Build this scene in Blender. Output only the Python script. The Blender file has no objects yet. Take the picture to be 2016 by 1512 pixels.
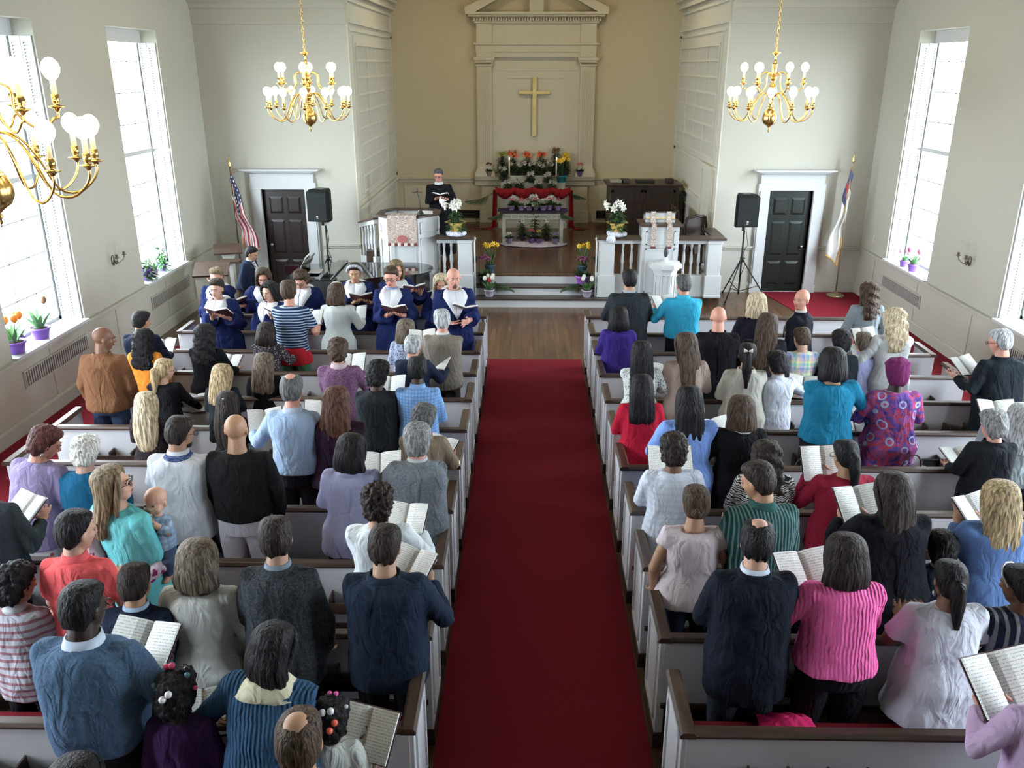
import bpy, math, random
from mathutils import Vector, Matrix, noise
random.seed(7)
R = math.radians
D = bpy.data
COL = bpy.context.scene.collection
# ------------------------------------------------------------------ camera, world, exposure
F = 1680.0; H = 4.3
PITCH = math.atan(626 / F); YAW = math.atan(34 / math.hypot(F, 626))
FW = Vector((-math.sin(YAW) * math.cos(PITCH), math.cos(YAW) * math.cos(PITCH), -math.sin(PITCH)))
RT = Vector((math.cos(YAW), math.sin(YAW), 0.0)); UP = RT.cross(FW); CAM = Vector((0, 0, H))
cd = D.cameras.new('camera'); cam = D.objects.new('camera', cd); COL.objects.link(cam)
cd.sensor_width = 36; cd.lens = F / 2016 * 36; cd.clip_start = 0.05
cam.matrix_world = Matrix(((RT.x, UP.x, -FW.x, 0), (RT.y, UP.y, -FW.y, 0), (RT.z, UP.z, -FW.z, H), (0, 0, 0, 1)))
sc = bpy.context.scene; sc.camera = cam
sc.view_settings.view_transform = 'Standard'; sc.view_settings.look = 'None'
sc.view_settings.exposure = 0.0; sc.view_settings.gamma = 1.0
sc.cycles.max_bounces = 5; sc.cycles.diffuse_bounces = 3; sc.cycles.glossy_bounces = 2
sc.cycles.transparent_max_bounces = 6; sc.cycles.transmission_bounces = 2
sc.cycles.caustics_reflective = False; sc.cycles.caustics_refractive = False
sc.cycles.use_adaptive_sampling = True; sc.cycles.adaptive_threshold = 0.03
sc.cycles.sample_clamp_indirect = 4.0
wd = D.worlds.new('world'); sc.world = wd; wd.use_nodes = True
wb = wd.node_tree.nodes['Background']; wb.inputs[0].default_value = (0.80, 0.91, 1.0, 1); wb.inputs[1].default_value = 33.0
XL, XR, YF, YB = -6.25, 6.62, 17.0, -4.0      # nave inner wall faces
WINS = [('l', 13.5, 15.3), ('l', 9.7, 11.5), ('l', 5.9, 7.7), ('l', 2.1, 3.9),
        ('r', 14.0, 15.75), ('r', 10.0, 11.75), ('r', 6.0, 7.75), ('r', 2.0, 3.75)]
WZ0, WZ1 = 0.95, 4.86
for s, a, b in WINS:                           # daylight portals in the window openings
    l = D.lights.new('window_portal', 'AREA'); l.shape = 'RECTANGLE'; l.size = b - a; l.size_y = WZ1 - WZ0
    l.cycles.is_portal = True
    o = D.objects.new('window_portal', l); COL.objects.link(o)
    o.location = (XL - .42 if s == 'l' else XR + .42, (a + b) / 2, (WZ0 + WZ1) / 2)
    o.rotation_euler = (R(90), 0, R(-90 if s == 'l' else 90))

def ray(x, y): return FW + RT * ((x - 1008) / F) + UP * ((756 - y) / F)
def atz(x, y, z):
    d = ray(x, y); return CAM + d * ((z - H) / d.z)
def atY(x, y, Y):
    d = ray(x, y); return CAM + d * (Y / d.y)

# ------------------------------------------------------------------ materials
MATS = {}
def nodes(m):
    nt = m.node_tree; return nt, nt.nodes, nt.links, nt.nodes['Principled BSDF']
def mat(name, col, rough=.6, metal=0., spec=.5, emit=None, es=0., bump=0., bscale=30., var=0., coat=0.):
    if name in MATS: return MATS[name]
    m = D.materials.new(name); m.use_nodes = True; nt, N, L, P = nodes(m)
    P.inputs['Base Color'].default_value = (*col, 1); P.inputs['Roughness'].default_value = rough
    P.inputs['Metallic'].default_value = metal; P.inputs['Specular IOR Level'].default_value = spec
    P.inputs['Coat Weight'].default_value = coat
    if emit: P.inputs['Emission Color'].default_value = (*emit, 1); P.inputs['Emission Strength'].default_value = es
    if bump or var:
        tc = N.new('ShaderNodeTexCoord'); nz = N.new('ShaderNodeTexNoise'); nz.inputs['Scale'].default_value = bscale
        nz.inputs['Detail'].default_value = 3; L.new(tc.outputs['Object'], nz.inputs['Vector'])
        if bump:
            b = N.new('ShaderNodeBump'); b.inputs['Strength'].default_value = bump; b.inputs['Distance'].default_value = .01
            L.new(nz.outputs['Fac'], b.inputs['Height']); L.new(b.outputs['Normal'], P.inputs['Normal'])
        if var:
            mx = N.new('ShaderNodeMix'); mx.data_type = 'RGBA'; mx.inputs['A'].default_value = (*[c * (1 - var) for c in col], 1)
            mx.inputs['B'].default_value = (*[min(1, c * (1 + var)) for c in col], 1)
            L.new(nz.outputs['Fac'], mx.inputs['Factor']); L.new(mx.outputs['Result'], P.inputs['Base Color'])
    MATS[name] = m; return m
def ramp(N, stops, const=False):
    r = N.new('ShaderNodeValToRGB'); cr = r.color_ramp
    if const: cr.interpolation = 'CONSTANT'
    while len(cr.elements) < len(stops): cr.elements.new(.5)
    for e, (p, c) in zip(cr.elements, stops): e.position = p; e.color = (*c, 1)
    return r
def wood(name, c1, c2, axis=0, rough=.35, scale=6., plank=0., coat=0.):
    if name in MATS: return MATS[name]
    m = D.materials.new(name); m.use_nodes = True; nt, N, L, P = nodes(m)
    tc = N.new('ShaderNodeTexCoord'); mp = N.new('ShaderNodeMapping')
    sc_ = [scale * 4] * 3; sc_[axis] = scale * .3; mp.inputs['Scale'].default_value = sc_
    nz = N.new('ShaderNodeTexNoise'); nz.inputs['Scale'].default_value = 1; nz.inputs['Detail'].default_value = 5
    nz.inputs['Distortion'].default_value = .6
    L.new(tc.outputs['Object'], mp.inputs[0]); L.new(mp.outputs[0], nz.inputs['Vector'])
    r = ramp(N, [(.3, c1), (.7, c2)]); L.new(nz.outputs['Fac'], r.inputs[0]); out = r.outputs[0]
    if plank:
        bk = N.new('ShaderNodeTexBrick'); bk.inputs['Scale'].default_value = 1; bk.inputs['Brick Width'].default_value = 1.3
        bk.inputs['Row Height'].default_value = plank; bk.inputs['Mortar Size'].default_value = .004
        bk.inputs['Color1'].default_value = (.8, .8, .8, 1); bk.inputs['Color2'].default_value = (1.15, 1.1, 1.05, 1)
        bk.inputs['Mortar'].default_value = (.45, .45, .45, 1)
        mp2 = N.new('ShaderNodeMapping')
        if axis == 1: mp2.inputs['Rotation'].default_value = (0, 0, R(90))
        L.new(tc.outputs['Object'], mp2.inputs[0]); L.new(mp2.outputs[0], bk.inputs['Vector'])
        mx = N.new('ShaderNodeMix'); mx.data_type = 'RGBA'; mx.blend_type = 'MULTIPLY'; mx.inputs['Factor'].default_value = 1
        L.new(out, mx.inputs['A']); L.new(bk.outputs['Color'], mx.inputs['B']); out = mx.outputs['Result']
    L.new(out, P.inputs['Base Color']); P.inputs['Roughness'].default_value = rough; P.inputs['Coat Weight'].default_value = coat
    MATS[name] = m; return m

def fabric(c1, pat=None, c2=None, c3=None, sc_=1., rough=.85, fold=.5):
    key = 'fabric_%s_%s_%s_%s_%s_%s' % (tuple(round(c, 3) for c in c1), pat, c2, c3, sc_, fold)
    if key in MATS: return MATS[key]
    m = D.materials.new('cloth' if not pat else 'cloth_' + pat); m.use_nodes = True; nt, N, L, P = nodes(m)
    P.inputs['Roughness'].default_value = rough; P.inputs['Specular IOR Level'].default_value = .12
    P.inputs['Sheen Weight'].default_value = .0
    tc = N.new('ShaderNodeTexCoord'); co = tc.outputs['Object']
    def sep():
        s = N.new('ShaderNodeSeparateXYZ'); L.new(co, s.inputs[0]); return s
    def M(op, a, b=None):
        n = N.new('ShaderNodeMath'); n.operation = op
        for i, v in enumerate((a, b)):
            if v is None: continue
            if isinstance(v, (int, float)): n.inputs[i].default_value = v
            else: L.new(v, n.inputs[i])
        return n.outputs[0]
    def mix(f, a, b):
        n = N.new('ShaderNodeMix'); n.data_type = 'RGBA'
        for k, v in (('Factor', f), ('A', a), ('B', b)):
            if isinstance(v, tuple): n.inputs[k].default_value = (*v, 1)
            elif isinstance(v, (int, float)): n.inputs[k].default_value = v
            else: L.new(v, n.inputs[k])
        return n.outputs['Result']
    nz = N.new('ShaderNodeTexNoise'); nz.inputs['Scale'].default_value = 120; L.new(co, nz.inputs['Vector'])
    base = c1
    if pat in ('hstripe', 'vstripe'):
        s = sep(); ax = s.outputs['Z' if pat == 'hstripe' else 'X']
        f = M('GREATER_THAN', M('FRACT', M('MULTIPLY', M('ADD', ax, 10.), 1 / sc_)), .62); base = mix(f, c1, c2)
    elif pat == 'plaid':
        s = sep()
        fx = M('GREATER_THAN', M('FRACT', M('MULTIPLY', M('ADD', s.outputs['X'], 10.), 1 / sc_)), .5)
        fz = M('GREATER_THAN', M('FRACT', M('MULTIPLY', M('ADD', s.outputs['Z'], 10.), 1 / sc_)), .5)
        base = mix(M('MULTIPLY', fx, .5), mix(M('MULTIPLY', fz, .6), c1, c2), c3 or c2)
    elif pat == 'madras':
        s = sep()
        def rr(ax, k): 
            r = ramp(N, [(0, c1), (.25, c2), (.45, c3), (.6, (.25, .55, .5)), (.8, (.75, .75, .35))], True)
            L.new(M('FRACT', M('MULTIPLY', M('ADD', ax, 10.), k)), r.inputs[0]); return r.outputs[0]
        base = mix(.5, rr(s.outputs['X'], 1 / sc_), rr(s.outputs['Z'], 1 / sc_))
    elif pat in ('dots', 'specks'):
        v = N.new('ShaderNodeTexVoronoi'); v.inputs['Scale'].default_value = 1 / sc_
        v.inputs['Randomness'].default_value = .35 if pat == 'dots' else .9
        L.new(co, v.inputs['Vector']); base = mix(M('LESS_THAN', v.outputs['Distance'], .3), c1, c2)
    elif pat == 'floral':
        v = N.new('ShaderNodeTexVoronoi'); v.inputs['Scale'].default_value = 1 / sc_; L.new(co, v.inputs['Vector'])
        n2 = N.new('ShaderNodeTexNoise'); n2.inputs['Scale'].default_value = 3 / sc_; L.new(co, n2.inputs['Vector'])
        f = M('LESS_THAN', M('ADD', v.outputs['Distance'], M('MULTIPLY', n2.outputs['Fac'], .9)), .78); base = mix(f, c1, c2)
        if c3:
            v2 = N.new('ShaderNodeTexVoronoi'); v2.inputs['Scale'].default_value = .6 / sc_; L.new(co, v2.inputs['Vector'])
            base = mix(M('LESS_THAN', v2.outputs['Distance'], .33), base, c3)
    elif pat == 'zebra':
        w = N.new('ShaderNodeTexWave'); w.inputs['Scale'].default_value = 1 / sc_; w.inputs['Distortion'].default_value = 9
        w.inputs['Detail Scale'].default_value = 1.5; w.bands_direction = 'Z'; L.new(co, w.inputs['Vector'])
        base = mix(M('GREATER_THAN', w.outputs['Fac'], .55), c1, c2)
    elif pat == 'batik':
        n2 = N.new('ShaderNodeTexNoise'); n2.inputs['Scale'].default_value = 7; n2.inputs['Distortion'].default_value = 1.5; L.new(co, n2.inputs['Vector'])
        r = ramp(N, [(.3, (.05, .03, .14)), (.45, (.13, .07, .30)), (.52, (.45, .05, .06)), (.6, (.30, .10, .32)), (.7, (.08, .07, .3))])
        L.new(n2.outputs['Fac'], r.inputs[0]); v = N.new('ShaderNodeTexVoronoi'); v.inputs['Scale'].default_value = 8; L.new(co, v.inputs['Vector'])
        ring = M('LESS_THAN', M('ABSOLUTE', M('SUBTRACT', v.outputs['Distance'], .3)), .05)
        base = mix(ring, r.outputs[0], (.36, .40, .56))
    elif pat == 'knit' or pat == 'heather':
        n2 = N.new('ShaderNodeTexNoise'); n2.inputs['Scale'].default_value = 90 if pat == 'heather' else 220; L.new(co, n2.inputs['Vector'])
        r = ramp(N, [(.35, c1), (.65, c2 or tuple(c * 1.6 for c in c1))]); L.new(n2.outputs['Fac'], r.inputs[0]); base = r.outputs[0]
    if isinstance(base, tuple): P.inputs['Base Color'].default_value = (*base, 1)
    else: L.new(base, P.inputs['Base Color'])
    # drape folds and weave as bump
    mp = N.new('ShaderNodeMapping'); mp.inputs['Scale'].default_value = (1, 1, .45); L.new(co, mp.inputs[0])
    n3 = N.new('ShaderNodeTexNoise'); n3.inputs['Scale'].default_value = 11; n3.inputs['Detail'].default_value = 2
    n3.inputs['Distortion'].default_value = 1.2; L.new(mp.outputs[0], n3.inputs['Vector'])
    b1 = N.new('ShaderNodeBump'); b1.inputs['Strength'].default_value = fold; b1.inputs['Distance'].default_value = .05
    L.new(n3.outputs['Fac'], b1.inputs['Height'])
    b2 = N.new('ShaderNodeBump'); b2.inputs['Strength'].default_value = .15; b2.inputs['Distance'].default_value = .004
    if pat == 'knit':
        wv = N.new('ShaderNodeTexWave'); wv.inputs['Scale'].default_value = 14; wv.inputs['Distortion'].default_value = 3
        L.new(co, wv.inputs['Vector']); L.new(wv.outputs['Fac'], b2.inputs['Height']); b2.inputs['Strength'].default_value = .6; b2.inputs['Distance'].default_value = .01
    else: L.new(nz.outputs['Fac'], b2.inputs['Height'])
    L.new(b1.outputs[0], b2.inputs['Normal']); L.new(b2.outputs[0], P.inputs['Normal'])
    MATS[key] = m; return m
def hairmat(col):
    key = 'hair_%s' % (col,)
    if key in MATS: return MATS[key]
    m = D.materials.new('hair'); m.use_nodes = True; nt, N, L, P = nodes(m)
    tc = N.new('ShaderNodeTexCoord'); mp = N.new('ShaderNodeMapping'); mp.inputs['Scale'].default_value = (70, 70, 7)
    L.new(tc.outputs['Object'], mp.inputs[0]); nz = N.new('ShaderNodeTexNoise'); nz.inputs['Scale'].default_value = 1
    nz.inputs['Detail'].default_value = 3; nz.inputs['Distortion'].default_value = .5; L.new(mp.outputs[0], nz.inputs['Vector'])
    r = ramp(N, [(.35, tuple(c * .42 for c in col)), (.65, tuple(min(1, c * 1.6 + .004) for c in col))])
    L.new(nz.outputs['Fac'], r.inputs[0]); L.new(r.outputs[0], P.inputs['Base Color'])
    b = N.new('ShaderNodeBump'); b.inputs['Strength'].default_value = .9; b.inputs['Distance'].default_value = .015
    L.new(nz.outputs['Fac'], b.inputs['Height']); L.new(b.outputs[0], P.inputs['Normal'])
    P.inputs['Roughness'].default_value = .55; P.inputs['Specular IOR Level'].default_value = .18
    MATS[key] = m; return m

# ------------------------------------------------------------------ mesh helper
class MB:
    def __init__(s, T=None): s.v = []; s.f = []; s.m = []; s.sm = []; s.T = T
    def add(s, vs, fs, mi=0, smooth=False):
        o = len(s.v)
        for p in vs:
            p = Vector(p); s.v.append(tuple(s.T @ p) if s.T is not None else tuple(p))
        for f in fs: s.f.append(tuple(i + o for i in f)); s.m.append(mi); s.sm.append(smooth)
        return s
    def box(s, a, b, mi=0, T=None):
        x0, y0, z0 = a; x1, y1, z1 = b
        vs = [Vector(p) for p in ((x0, y0, z0), (x1, y0, z0), (x1, y1, z0), (x0, y1, z0), (x0, y0, z1), (x1, y0, z1), (x1, y1, z1), (x0, y1, z1))]
        if T is not None: vs = [T @ p for p in vs]
        return s.add(vs, [(0, 3, 2, 1), (4, 5, 6, 7), (0, 1, 5, 4), (1, 2, 6, 5), (2, 3, 7, 6), (3, 0, 4, 7)], mi)
    def loft(s, rings, mi=0, smooth=True, caps=True, closed=True):
        n = len(rings[0]); vs = [p for r in rings for p in r]; fs = []
        for i in range(len(rings) - 1):
            for j in range(n if closed else n - 1):
                k = (j + 1) % n; fs.append((i * n + j, i * n + k, (i + 1) * n + k, (i + 1) * n + j))
        if caps: fs.append(tuple(range(n - 1, -1, -1))); fs.append(tuple((len(rings) - 1) * n + j for j in range(n)))
        return s.add(vs, fs, mi, smooth)
    def tube(s, pts, rad, n=8, mi=0, flat=1.0):
        pts = [Vector(p) for p in pts]
        if not isinstance(rad, (list, tuple)): rad = [rad] * len(pts)
        rings = []; ref = None
        for i, p in enumerate(pts):
            d = (pts[min(i + 1, len(pts) - 1)] - pts[max(i - 1, 0)])
            if d.length < 1e-9: d = Vector((0, 0, 1))
            d.normalize()
            if ref is None: ref = Vector((1, 0, 0)) if abs(d.x) < .9 else Vector((0, 1, 0))
            u = (ref - d * ref.dot(d)).normalized(); w = d.cross(u); ref = u
            rings.append([p + u * (math.cos(a) * rad[i]) + w * (math.sin(a) * rad[i] * flat) for a in [2 * math.pi * j / n for j in range(n)]])
        return s.loft(rings, mi)
    def lathe(s, prof, c=(0, 0, 0), n=16, mi=0, smooth=True):
        c = Vector(c)
        rings = [[c + Vector((r * math.cos(2 * math.pi * j / n), r * math.sin(2 * math.pi * j / n), z)) for j in range(n)] for r, z in prof]
        return s.loft(rings, mi, smooth)
    def ell(s, c, r, n=12, m=8, mi=0, T=None):
        rings = []
        for i in range(1, m):
            a = math.pi * i / m
            rings.append([Vector((c[0] + r[0] * math.sin(a) * math.cos(2 * math.pi * j / n), c[1] + r[1] * math.sin(a) * math.sin(2 * math.pi * j / n), c[2] - r[2] * math.cos(a))) for j in range(n)])
        b = Vector((c[0], c[1], c[2] - r[2])); t = Vector((c[0], c[1], c[2] + r[2]))
        if T is not None: rings = [[T @ p for p in r_] for r_ in rings]; b = T @ b; t = T @ t
        o = len(rings) * n; vs = [p for r_ in rings for p in r_] + [b, t]; fs = []
        for i in range(len(rings) - 1):
            for j in range(n): k = (j + 1) % n; fs.append((i * n + j, i * n + k, (i + 1) * n + k, (i + 1) * n + j))
        for j in range(n):
            k = (j + 1) % n; fs.append((k, j, o)); fs.append(((m - 2) * n + j, (m - 2) * n + k, o + 1))
        return s.add(vs, fs, mi, True)
    def prism(s, poly, a, b, axis='z', mi=0, smooth=False):
        def P(p, t): return {'z': (p[0], p[1], t), 'x': (t, p[0], p[1]), 'y': (p[0], t, p[1])}[axis]
        n = len(poly); vs = [P(p, a) for p in poly] + [P(p, b) for p in poly]
        fs = [tuple(range(n - 1, -1, -1)), tuple(range(n, 2 * n))] + [(j, (j + 1) % n, (j + 1) % n + n, j + n) for j in range(n)]
        return s.add(vs, fs, mi, smooth)
    def obj(s, name, mats, parent=None, loc=None):
        me = D.meshes.new(name); me.from_pydata(s.v, [], s.f)
        for m in (mats if isinstance(mats, (list, tuple)) else [mats]): me.materials.append(m)
        me.polygons.foreach_set('material_index', s.m); me.polygons.foreach_set('use_smooth', s.sm)
        me.update()
        o = D.objects.new(name, me); COL.objects.link(o)
        if parent: o.parent = parent
        if loc: o.location = loc
        return o
def tag(o, label=None, cat=None, group=None, kind=None):
    if label: o['label'] = label
    if cat: o['category'] = cat
    if group: o['group'] = group
    if kind: o['kind'] = kind
    return o
def empty(name, loc=(0, 0, 0), rz=0.):
    o = D.objects.new(name, None); COL.objects.link(o); o.location = loc; o.rotation_euler = (0, 0, rz); o.empty_display_size = .1; return o
def struct(o): o['kind'] = 'structure'; return o
def copy_tree(o, parent=None):
    c = o.copy(); COL.objects.link(c)
    if parent: c.parent = parent
    for ch in list(o.children): copy_tree(ch, c)
    return c
def bevel(o, w=.008, seg=2):
    b = o.modifiers.new('bevel', 'BEVEL'); b.width = w; b.segments = seg; b.limit_method = 'ANGLE'; return o

WALL = mat('wall_paint', (.48, .472, .41), .85, bump=.08, bscale=60)
WHITE = mat('white_paint', (.58, .60, .61), .45, bump=.03, bscale=80)
PEWW = mat('pew_paint', (.61, .61, .64), .5)
TAN = mat('chancel_wall_paint', (.60, .52, .36), .85, bump=.06, bscale=60)
CREAM = mat('niche_paint', (.62, .57, .44), .7)
TRIMW = mat('chancel_trim_paint', (.64, .62, .53), .6)
DWOOD = wood('dark_wood', (.028, .016, .012), (.075, .043, .03), 0, .4, coat=.1)
DWOODY = wood('dark_wood_y', (.03, .017, .012), (.085, .048, .03), 1, .4, coat=.1)
FLOORW = wood('floor_boards', (.06, .032, .018), (.14, .075, .042), 1, .3, 3., .09, .15)
BLACK = mat('black_plastic', (.007, .007, .008), .5)
LACQ = mat('black_lacquer', (.006, .006, .007), .08, coat=1.)
BRASS = mat('brass', (.72, .47, .16), .22, 1.)
METAL = mat('grey_metal', (.5, .5, .5), .35, 1.)
DDOOR = mat('door_paint_black', (.016, .014, .014), .3)
CARPET = mat('red_carpet', (.19, .014, .024), .95, spec=.1, bump=.5, bscale=400, var=.25)
CUSH = mat('red_cushion', (.16, .012, .018), .9, spec=.1, bump=.3, bscale=200)
GLASS = D.materials.new('window_glass'); GLASS.use_nodes = True
_n = GLASS.node_tree; _n.nodes.clear()
_o = _n.nodes.new('ShaderNodeOutputMaterial'); _m = _n.nodes.new('ShaderNodeMixShader'); _t = _n.nodes.new('ShaderNodeBsdfTransparent'); _g = _n.nodes.new('ShaderNodeBsdfGlossy'); _f = None
_g.inputs['Roughness'].default_value = .02; _m.inputs[0].default_value = .04; _n.links.new(_t.outputs[0], _m.inputs[1]); _n.links.new(_g.outputs[0], _m.inputs[2]); _n.links.new(_m.outputs[0], _o.inputs[0])
# ------------------------------------------------------------------ room shell
def wall_x(name, xf, side, wins):
    """side wall with deep window openings, a chair rail and a base"""
    t = .45; m = MB(); x0, x1 = (xf - t, xf) if side < 0 else (xf, xf + t)
    ys = sorted([(a, b) for a, b in wins]); y = YB
    for a, b in ys:
        m.box((x0, y, 0), (x1, a, 7.0)); m.box((x0, a, 0), (x1, b, WZ0 - .02)); m.box((x0, a, WZ1), (x1, b, 7.0)); y = b
    m.box((x0, y, 0), (x1, YF + .3, 7.0))
    return struct(m.obj(name, WALL))
wall_x('wall_left', XL, -1, [(a, b) for s, a, b in WINS if s == 'l'])
wall_x('wall_right', XR, 1, [(a, b) for s, a, b in WINS if s == 'r'])
for nm, xf, sg in (('trim_1', XL, 1), ('trim_2', XR, -1)):       # chair rails
    m = MB(); m.prism([(xf, .85), (xf + sg * .02, .86), (xf + sg * .025, .90), (xf + sg * .055, .91), (xf + sg * .055, .935), (xf, .94)], YB, YF, 'y')
    y = 16.2
    while y > 1:                                                 # faint panel joints of the wainscot
        m.box((xf - .004, y - .012, .12), (xf + sg * .008, y, .84)); y -= 1.9
    struct(m.obj(nm, WALL))
for nm, xf, sg in (('baseboard_left', XL, 1), ('baseboard_right', XR, -1)):
    m = MB(); m.prism([(xf, 0), (xf + sg * .03, 0), (xf + sg * .03, .17), (xf + sg * .015, .2), (xf, .2)], YB, YF, 'y'); struct(m.obj(nm, WALL))
# floor and platform
m = MB(); m.box((XL - .5, YB - .5, -.2), (XR + .5, YF + .6, 0)); struct(m.obj('floor', FLOORW))
AX0, AX1 = -3.38, 3.68                                            # chancel side faces
m = MB(); m.box((AX0 - .05, 16.25, 0.001), (AX1 + .05, 22.6, .5)); struct(m.obj('floor_chancel', FLOORW))
# wall behind the pews' front, with the chancel arch
m = MB()
for a, b, c in ((XL - .4, -5.24, 0), (-5.24, -4.42, 2.03), (-4.42, AX0 - .001, 0), (AX1 + .001, 4.72, 0), (4.72, 5.53, 2.03), (5.53, XR + .4, 0), (AX0, AX1, 6.1)): m.box((a, YF, c), (b, YF + .3, 7))
struct(m.obj('wall_front', WALL))
m = MB(); m.box((XL - .4, YB - .3, 0), (XR + .4, YB, 7)); struct(m.obj('wall_back', WALL))
m = MB(); m.box((XL - .5, YB - .3, 7), (XR + .5, YF + .4, 7.2)); struct(m.obj('ceiling', WALL))
# gallery the photograph is taken from
m = MB(); m.box((XL, YB, 2.5), (XR, .25, 2.72)); m.box((XL, .18, 2.72), (XR, .3, 3.5)); struct(m.obj('floor_gallery', WALL))
# cornice band on the front wall
def cornice(nm, x0, x1):
    m = MB()
    m.prism([(YF, 5.02), (YF - .03, 5.03), (YF - .03, 5.28), (YF - .07, 5.30), (YF - .10, 5.37), (YF - .22, 5.45), (YF - .24, 5.52), (YF, 5.52)], x0, x1, 'x')
    struct(m.obj(nm, WALL))
cornice('trim_3', XL, AX0); cornice('trim_4', AX1, XR)
for nm, x0, x1, g in (('trim_5', XL, -5.5, 0), ('trim_6', -4.12, AX0, 0), ('trim_7', AX1, 4.5, 0), ('trim_8', 5.78, XR, 0)):
    m = MB(); m.prism([(YF, .85), (YF - .02, .86), (YF - .025, .90), (YF - .05, .91), (YF - .05, .935), (YF, .94)], x0, x1, 'x')
    m.box((x0, YF - .03, 0), (x1, YF, .2)); struct(m.obj(nm, WALL))
# ---- chancel walls
m = MB(); m.box((AX0 - .1, 22.3, .3), (AX1 + .1, 22.6, 7)); struct(m.obj('wall_chancel_back', TAN))
m = MB(); m.box((AX0 - .3, YF, 6.9), (AX1 + .3, 22.6, 7.1)); struct(m.obj('ceiling_chancel', TAN))
def chancel_side(nm, xf, sg, gz0):
    m = MB(); x0, x1 = (xf - .3, xf) if sg > 0 else (xf, xf + .3)
    m.box((x0, YF + .3, 0), (x1, 22.6, 7)); m.box((xf - .0005, YF + .001, 0), (xf + .0005, YF + .3, 7)); w = struct(m.obj(nm, TRIMW))
    m = MB()
    def bar(y0, y1, z0, z1, d): a, b = sorted((xf, xf + sg * d)); m.box((a, y0, z0), (b, y1, z1))
    # stepped mouldings above and below the grille
    for z, h, d in ((4.92, .05, .03), (5.05, .08, .05), (5.42, .06, .04), (5.55, .14, .12), (5.69, .06, .2), (gz0 - .18, .06, .03), (1.58, .07, .05), (1.30, .04, .02), (.5, .22, .03)):
        bar(YF + .1, 22.3, z, z + h, d)
    bar(YF, YF + .14, .5, 5.6, .02); bar(YF + .45, YF + .52, gz0 - .1, 4.85, .03); bar(22.1, 22.3, .5, 5.6, .03)
    m.obj('moulding', TRIMW, w)
    g = MB()
    def gb(y0, y1, z0, z1, d): a, b = sorted((xf + sg * .001, xf + sg * d)); g.box((a, y0, z0), (b, y1, z1))
    Y0, Y1, Z0, Z1 = 17.66, 22.05, gz0, 4.72
    gb(Y0 - .06, Y0, Z0, Z1, .045); gb(Y1, Y1 + .05, Z0, Z1, .045); gb(Y0, Y1, Z1 - .05, Z1, .045); gb(Y0, Y1, Z0, Z0 + .05, .045)
    n = 4
    for i in range(1, n): yy = Y0 + (Y1 - Y0) * i / n; gb(yy - .025, yy + .025, Z0, Z1, .04)
    nr = int((Z1 - Z0) / .29)
    for i in range(1, nr): zz = Z0 + (Z1 - Z0) * i / nr; gb(Y0, Y1, zz - .022, zz + .022, .035)
    go = g.obj('organ_grille', TRIMW, w)
    s = MB()
    ns = 100
    for i in range(ns):
        yy = Y0 + (Y1 - Y0) * (i + .5) / ns; a, b = sorted((xf + sg * .002, xf + sg * .022)); s.box((a, yy - .013, Z0), (b, yy + .013, Z1))
    s.obj('slats', TRIMW, go)
    bk = MB(); a, b = sorted((xf + sg * .0005, xf + sg * .004)); bk.box((a, Y0, Z0), (b, Y1, Z1)); bk.obj('grille_backing', mat('grille_cloth', (.46, .44, .38), .9), go)
    return w
chancel_side('wall_chancel_left', AX0, 1, 1.88); chancel_side('wall_chancel_right', AX1, -1, 2.55)
# door in the chancel's right wall
d = struct(MB().box((AX1 - .04, 17.45, .5), (AX1 - .01, 18.3, 2.3)).obj('door_3', TRIMW))
m = MB(); m.box((AX1 - .07, 17.36, .5), (AX1 - .005, 17.44, 2.38)); m.box((AX1 - .07, 18.31, .5), (AX1 - .005, 18.4, 2.38)); m.box((AX1 - .09, 17.33, 2.32), (AX1 - .005, 18.43, 2.44)); m.obj('door_frame', TRIMW, d)
for y in (17.58, 17.70):
    m = MB(); m.ell((AX1 - .09, y, 1.42), (.03, .03, .03)); m.tube([(AX1 - .03, y, 1.42), (AX1 - .09, y, 1.42)], .012); m.obj('door_knob', METAL, d)
# back wall chair rail and niche frame
m = MB()
for x0, x1 in ((AX0, -1.35), (1.66, AX1)):
    m.prism([(22.3, 1.50), (22.27, 1.51), (22.27, 1.56), (22.22, 1.58), (22.20, 1.63), (22.3, 1.63)], x0, x1, 'x'); m.box((x0, 22.272, .5), (x1, 22.3, .72))
m.prism([(22.3, 1.42), (22.2, 1.44), (22.2, 1.55), (22.1, 1.58), (22.06, 1.68), (22.3, 1.68)], -1.36, 1.68, 'x')
m.box((-1.2, 22.205, .5), (1.5, 22.3, 1.42)); m.box((-1.25, 22.17, .5), (1.55, 22.3, .8))
m.box((-3.2, 22.285, .8), (-1.5, 22.3, 1.42)); m.box((1.8, 22.285, .8), (3.3, 22.3, 1.42))
struct(m.obj('trim_9', CREAM))
m = MB(); CXN = .165
m.box((-.93, 22.24, 1.68), (1.26, 22.3, 4.5))
for x0, x1 in ((-1.28, -.92), (1.25, 1.61)):
    m.box((x0, 22.16, 1.86), (x1, 22.3, 4.32))
    for i in range(6): xx = x0 + .05 + i * .052; m.box((xx - .012, 22.145, 2.0), (xx + .012, 22.165, 4.2))
    for z, h, e in ((1.68, .09, .07), (1.77, .05, .045), (1.82, .04, .025), (4.3, .04, .03), (4.38, .05, .04), (4.43, .07, .07)): m.box((x0 - e, 22.16 - e, z), (x1 + e, 22.3, z + h))
m.box((-1.28, 22.14, 4.5), (1.61, 22.3, 4.62)); m.box((-1.30, 22.12, 4.62), (1.63, 22.3, 4.78)); m.box((-1.34, 22.08, 4.78), (1.67, 22.3, 4.83))
m.box((-1.28, 22.15, 4.83), (1.61, 22.3, 5.26)); m.box((-1.33, 22.08, 5.26), (1.66, 22.3, 5.30))
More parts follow.
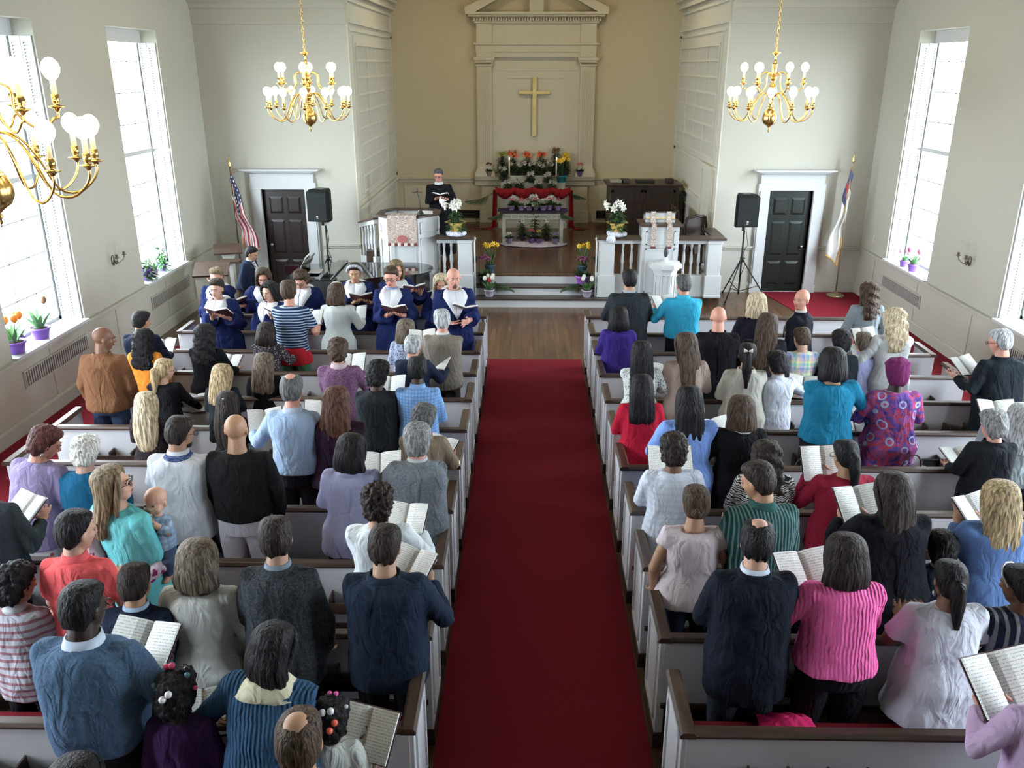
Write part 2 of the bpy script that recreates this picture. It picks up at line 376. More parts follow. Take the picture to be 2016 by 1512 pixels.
for x0, x1 in ((-1.28, -.90), (1.23, 1.61)): m.box((x0 + .003, 22.11, 4.505), (x1 - .003, 22.3, 5.255))
for i in range(48): xx = -1.33 + i * .0636; m.box((xx, 22.03, 5.31), (xx + .036, 22.1, 5.38))
m.box((-1.36, 22.08, 5.30), (1.69, 22.3, 5.40)); m.box((-1.46, 21.95, 5.40), (1.79, 22.3, 5.45)); m.box((-1.52, 21.9, 5.45), (1.85, 22.3, 5.50))
for sg in (-1, 1):                                                # raking pediment
    pts = [(CXN + sg * 1.7, 5.50), (CXN + sg * 1.7, 5.60), (CXN + sg * .35, 6.22), (CXN + sg * .35, 6.08), (CXN + sg * 1.45, 5.50)]
    m.prism(pts, 21.92, 22.3, 'y')
m.box((.0, 22.05, 5.5), (.33, 22.3, 5.85))
struct(m.obj('trim_10', CREAM))
m = MB()
for a, b in (((-.72, 22.225, 4.2), (1.05, 22.24, 4.22)), ((-.5, 22.225, 4.02), (.85, 22.24, 4.035)), ((-.95, 22.225, 1.7), (-.9, 22.245, 4.4)), ((1.22, 22.225, 1.7), (1.27, 22.245, 4.4))): m.box(a, b)
struct(m.obj('trim_11', TRIMW))
VENTD = mat('vent_dark', (.02, .018, .015), .6)
for i, (xa, xb) in enumerate(((-1.85, -1.22), (1.75, 2.55))):
    t = empty('floor_vent', (0, 0, 0)); tag(t, ['dark metal air grille low on chancel wall, left of the altar', 'dark metal air grille low on chancel wall, right of the altar'][i], 'vent')
    m = MB(); m.box((xa, 22.25, .6), (xb, 22.27, .8)); m.obj('backing', VENTD, t)
    m = MB(); n = 9
    for k in range(n): z = .61 + k * .022; m.box((xa, 22.235, z), (xb, 22.25, z + .006))
    m.obj('slats', mat('vent_bronze', (.05, .045, .03), .4, .6), t)
# cross
GOLD = mat('worn_gold_leaf', (.75, .60, .28), .38, .85, bump=.6, bscale=25, var=.25)
t = empty('wall_cross', (.135, 22.2, 3.34)); tag(t, 'large gilded cross hanging on the chancel wall above the altar flowers', 'cross')
bevel(MB().box((-.05, -.05, -.70), (.05, -.0, .70)).obj('upright', GOLD, t), .012); bevel(MB().box((-.385, -.048, .30), (.385, .002, .385)).obj('crossbar', GOLD, t), .012)
for x, z in ((0, .65), (0, -.65)): MB().tube([(x, 0, z), (x, .06, z)], .012).obj('bracket', GOLD, t)

# ---- doors beside the chancel
def panel_door(nm, x0, x1, knob_x, swing, dmat):
    d = struct(MB().box((x0, YF + .05, 0.005), (x1, YF + .10, 2.02)).obj(nm, dmat)); w = x1 - x0
    m = MB()
    for (fa, fb) in ((.12, .45), (.55, .88)):
        for z0, z1 in ((.15, .62), (.75, 1.42), (1.55, 1.88)):
            a, b = x0 + w * fa, x0 + w * fb; y = YF + .05
            vs = [(a, y, z0), (b, y, z0), (b, y, z1), (a, y, z1), (a + .04, y - .018, z0 + .04), (b - .04, y - .018, z0 + .04), (b - .04, y - .018, z1 - .04), (a + .04, y - .018, z1 - .04)]
            m.add(vs, [(4, 5, 6, 7), (0, 1, 5, 4), (1, 2, 6, 5), (2, 3, 7, 6), (3, 0, 4, 7)])
    m.obj('door_panel', dmat, d)
    m = MB(); m.ell((knob_x, YF - .01, .93), (.032, .03, .032)); m.tube([(knob_x, YF + .05, .93), (knob_x, YF, .93)], .012); m.lathe([(.03, 0), (.03, .004)], (0, 0, 0)) if 0 else None
    m.obj('door_knob', METAL, d)
    f = MB()
    for a, b in ((x0 - .24, x0 - .02), (x1 + .02, x1 + .24)):
        f.box((a, YF - .05, 0), (b, YF, 2.03)); f.box((a + .03 if a < x0 else a + .002, YF - .07, 0), (b - .002 if a < x0 else b - .03, YF - .04, 2.02)); f.box((a - .01, YF - .075, 0), (b + .01, YF - .001, .18))
    f.box((x0 - .24, YF - .05, 2.03), (x1 + .24, YF, 2.16)); f.box((x0 - .02, YF, 0), (x0, YF + .1, 2.04)); f.box((x1, YF, 0), (x1 + .02, YF + .1, 2.04)); f.box((x0 - .02, YF, 2.02), (x1 + .02, YF + .1, 2.05))
    f.box((x0 - .21, YF - .06, 2.16), (x1 + .21, YF, 2.33))
    c0, c1 = x0 - .36, x1 + .36
    for k, (e, z0, z1) in enumerate(((.20, 2.33, 2.345), (.16, 2.345, 2.365), (.10, 2.365, 2.385), (.05, 2.385, 2.405), (.0, 2.405, 2.43))):
        f.box((c0 + e, YF - .24 + e, z0), (c1 - e, YF, z1))
    f.obj('door_frame', WHITE, d); return d
panel_door('door_1', -5.24, -4.42, -5.15, 0, mat('door_paint_brown', (.022, .015, .015), .3)); panel_door('door_2', 4.72, 5.53, 5.44, 0, mat('door_paint_green', (.012, .017, .015), .3))

# ---- windows
def window(i, side, a, b):
    sg = -1 if side == 'l' else 1; xf = XL if side == 'l' else XR
    def X(d): return xf + sg * d
    def bx(m, d0, d1, y0, y1, z0, z1): p, q = sorted((X(d0), X(d1))); m.box((p, y0, z0), (q, y1, z1))
    w = MB(); zm = 2.93
    bx(w, .33, .40, a, a + .06, WZ0, WZ1); bx(w, .33, .40, b - .06, b, WZ0, WZ1); bx(w, .33, .40, a, b, WZ1 - .06, WZ1); bx(w, .33, .40, a, b, WZ0, WZ0 + .06); bx(w, .32, .40, a, b, zm - .035, zm + .035)
    o = struct(w.obj('window_%d' % i, WHITE))
    m = MB()
    for k in range(1, 4): y = a + (b - a) * k / 4; bx(m, .355, .375, y - .01, y + .01, WZ0, WZ1)
    for k in range(1, 8): z = WZ0 + (WZ1 - WZ0) * k / 8; bx(m, .355, .375, a, b, z - .01, z + .01)
    m.obj('muntins', WHITE, o)
    m = MB(); bx(m, .364, .367, a + .03, b - .03, WZ0 + .03, WZ1 - .03); m.obj('glass_pane', GLASS, o)
    m = MB(); bx(m, -.06, .33, a - (.0), b, WZ0 - .02, WZ0 + .015); m.obj('window_sill', WHITE, o)
    # folded louvred shutters against both jambs, upper and lower pairs
    for jy, dy in ((a, 1), (b, -1)):
        for z0, z1 in ((WZ0 + .02, zm - .02), (zm + .02, WZ1 - .2)):
            for leaf in (0, 1):
                m = MB(); d0, d1 = .03 + leaf * .145, .03 + leaf * .145 + .135
                y0, y1 = sorted((jy + dy * .004, jy + dy * .03)); 
                bx(m, d0, d0 + .022, y0, y1, z0, z1); bx(m, d1 - .022, d1, y0, y1, z0, z1)
                for zz in (z0 + .001, (z0 + z1) / 2 - .03, z1 - .061): bx(m, d0 + .0225, d1 - .0225, y0 + .001, y1 - .001, zz, zz + .06)
                n = int((z1 - z0) / .04)
                for q in range(n):
                    zz = z0 + q * .04; pa, pb = X(d0 + .02), X(d1 - .02)
                    m.add([(pa, y0, zz), (pb, y0, zz), (pb, y1, zz + .028), (pa, y1, zz + .028), (pa, y0, zz + .006), (pb, y0, zz + .006), (pb, y1, zz + .034), (pa, y1, zz + .034)], [(0, 1, 2, 3), (7, 6, 5, 4), (0, 4, 5, 1), (3, 2, 6, 7), (1, 5, 6, 2), (0, 3, 7, 4)])
                m.obj('shutter', WHITE, o)
    m = MB(); bx(m, .27, .31, a, b, WZ1 - .2, WZ1); m.obj('valance', WHITE, o)
for i, (s, a, b) in enumerate(WINS): window(i + 1, s, a, b)
# far-side glare baffle: the ground outside, pale paving
m = MB(); m.box((-30, -20, -.9), (XL - .6, 40, -.8)); m.box((XR + .6, -20, -.9), (30, 40, -.8)); struct(m.obj('ground_outside', mat('outside_ground', (.45, .47, .42), .9)))

# ---- carpets
m = MB(); m.box((-.60, -.5, 0), (.84, 12.63, .012)); tag(m.obj('aisle_carpet', CARPET), 'long red carpet running down the centre aisle', 'carpet')
m = MB(); m.box((XL + .03, 0, 0), (-4.95, 13.2, .010)); tag(m.obj('aisle_carpet', CARPET), 'red carpet strip in the side aisle along the left wall', 'carpet')
m = MB(); m.prism([(5.25, 0), (XR - .03, 0), (XR - .03, 16.99), (4.72, 16.99), (4.98, 15.6), (5.25, 14.2)], 0, .010); tag(m.obj('aisle_carpet', CARPET), 'red carpet in the right side aisle and before the black door', 'carpet')

# ---- radiator grilles, sconces, switch on the side walls
def rad(xf, sg, y0, y1, z0, z1, lab):
    t = empty('wall_vent', (xf, (y0 + y1) / 2, z0)); tag(t, lab, 'vent', 'wall vents under the windows'); h = (y1 - y0) / 2; H2 = z1 - z0
    def bx(m, d0, d1, a, b, c, d): p, q = sorted((sg * d0, sg * d1)); m.box((p, a, c), (q, b, d))
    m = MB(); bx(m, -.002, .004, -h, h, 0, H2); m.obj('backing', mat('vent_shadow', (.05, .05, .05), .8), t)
    m = MB(); bx(m, 0, .018, -h - .015, h + .015, -.015, .004); bx(m, 0, .018, -h - .015, h + .015, H2 - .004, H2 + .015)
    bx(m, 0, .018, -h - .015, -h, 0, H2); bx(m, 0, .018, h, h + .015, 0, H2); m.obj('frame', WALL, t)
    m = MB(); n = 30
    for k in range(n): y = -h + 2 * h * (k + .5) / n; bx(m, .002, .016, y - .011, y + .011, 0, H2)
    m.obj('slats', mat('vent_bars', (.45, .44, .42), .5), t)
rad(XL, 1, 13.65, 15.3, .49, .69, 'long slatted vent in left wall under the farther window')
rad(XL, 1, 9.84, 11.42, .54, .74, 'long slatted vent in left wall under the nearer flower window')
rad(XR, -1, 14.1, 15.7, .46, .66, 'long slatted vent in right wall under the farther window')
rad(XR, -1, 10.1, 11.6, .49, .70, 'long slatted vent in right wall beside man in black suit')
PEWTER = mat('aged_pewter', (.25, .23, .19), .4, .8)
CHIM = D.materials.new('clear_glass'); CHIM.use_nodes = True; _p = CHIM.node_tree.nodes['Principled BSDF']; _p.inputs['Alpha'].default_value = .13; _p.inputs['Roughness'].default_value = .05
def sconce(xf, sg, y, z, lab):
    t = empty('wall_sconce', (xf, y, z)); tag(t, lab, 'wall lamp')
    m = MB(); m.ell((sg * .012, 0, -.06), (.012, .05, .08)); m.obj('backplate', PEWTER, t)
    for s in (-1, 1):
        m = MB(); m.tube([(sg * .02, 0, -.06), (sg * .07, s * .04, -.11), (sg * .12, s * .10, -.06), (sg * .13, s * .12, .0)], .009, 6); m.lathe([(.01, -.01), (.035, .0), (.035, .006), (.02, .01), (.02, .05), (.001, .05)], (sg * .13, s * .12, 0), 10); a = m.obj('arm', PEWTER, t)
        m = MB(); m.lathe([(.03, .05), (.042, .10), (.038, .17), (.03, .22)], (sg * .13, s * .12, 0), 12); m.obj('glass_chimney', CHIM, a)
sconce(XL, 1, 12.57, 1.62, 'unlit two-armed candle sconce on the left wall'); sconce(XR, -1, 12.75, 1.62, 'unlit two-armed candle sconce on the right wall')
t = MB().box((XR - .012, 16.35, 1.15), (XR, 16.43, 1.27)).obj('wall_switch', WHITE); tag(t, 'small white switch plate on the right wall near the flag', 'switch'); MB().box((XR - .022, 16.375, 1.19), (XR - .01, 16.405, 1.23)).obj('switch_lever', WHITE, t)

# ------------------------------------------------------------------ steps
def step(nm, x0, x1, y0, z0, z1, y1):
    o = struct(MB().box((x0, y0, z0), (x1, y1, z1 - .03)).obj(nm, WHITE)); MB().box((x0, y0 - .03, z1 - .03), (x1, y1, z1)).obj('tread', DWOOD, o); return o
step('step_1', -1.75, 3.3, 15.72, 0, .17, 16.3); step('step_2', -1.02, 1.32, 16.0, .17, .335, 16.3)
m = MB(); m.box((-1.02, 16.24, .335), (1.32, 16.252, .475)); struct(m.obj('trim_12', WHITE))

# unseen fill lamps added under the chancel ceiling to brighten the chancel
for i, x in enumerate((-1.6, 1.9)):
    t = empty('chancel_fill', (x, 19.3, 6.86)); tag(t, 'added round fill lamp on the chancel ceiling, %s one, above the picture' % ('left', 'right')[i], 'lamp')
    MB().lathe([(.16, -.02), (.18, .0), (.18, .04)], (0, 0, 0), 20).obj('fill_housing', WHITE, t)
    l = D.lights.new('chancel_fill_light', 'AREA'); l.shape = 'DISK'; l.size = .3; l.energy = 38; l.color = (1, .84, .56)
    o = D.objects.new('chancel_fill_light', l); COL.objects.link(o); o.parent = t; o.location = (0, 0, -.03)
# ------------------------------------------------------------------ pews
PY0, PITCHY, CAPZ = 11.95, .822, .90
def py(k): return PY0 - PITCHY * k
ORD = ['front screen', 'first', 'second', 'third', 'fourth', 'fifth', 'sixth', 'seventh', 'eighth', 'ninth', 'tenth']
def end_parts(t, x, thick, y1, aisle):
    """end panel with raised moulding, dark cap and plinth; aisle = which way the outer face looks"""
    e = bevel(MB().box((x - thick / 2, -.0, .12), (x + thick / 2, y1, CAPZ - .035)).obj('end_panel', PEWW, t), .004, 1)
    xo = x + aisle * thick / 2; m = MB()
    for a, b in (((-.0 + .05, .2), (y1 - .05, .235)), ((.05, .79), (y1 - .05, .825)), ((.05, .2), (.085, .825)), ((y1 - .085, .2), (y1 - .05, .825))):
        p, q = sorted((xo, xo + aisle * .012)); m.box((p, a[0], a[1]), (q, b[0], b[1]))
    m.obj('moulding', PEWW, e)
    c = MB().prism([(x - .042, CAPZ - .036), (x + .042, CAPZ - .036), (x + .045, CAPZ - .015), (x + .03, CAPZ + .004), (x - .03, CAPZ + .004), (x - .045, CAPZ - .015)], -.035, y1 + .02, 'y').obj('end_cap', DWOODY, t)
    MB().box((x - thick / 2 - .008, -.01, 0), (x + thick / 2 + .008, y1 + .01, .12)).obj('plinth', DWOOD, t)
def make_pew(L, side):
    t = empty('pew'); ai = -1 if side == 'r' else 1       # local x runs 0..L from left to right
    m = MB(); m.prism([(.0, .36), (.028, .36), (.02, .87), (-.008, .87)], .0, L, 'x'); b = m.obj('backrest', PEWW, t)
    bevel(MB().prism([(-.03, .862), (.045, .862), (.05, .88), (.035, CAPZ), (-.02, CAPZ), (-.035, .88)], 0, L, 'x').obj('cap_rail', DWOOD, t), .003, 1)
    m = MB(); m.box((.01, .03, .44), (L - .01, .455, .478)); m.box((.01, .41, .36), (L - .01, .44, .44)); m.obj('seat', DWOOD, t)
    bevel(MB().box((.03, .04, .48), (L - .03, .46, .56)).obj('cushion', CUSH, t), .02, 2)
    m = MB(); m.box((0, -.02, .34), (L, .03, .37)); m.box((0, .28, 0), (L, .30, .34)); m.obj('support_rail', DWOOD, t)
    for cx in (.68, L * .5, L - .68):
        m = MB(); m.box((cx - .33, -.12, .53), (cx + .33, -.004, .542)); m.box((cx - .33, -.12, .542), (cx + .33, -.11, .62))
        for i in range(4): xx = cx - .33 + .66 * i / 3; m.box((xx - .006, -.12, .52), (xx + .006, -.003, .66))
        m.obj('book_rack', DWOOD, t)
    pr = [(.03, .12), (.46, .12), (.46, .40), (.40, .52), (.16, .60), (.09, .72), (.06, .86), (.03, .86)]
    MB().prism([(y, z) for y, z in pr], L / 2 - .02, L / 2 + .02, 'x').obj('middle_support', PEWW, t)
    end_parts(t, .0 if side == 'r' else L, .055, .48, ai); end_parts(t, L if side == 'r' else .0, .055, .48, -ai)
    return t
LL, LR = 4.13, 4.22
protoL, protoR = make_pew(LL, 'l'), make_pew(LR, 'r')
for side, proto, x0 in (('left', protoL, -4.77), ('right', protoR, .89)):
    for k in range(1, 12):
        o = proto if k == 1 else copy_tree(proto); o.location = (x0, py(k), 0)
        lab = ('white panelled pew with dark cap rail, %s from the front on the %s' % (ORD[k], side)) if k < 11 else 'white pew nearest the camera on the %s, cut off by the lower edge' % side
        tag(o, lab, 'pew', 'pews on the %s side of the aisle' % side)
for side, x0, L in (('left', -4.77, LL), ('right', .89, LR)):
    t = empty('pew_screen', (x0, PY0, 0)); tag(t, 'low white screen with dark cap in front of the %s pews' % side, 'screen')
    MB().box((0, 0, .1), (L, .03, .87)).obj('panel', PEWW, t); MB().box((0, -.01, 0), (L, .04, .1)).obj('plinth', DWOOD, t)
    m = MB()
    for i in range(4):
        a, b = .1 + L * i / 4, L * (i + 1) / 4 - .1
        for p, q in (((a, .2), (b, .23)), ((a, .76), (b, .79)), ((a, .2), (a + .03, .79)), ((b - .03, .2), (b, .79))): m.box((p[0], .03, p[1]), (q[0], .042, q[1]))
    m.obj('moulding', PEWW, t)
    bevel(MB().prism([(-.03, .862), (.06, .862), (.065, .88), (.045, CAPZ), (-.02, CAPZ), (-.035, .88)], 0, L, 'x').obj('cap_rail', DWOOD, t), .003, 1)
    for cx in (.68, L * .5, L - .68):
        m = MB(); m.box((cx - .33, -.12, .53), (cx + .33, -.004, .542)); m.box((cx - .33, -.12, .542), (cx + .33, -.11, .62)); m.obj('book_rack', DWOOD, t)
    end_parts(t, 0, .055, .36, -1); end_parts(t, L, .055, .36, 1)

# ------------------------------------------------------------------ chancel front: balustrades, pulpit, ambo, font
BAL = [(.022, 0), (.022, .09), (.016, .095), (.024, .12), (.018, .14), (.024, .16), (.017, .18), (.022, .22), (.03, .27), (.026, .36), (.015, .47), (.014, .50), (.020, .52), (.013, .53), (.022, .545), (.022, .62)]
def pedestal(m, x0, x1, y0, y1, zb, zt):
    m.box((x0, y0, zb), (x1, y1, zt)); m.box((x0 - .025, y0 - .025, zb), (x1 + .025, y1 + .025, zb + .42)); m.box((x0 - .035, y0 - .035, zb), (x1 + .035, y1 + .035, zb + .05)); m.box((x0 - .012, y0 - .012, zt - .07), (x1 + .012, y1 + .012, zt - .02))
def balustrade(lab, x0, x1, peds, spans, zb, ret=None):
    t = empty('balustrade', ((x0 + x1) / 2, 16.0, zb)); tag(t, lab, 'balustrade'); O = Vector(t.location); cx = O.x
    for a, b in peds:
        m = MB(); pedestal(m, a - cx, b - cx, -.13, .13, 0, 1.26 - zb); bevel(m.obj('pedestal', WHITE, t), .006, 1)
    for a, b in spans:
        m = MB(); m.box((a - cx, -.07, 0), (b - cx, .07, .58 - zb)); m.box((a - cx, -.09, 0), (b - cx, .09, .12)); m.obj('base_panel', WHITE, t)
        MB().box((a - cx, -.06, 1.18 - zb), (b - cx, .06, 1.26 - zb)).obj('top_rail', WHITE, t)
    m = MB(); m.box((x0 - .03 - cx, -.17, 1.26 - zb), (x1 + .03 - cx, .17, 1.30 - zb))
    if ret: m.box((ret - .14 - cx, .17, 1.26 - zb), (ret + .12 - cx, .99, 1.30 - zb))
    bevel(m.obj('handrail', DWOOD, t), .008, 1)
    for a, b, n in [(s[0], s[1], max(2, round((s[1] - s[0]) / .145) - 1)) for s in spans]:
        for i in range(n):
            x = a + (b - a) * (i + 1) / (n + 1); MB().lathe([(r * 1.15, .575 - zb + z * .98) for r, z in BAL], (x - cx, 0, 0), 10).obj('baluster', WHITE, t)
    if ret:
        m = MB(); m.box((ret - .1 - cx, .13, 0), (ret + .04 - cx, .98, .58 - zb)); m.box((ret - .08 - cx, .13, 1.18 - zb), (ret + .02 - cx, .98, 1.26 - zb)); m.obj('return_panel', WHITE, t)
        for i in range(4): MB().lathe([(r * 1.15, .575 - zb + z * .98) for r, z in BAL], (ret - .03 - cx, .28 + i * .17, 0), 10).obj('baluster', WHITE, t)
    return t
balustrade('white turned balustrade with dark handrail, right of the chancel steps', 1.32, 3.66, [(1.34, 1.62), (3.36, 3.62)], [(1.62, 2.12), (2.80, 3.36)], .171, 3.58)
balustrade('short white balustrade with dark handrail between pulpit and steps', -1.72, -1.04, [(-1.32, -1.06)], [(-1.72, -1.32)], .171)
for xx, s in ((1.28, 'right'), (-1.0, 'left')):                      # slim scrolled stair handrails
    t = empty('stair_handrail', (xx, 15.86, .17)); tag(t, 'thin white scrolled handrail beside the %s end of the steps' % s, 'handrail'); d = -1 if s == 'right' else 1
    MB().tube([(0, 0, .0), (0, 0, 1.02), (0, .02, 1.08), (0, .07, 1.12), (0, .13, 1.10)], .014, 8).obj('post', WHITE, t)
    MB().tube([(0, .13, 1.10), (0, .2, 1.04)], [.02, .01], 8).obj('scroll', WHITE, t)

def panel_face(m, p0, p1, z0, z1, out, w=.025, d=.012):
    """rectangular moulding ring on a vertical face from p0 to p1 (xy)"""
    p0 = Vector((p0[0], p0[1], 0)); p1 = Vector((p1[0], p1[1], 0)); u = (p1 - p0).normalized(); L = (p1 - p0).length; n = Vector((u.y, -u.x, 0)) * out
    T = Matrix(((u.x, n.x, 0, p0.x), (u.y, n.y, 0, p0.y), (0, 0, 1, 0), (0, 0, 0, 1)))
    for a, b in (((0, z0), (L, z0 + w)), ((0, z1 - w), (L, z1)), ((0, z0), (w, z1)), ((L - w, z0), (L, z1))): m.box((a[0], -.002, a[1]), (b[0], d, b[1]), T=T)
# pulpit (hexagonal, reached by a short stair along the wall)
t = empty('pulpit', (-2.3, 16.3, 0)); tag(t, 'white hexagonal panelled pulpit with dark rim, left of the chancel', 'pulpit')
PP = [(-.52, -.28), (-.27, -.5), (.26, -.5), (.58, -.14), (.58, .30), (.30, .52), (-.3, .52), (-.52, .25)]
def inset(P, k): return [(x * k, y * k) for x, y in P]
m = MB(); m.prism(inset(PP, .98), .5, 1.36, 'z'); m.prism(inset(PP, 1.03), 0.172, .5, 'z'); m.prism(inset(PP, 1.06), 0.172, .24, 'z')
ring = lambda k: inset(PP, k)
n = len(PP)
for i in range(n):                                                   # parapet wall of the pulpit
    a, b = PP[i], PP[(i + 1) % n]; a2, b2 = (a[0] * .9, a[1] * .9), (b[0] * .9, b[1] * .9)
    m.prism([(a[0] * .98, a[1] * .98), (b[0] * .98, b[1] * .98), b2, a2], 1.36, 1.66, 'z')
m.obj('body', WHITE, t)
m = MB()
for i in range(n):
    a, b = Vector(PP[i]) * .985, Vector(PP[(i + 1) % n]) * .985; u = (b - a).normalized()
    p, q = a + u * .05, b - u * .05
    panel_face(m, p, q, .6, 1.28, 1); panel_face(m, p, q, 1.36, 1.58, 1)
m.obj('panels', WHITE, t)
m = MB()
for i in range(n):
    a, b = PP[i], PP[(i + 1) % n]; m.prism([(a[0] * 1.06, a[1] * 1.06), (b[0] * 1.06, b[1] * 1.06), (b[0] * .84, b[1] * .84), (a[0] * .84, a[1] * .84)], 1.66, 1.70, 'z')
m.obj('rim', DWOOD, t)
m = MB(); m.add([(-.36, -.40, 1.72), (.22, -.40, 1.72), (.22, -.05, 1.60), (-.36, -.05, 1.60), (-.36, -.40, 1.69), (.22, -.40, 1.69), (.22, -.05, 1.57), (-.36, -.05, 1.57)], [(0, 1, 2, 3), (7, 6, 5, 4), (0, 4, 5, 1), (2, 6, 7, 3), (1, 5, 6, 2), (0, 3, 7, 4)]); m.obj('desk', DWOOD, t)
BROC = D.materials.new('brocade'); BROC.use_nodes = True; nt, N, L, P = nodes(BROC)
tc = N.new('ShaderNodeTexCoord'); sx_ = N.new('ShaderNodeSeparateXYZ'); L.new(tc.outputs['Object'], sx_.inputs[0])
def _m(op, a_, b_=0.):
    q = N.new('ShaderNodeMath'); q.operation = op
    for i_, v_ in enumerate((a_, b_)):
        if isinstance(v_, (int, float)): q.inputs[i_].default_value = v_
        else: L.new(v_, q.inputs[i_])
    return q.outputs[0]
cb = N.new('ShaderNodeCombineXYZ'); L.new(_m('ABSOLUTE', sx_.outputs['X']), cb.inputs[0]); L.new(sx_.outputs['Z'], cb.inputs[2])
nn_ = N.new('ShaderNodeTexNoise'); nn_.inputs['Scale'].default_value = 11; nn_.inputs['Detail'].default_value = 1; L.new(cb.outputs[0], nn_.inputs['Vector'])
lin = _m('ABSOLUTE', _m('SUBTRACT', _m('FRACT', _m('MULTIPLY', nn_.outputs['Fac'], 9)), .5))
r = ramp(N, [(0, (.60, .53, .46)), (.2, (.27, .19, .17)), (.38, (.42, .32, .28))], True); L.new(lin, r.inputs[0]); L.new(r.outputs[0], P.inputs['Base Color']); P.inputs['Roughness'].default_value = .6
c = empty('pulpit_cloth', (-2.33, 15.78, 1.72)); tag(c, 'brocade cloth with a red chalice hanging over the front of the pulpit', 'altar cloth')
m = MB(); m.add([(-.27, .30, -.01), (.27, .30, -.01), (.27, -.06, .005), (-.27, -.06, .005), (-.27, -.065, -.5), (.27, -.065, -.5)], [(0, 3, 2, 1), (3, 4, 5, 2)]); b = m.obj('cloth', BROC, c); s = b.modifiers.new('thick', 'SOLIDIFY'); s.thickness = .006
RED2 = mat('cloth_dusty_red', (.36, .12, .11), .7); MAR = mat('cloth_maroon', (.12, .02, .03), .8); IVO = mat('cloth_ivory', (.65, .58, .5), .8)
m = MB(); m.prism([(.0 + .09 * math.cos(a) * 1.05, -.43 + .065 * math.sin(a) + (.012 if math.sin(a) > .4 else 0)) for a in [2 * math.pi * i / 20 for i in range(20)]], -.078, -.068, 'y'); m.obj('chalice_emblem', RED2, c)
m = MB()
for i in range(9): m.box((-.27 + i * .06, -.075, -.55), (-.27 + i * .06 + .06, -.062, -.5), i % 2)
m.obj('fringe', [MAR, IVO], c)
# stair balustrade of the pulpit
t2 = empty('pulpit_stair', (-3.05, 16.4, 0)); tag(t2, 'white stair balustrade with dark rail climbing to the pulpit from the left', 'stair')
A, B = Vector((-3.32, 16.92, 0)), Vector((-2.86, 16.02, 0)); O = Vector(t2.location); dirv = (B - A).normalized(); nn = Vector((dirv.y, -dirv.x, 0))
def sl(f, w0, w1, za, zb_, m):
    pts = []
    for P_, z0_, z1_ in ((A, za[0], za[1]), (B, zb_[0], zb_[1])): pts.append((P_, z0_, z1_))
    vs = []
    for P_, a_, b_ in pts:
        for w in (w0, w1):
            for z in (a_, b_): q = P_ + nn * w - O; vs.append((q.x, q.y, z))
    m.add(vs, [(0, 2, 3, 1), (4, 5, 7, 6), (0, 1, 5, 4), (2, 6, 7, 3), (1, 3, 7, 5), (0, 4, 6, 2)])
m = MB(); sl(0, -.04, .04, (.0, .74), (.0, .90), m); m.obj('stringer', WHITE, t2)
m = MB(); sl(0, -.04, .04, (1.30, 1.38), (1.52, 1.60), m); m.obj('top_rail', WHITE, t2)
m = MB(); sl(0, -.06, .06, (1.38, 1.41), (1.60, 1.64), m); m.obj('handrail', DWOOD, t2)
for i in range(5):
    f = (i + .6) / 5.2; q = A.lerp(B, f) - O; z0 = .74 + .16 * f; z1 = 1.30 + .22 * f; MB().lathe([(r * 1.2, z0 + z * (z1 - z0) / .62) for r, z in BAL], (q.x, q.y, 0), 10).obj('baluster', WHITE, t2)
m = MB()
for i in range(4): m.box((-.05 , .35 - i * .2, 0), (.32, .55 - i * .2, .5 + .16 * i))
m.obj('treads', DWOOD, t2)
# steel fixture, microphone, sheet, book on the pulpit
t = empty('microphone', (-2.0, 15.93, 1.70)); tag(t, 'black gooseneck microphone standing on the pulpit rim', 'microphone')
MB().lathe([(.075, 0), (.075, .02), (.05, .05), (.03, .08), (.012, .1)], (0, 0, 0), 14).obj('base', BLACK, t); MB().tube([(0, 0, .09), (-.01, .03, .25), (-.06, .06, .42)], .006, 6).obj('gooseneck', BLACK, t)
m = MB(); m.tube([(-.2, .03, .41), (.03, .08, .41)], .012, 8); m.ell((-.06, .06, .45), (.02, .02, .035)); m.obj('microphone_head', mat('brown_metal', (.05, .03, .02), .4), t)
t = MB().add([(-2.02, 16.02, 1.72), (-1.79, 16.08, 1.70), (-1.82, 16.3, 1.72), (-2.08, 16.26, 1.74), (-2.02, 16.02, 1.712), (-1.79, 16.08, 1.692), (-1.82, 16.3, 1.712), (-2.08, 16.26, 1.732)], [(0, 1, 2, 3), (7, 6, 5, 4), (0, 4, 5, 1), (1, 5, 6, 2), (2, 6, 7, 3), (3, 7, 4, 0)]).obj('sheet_of_paper', mat('paper', (.80, .84, .88), .8)); tag(t, 'white sheets of paper lying on the pulpit beside the microphone', 'paper')
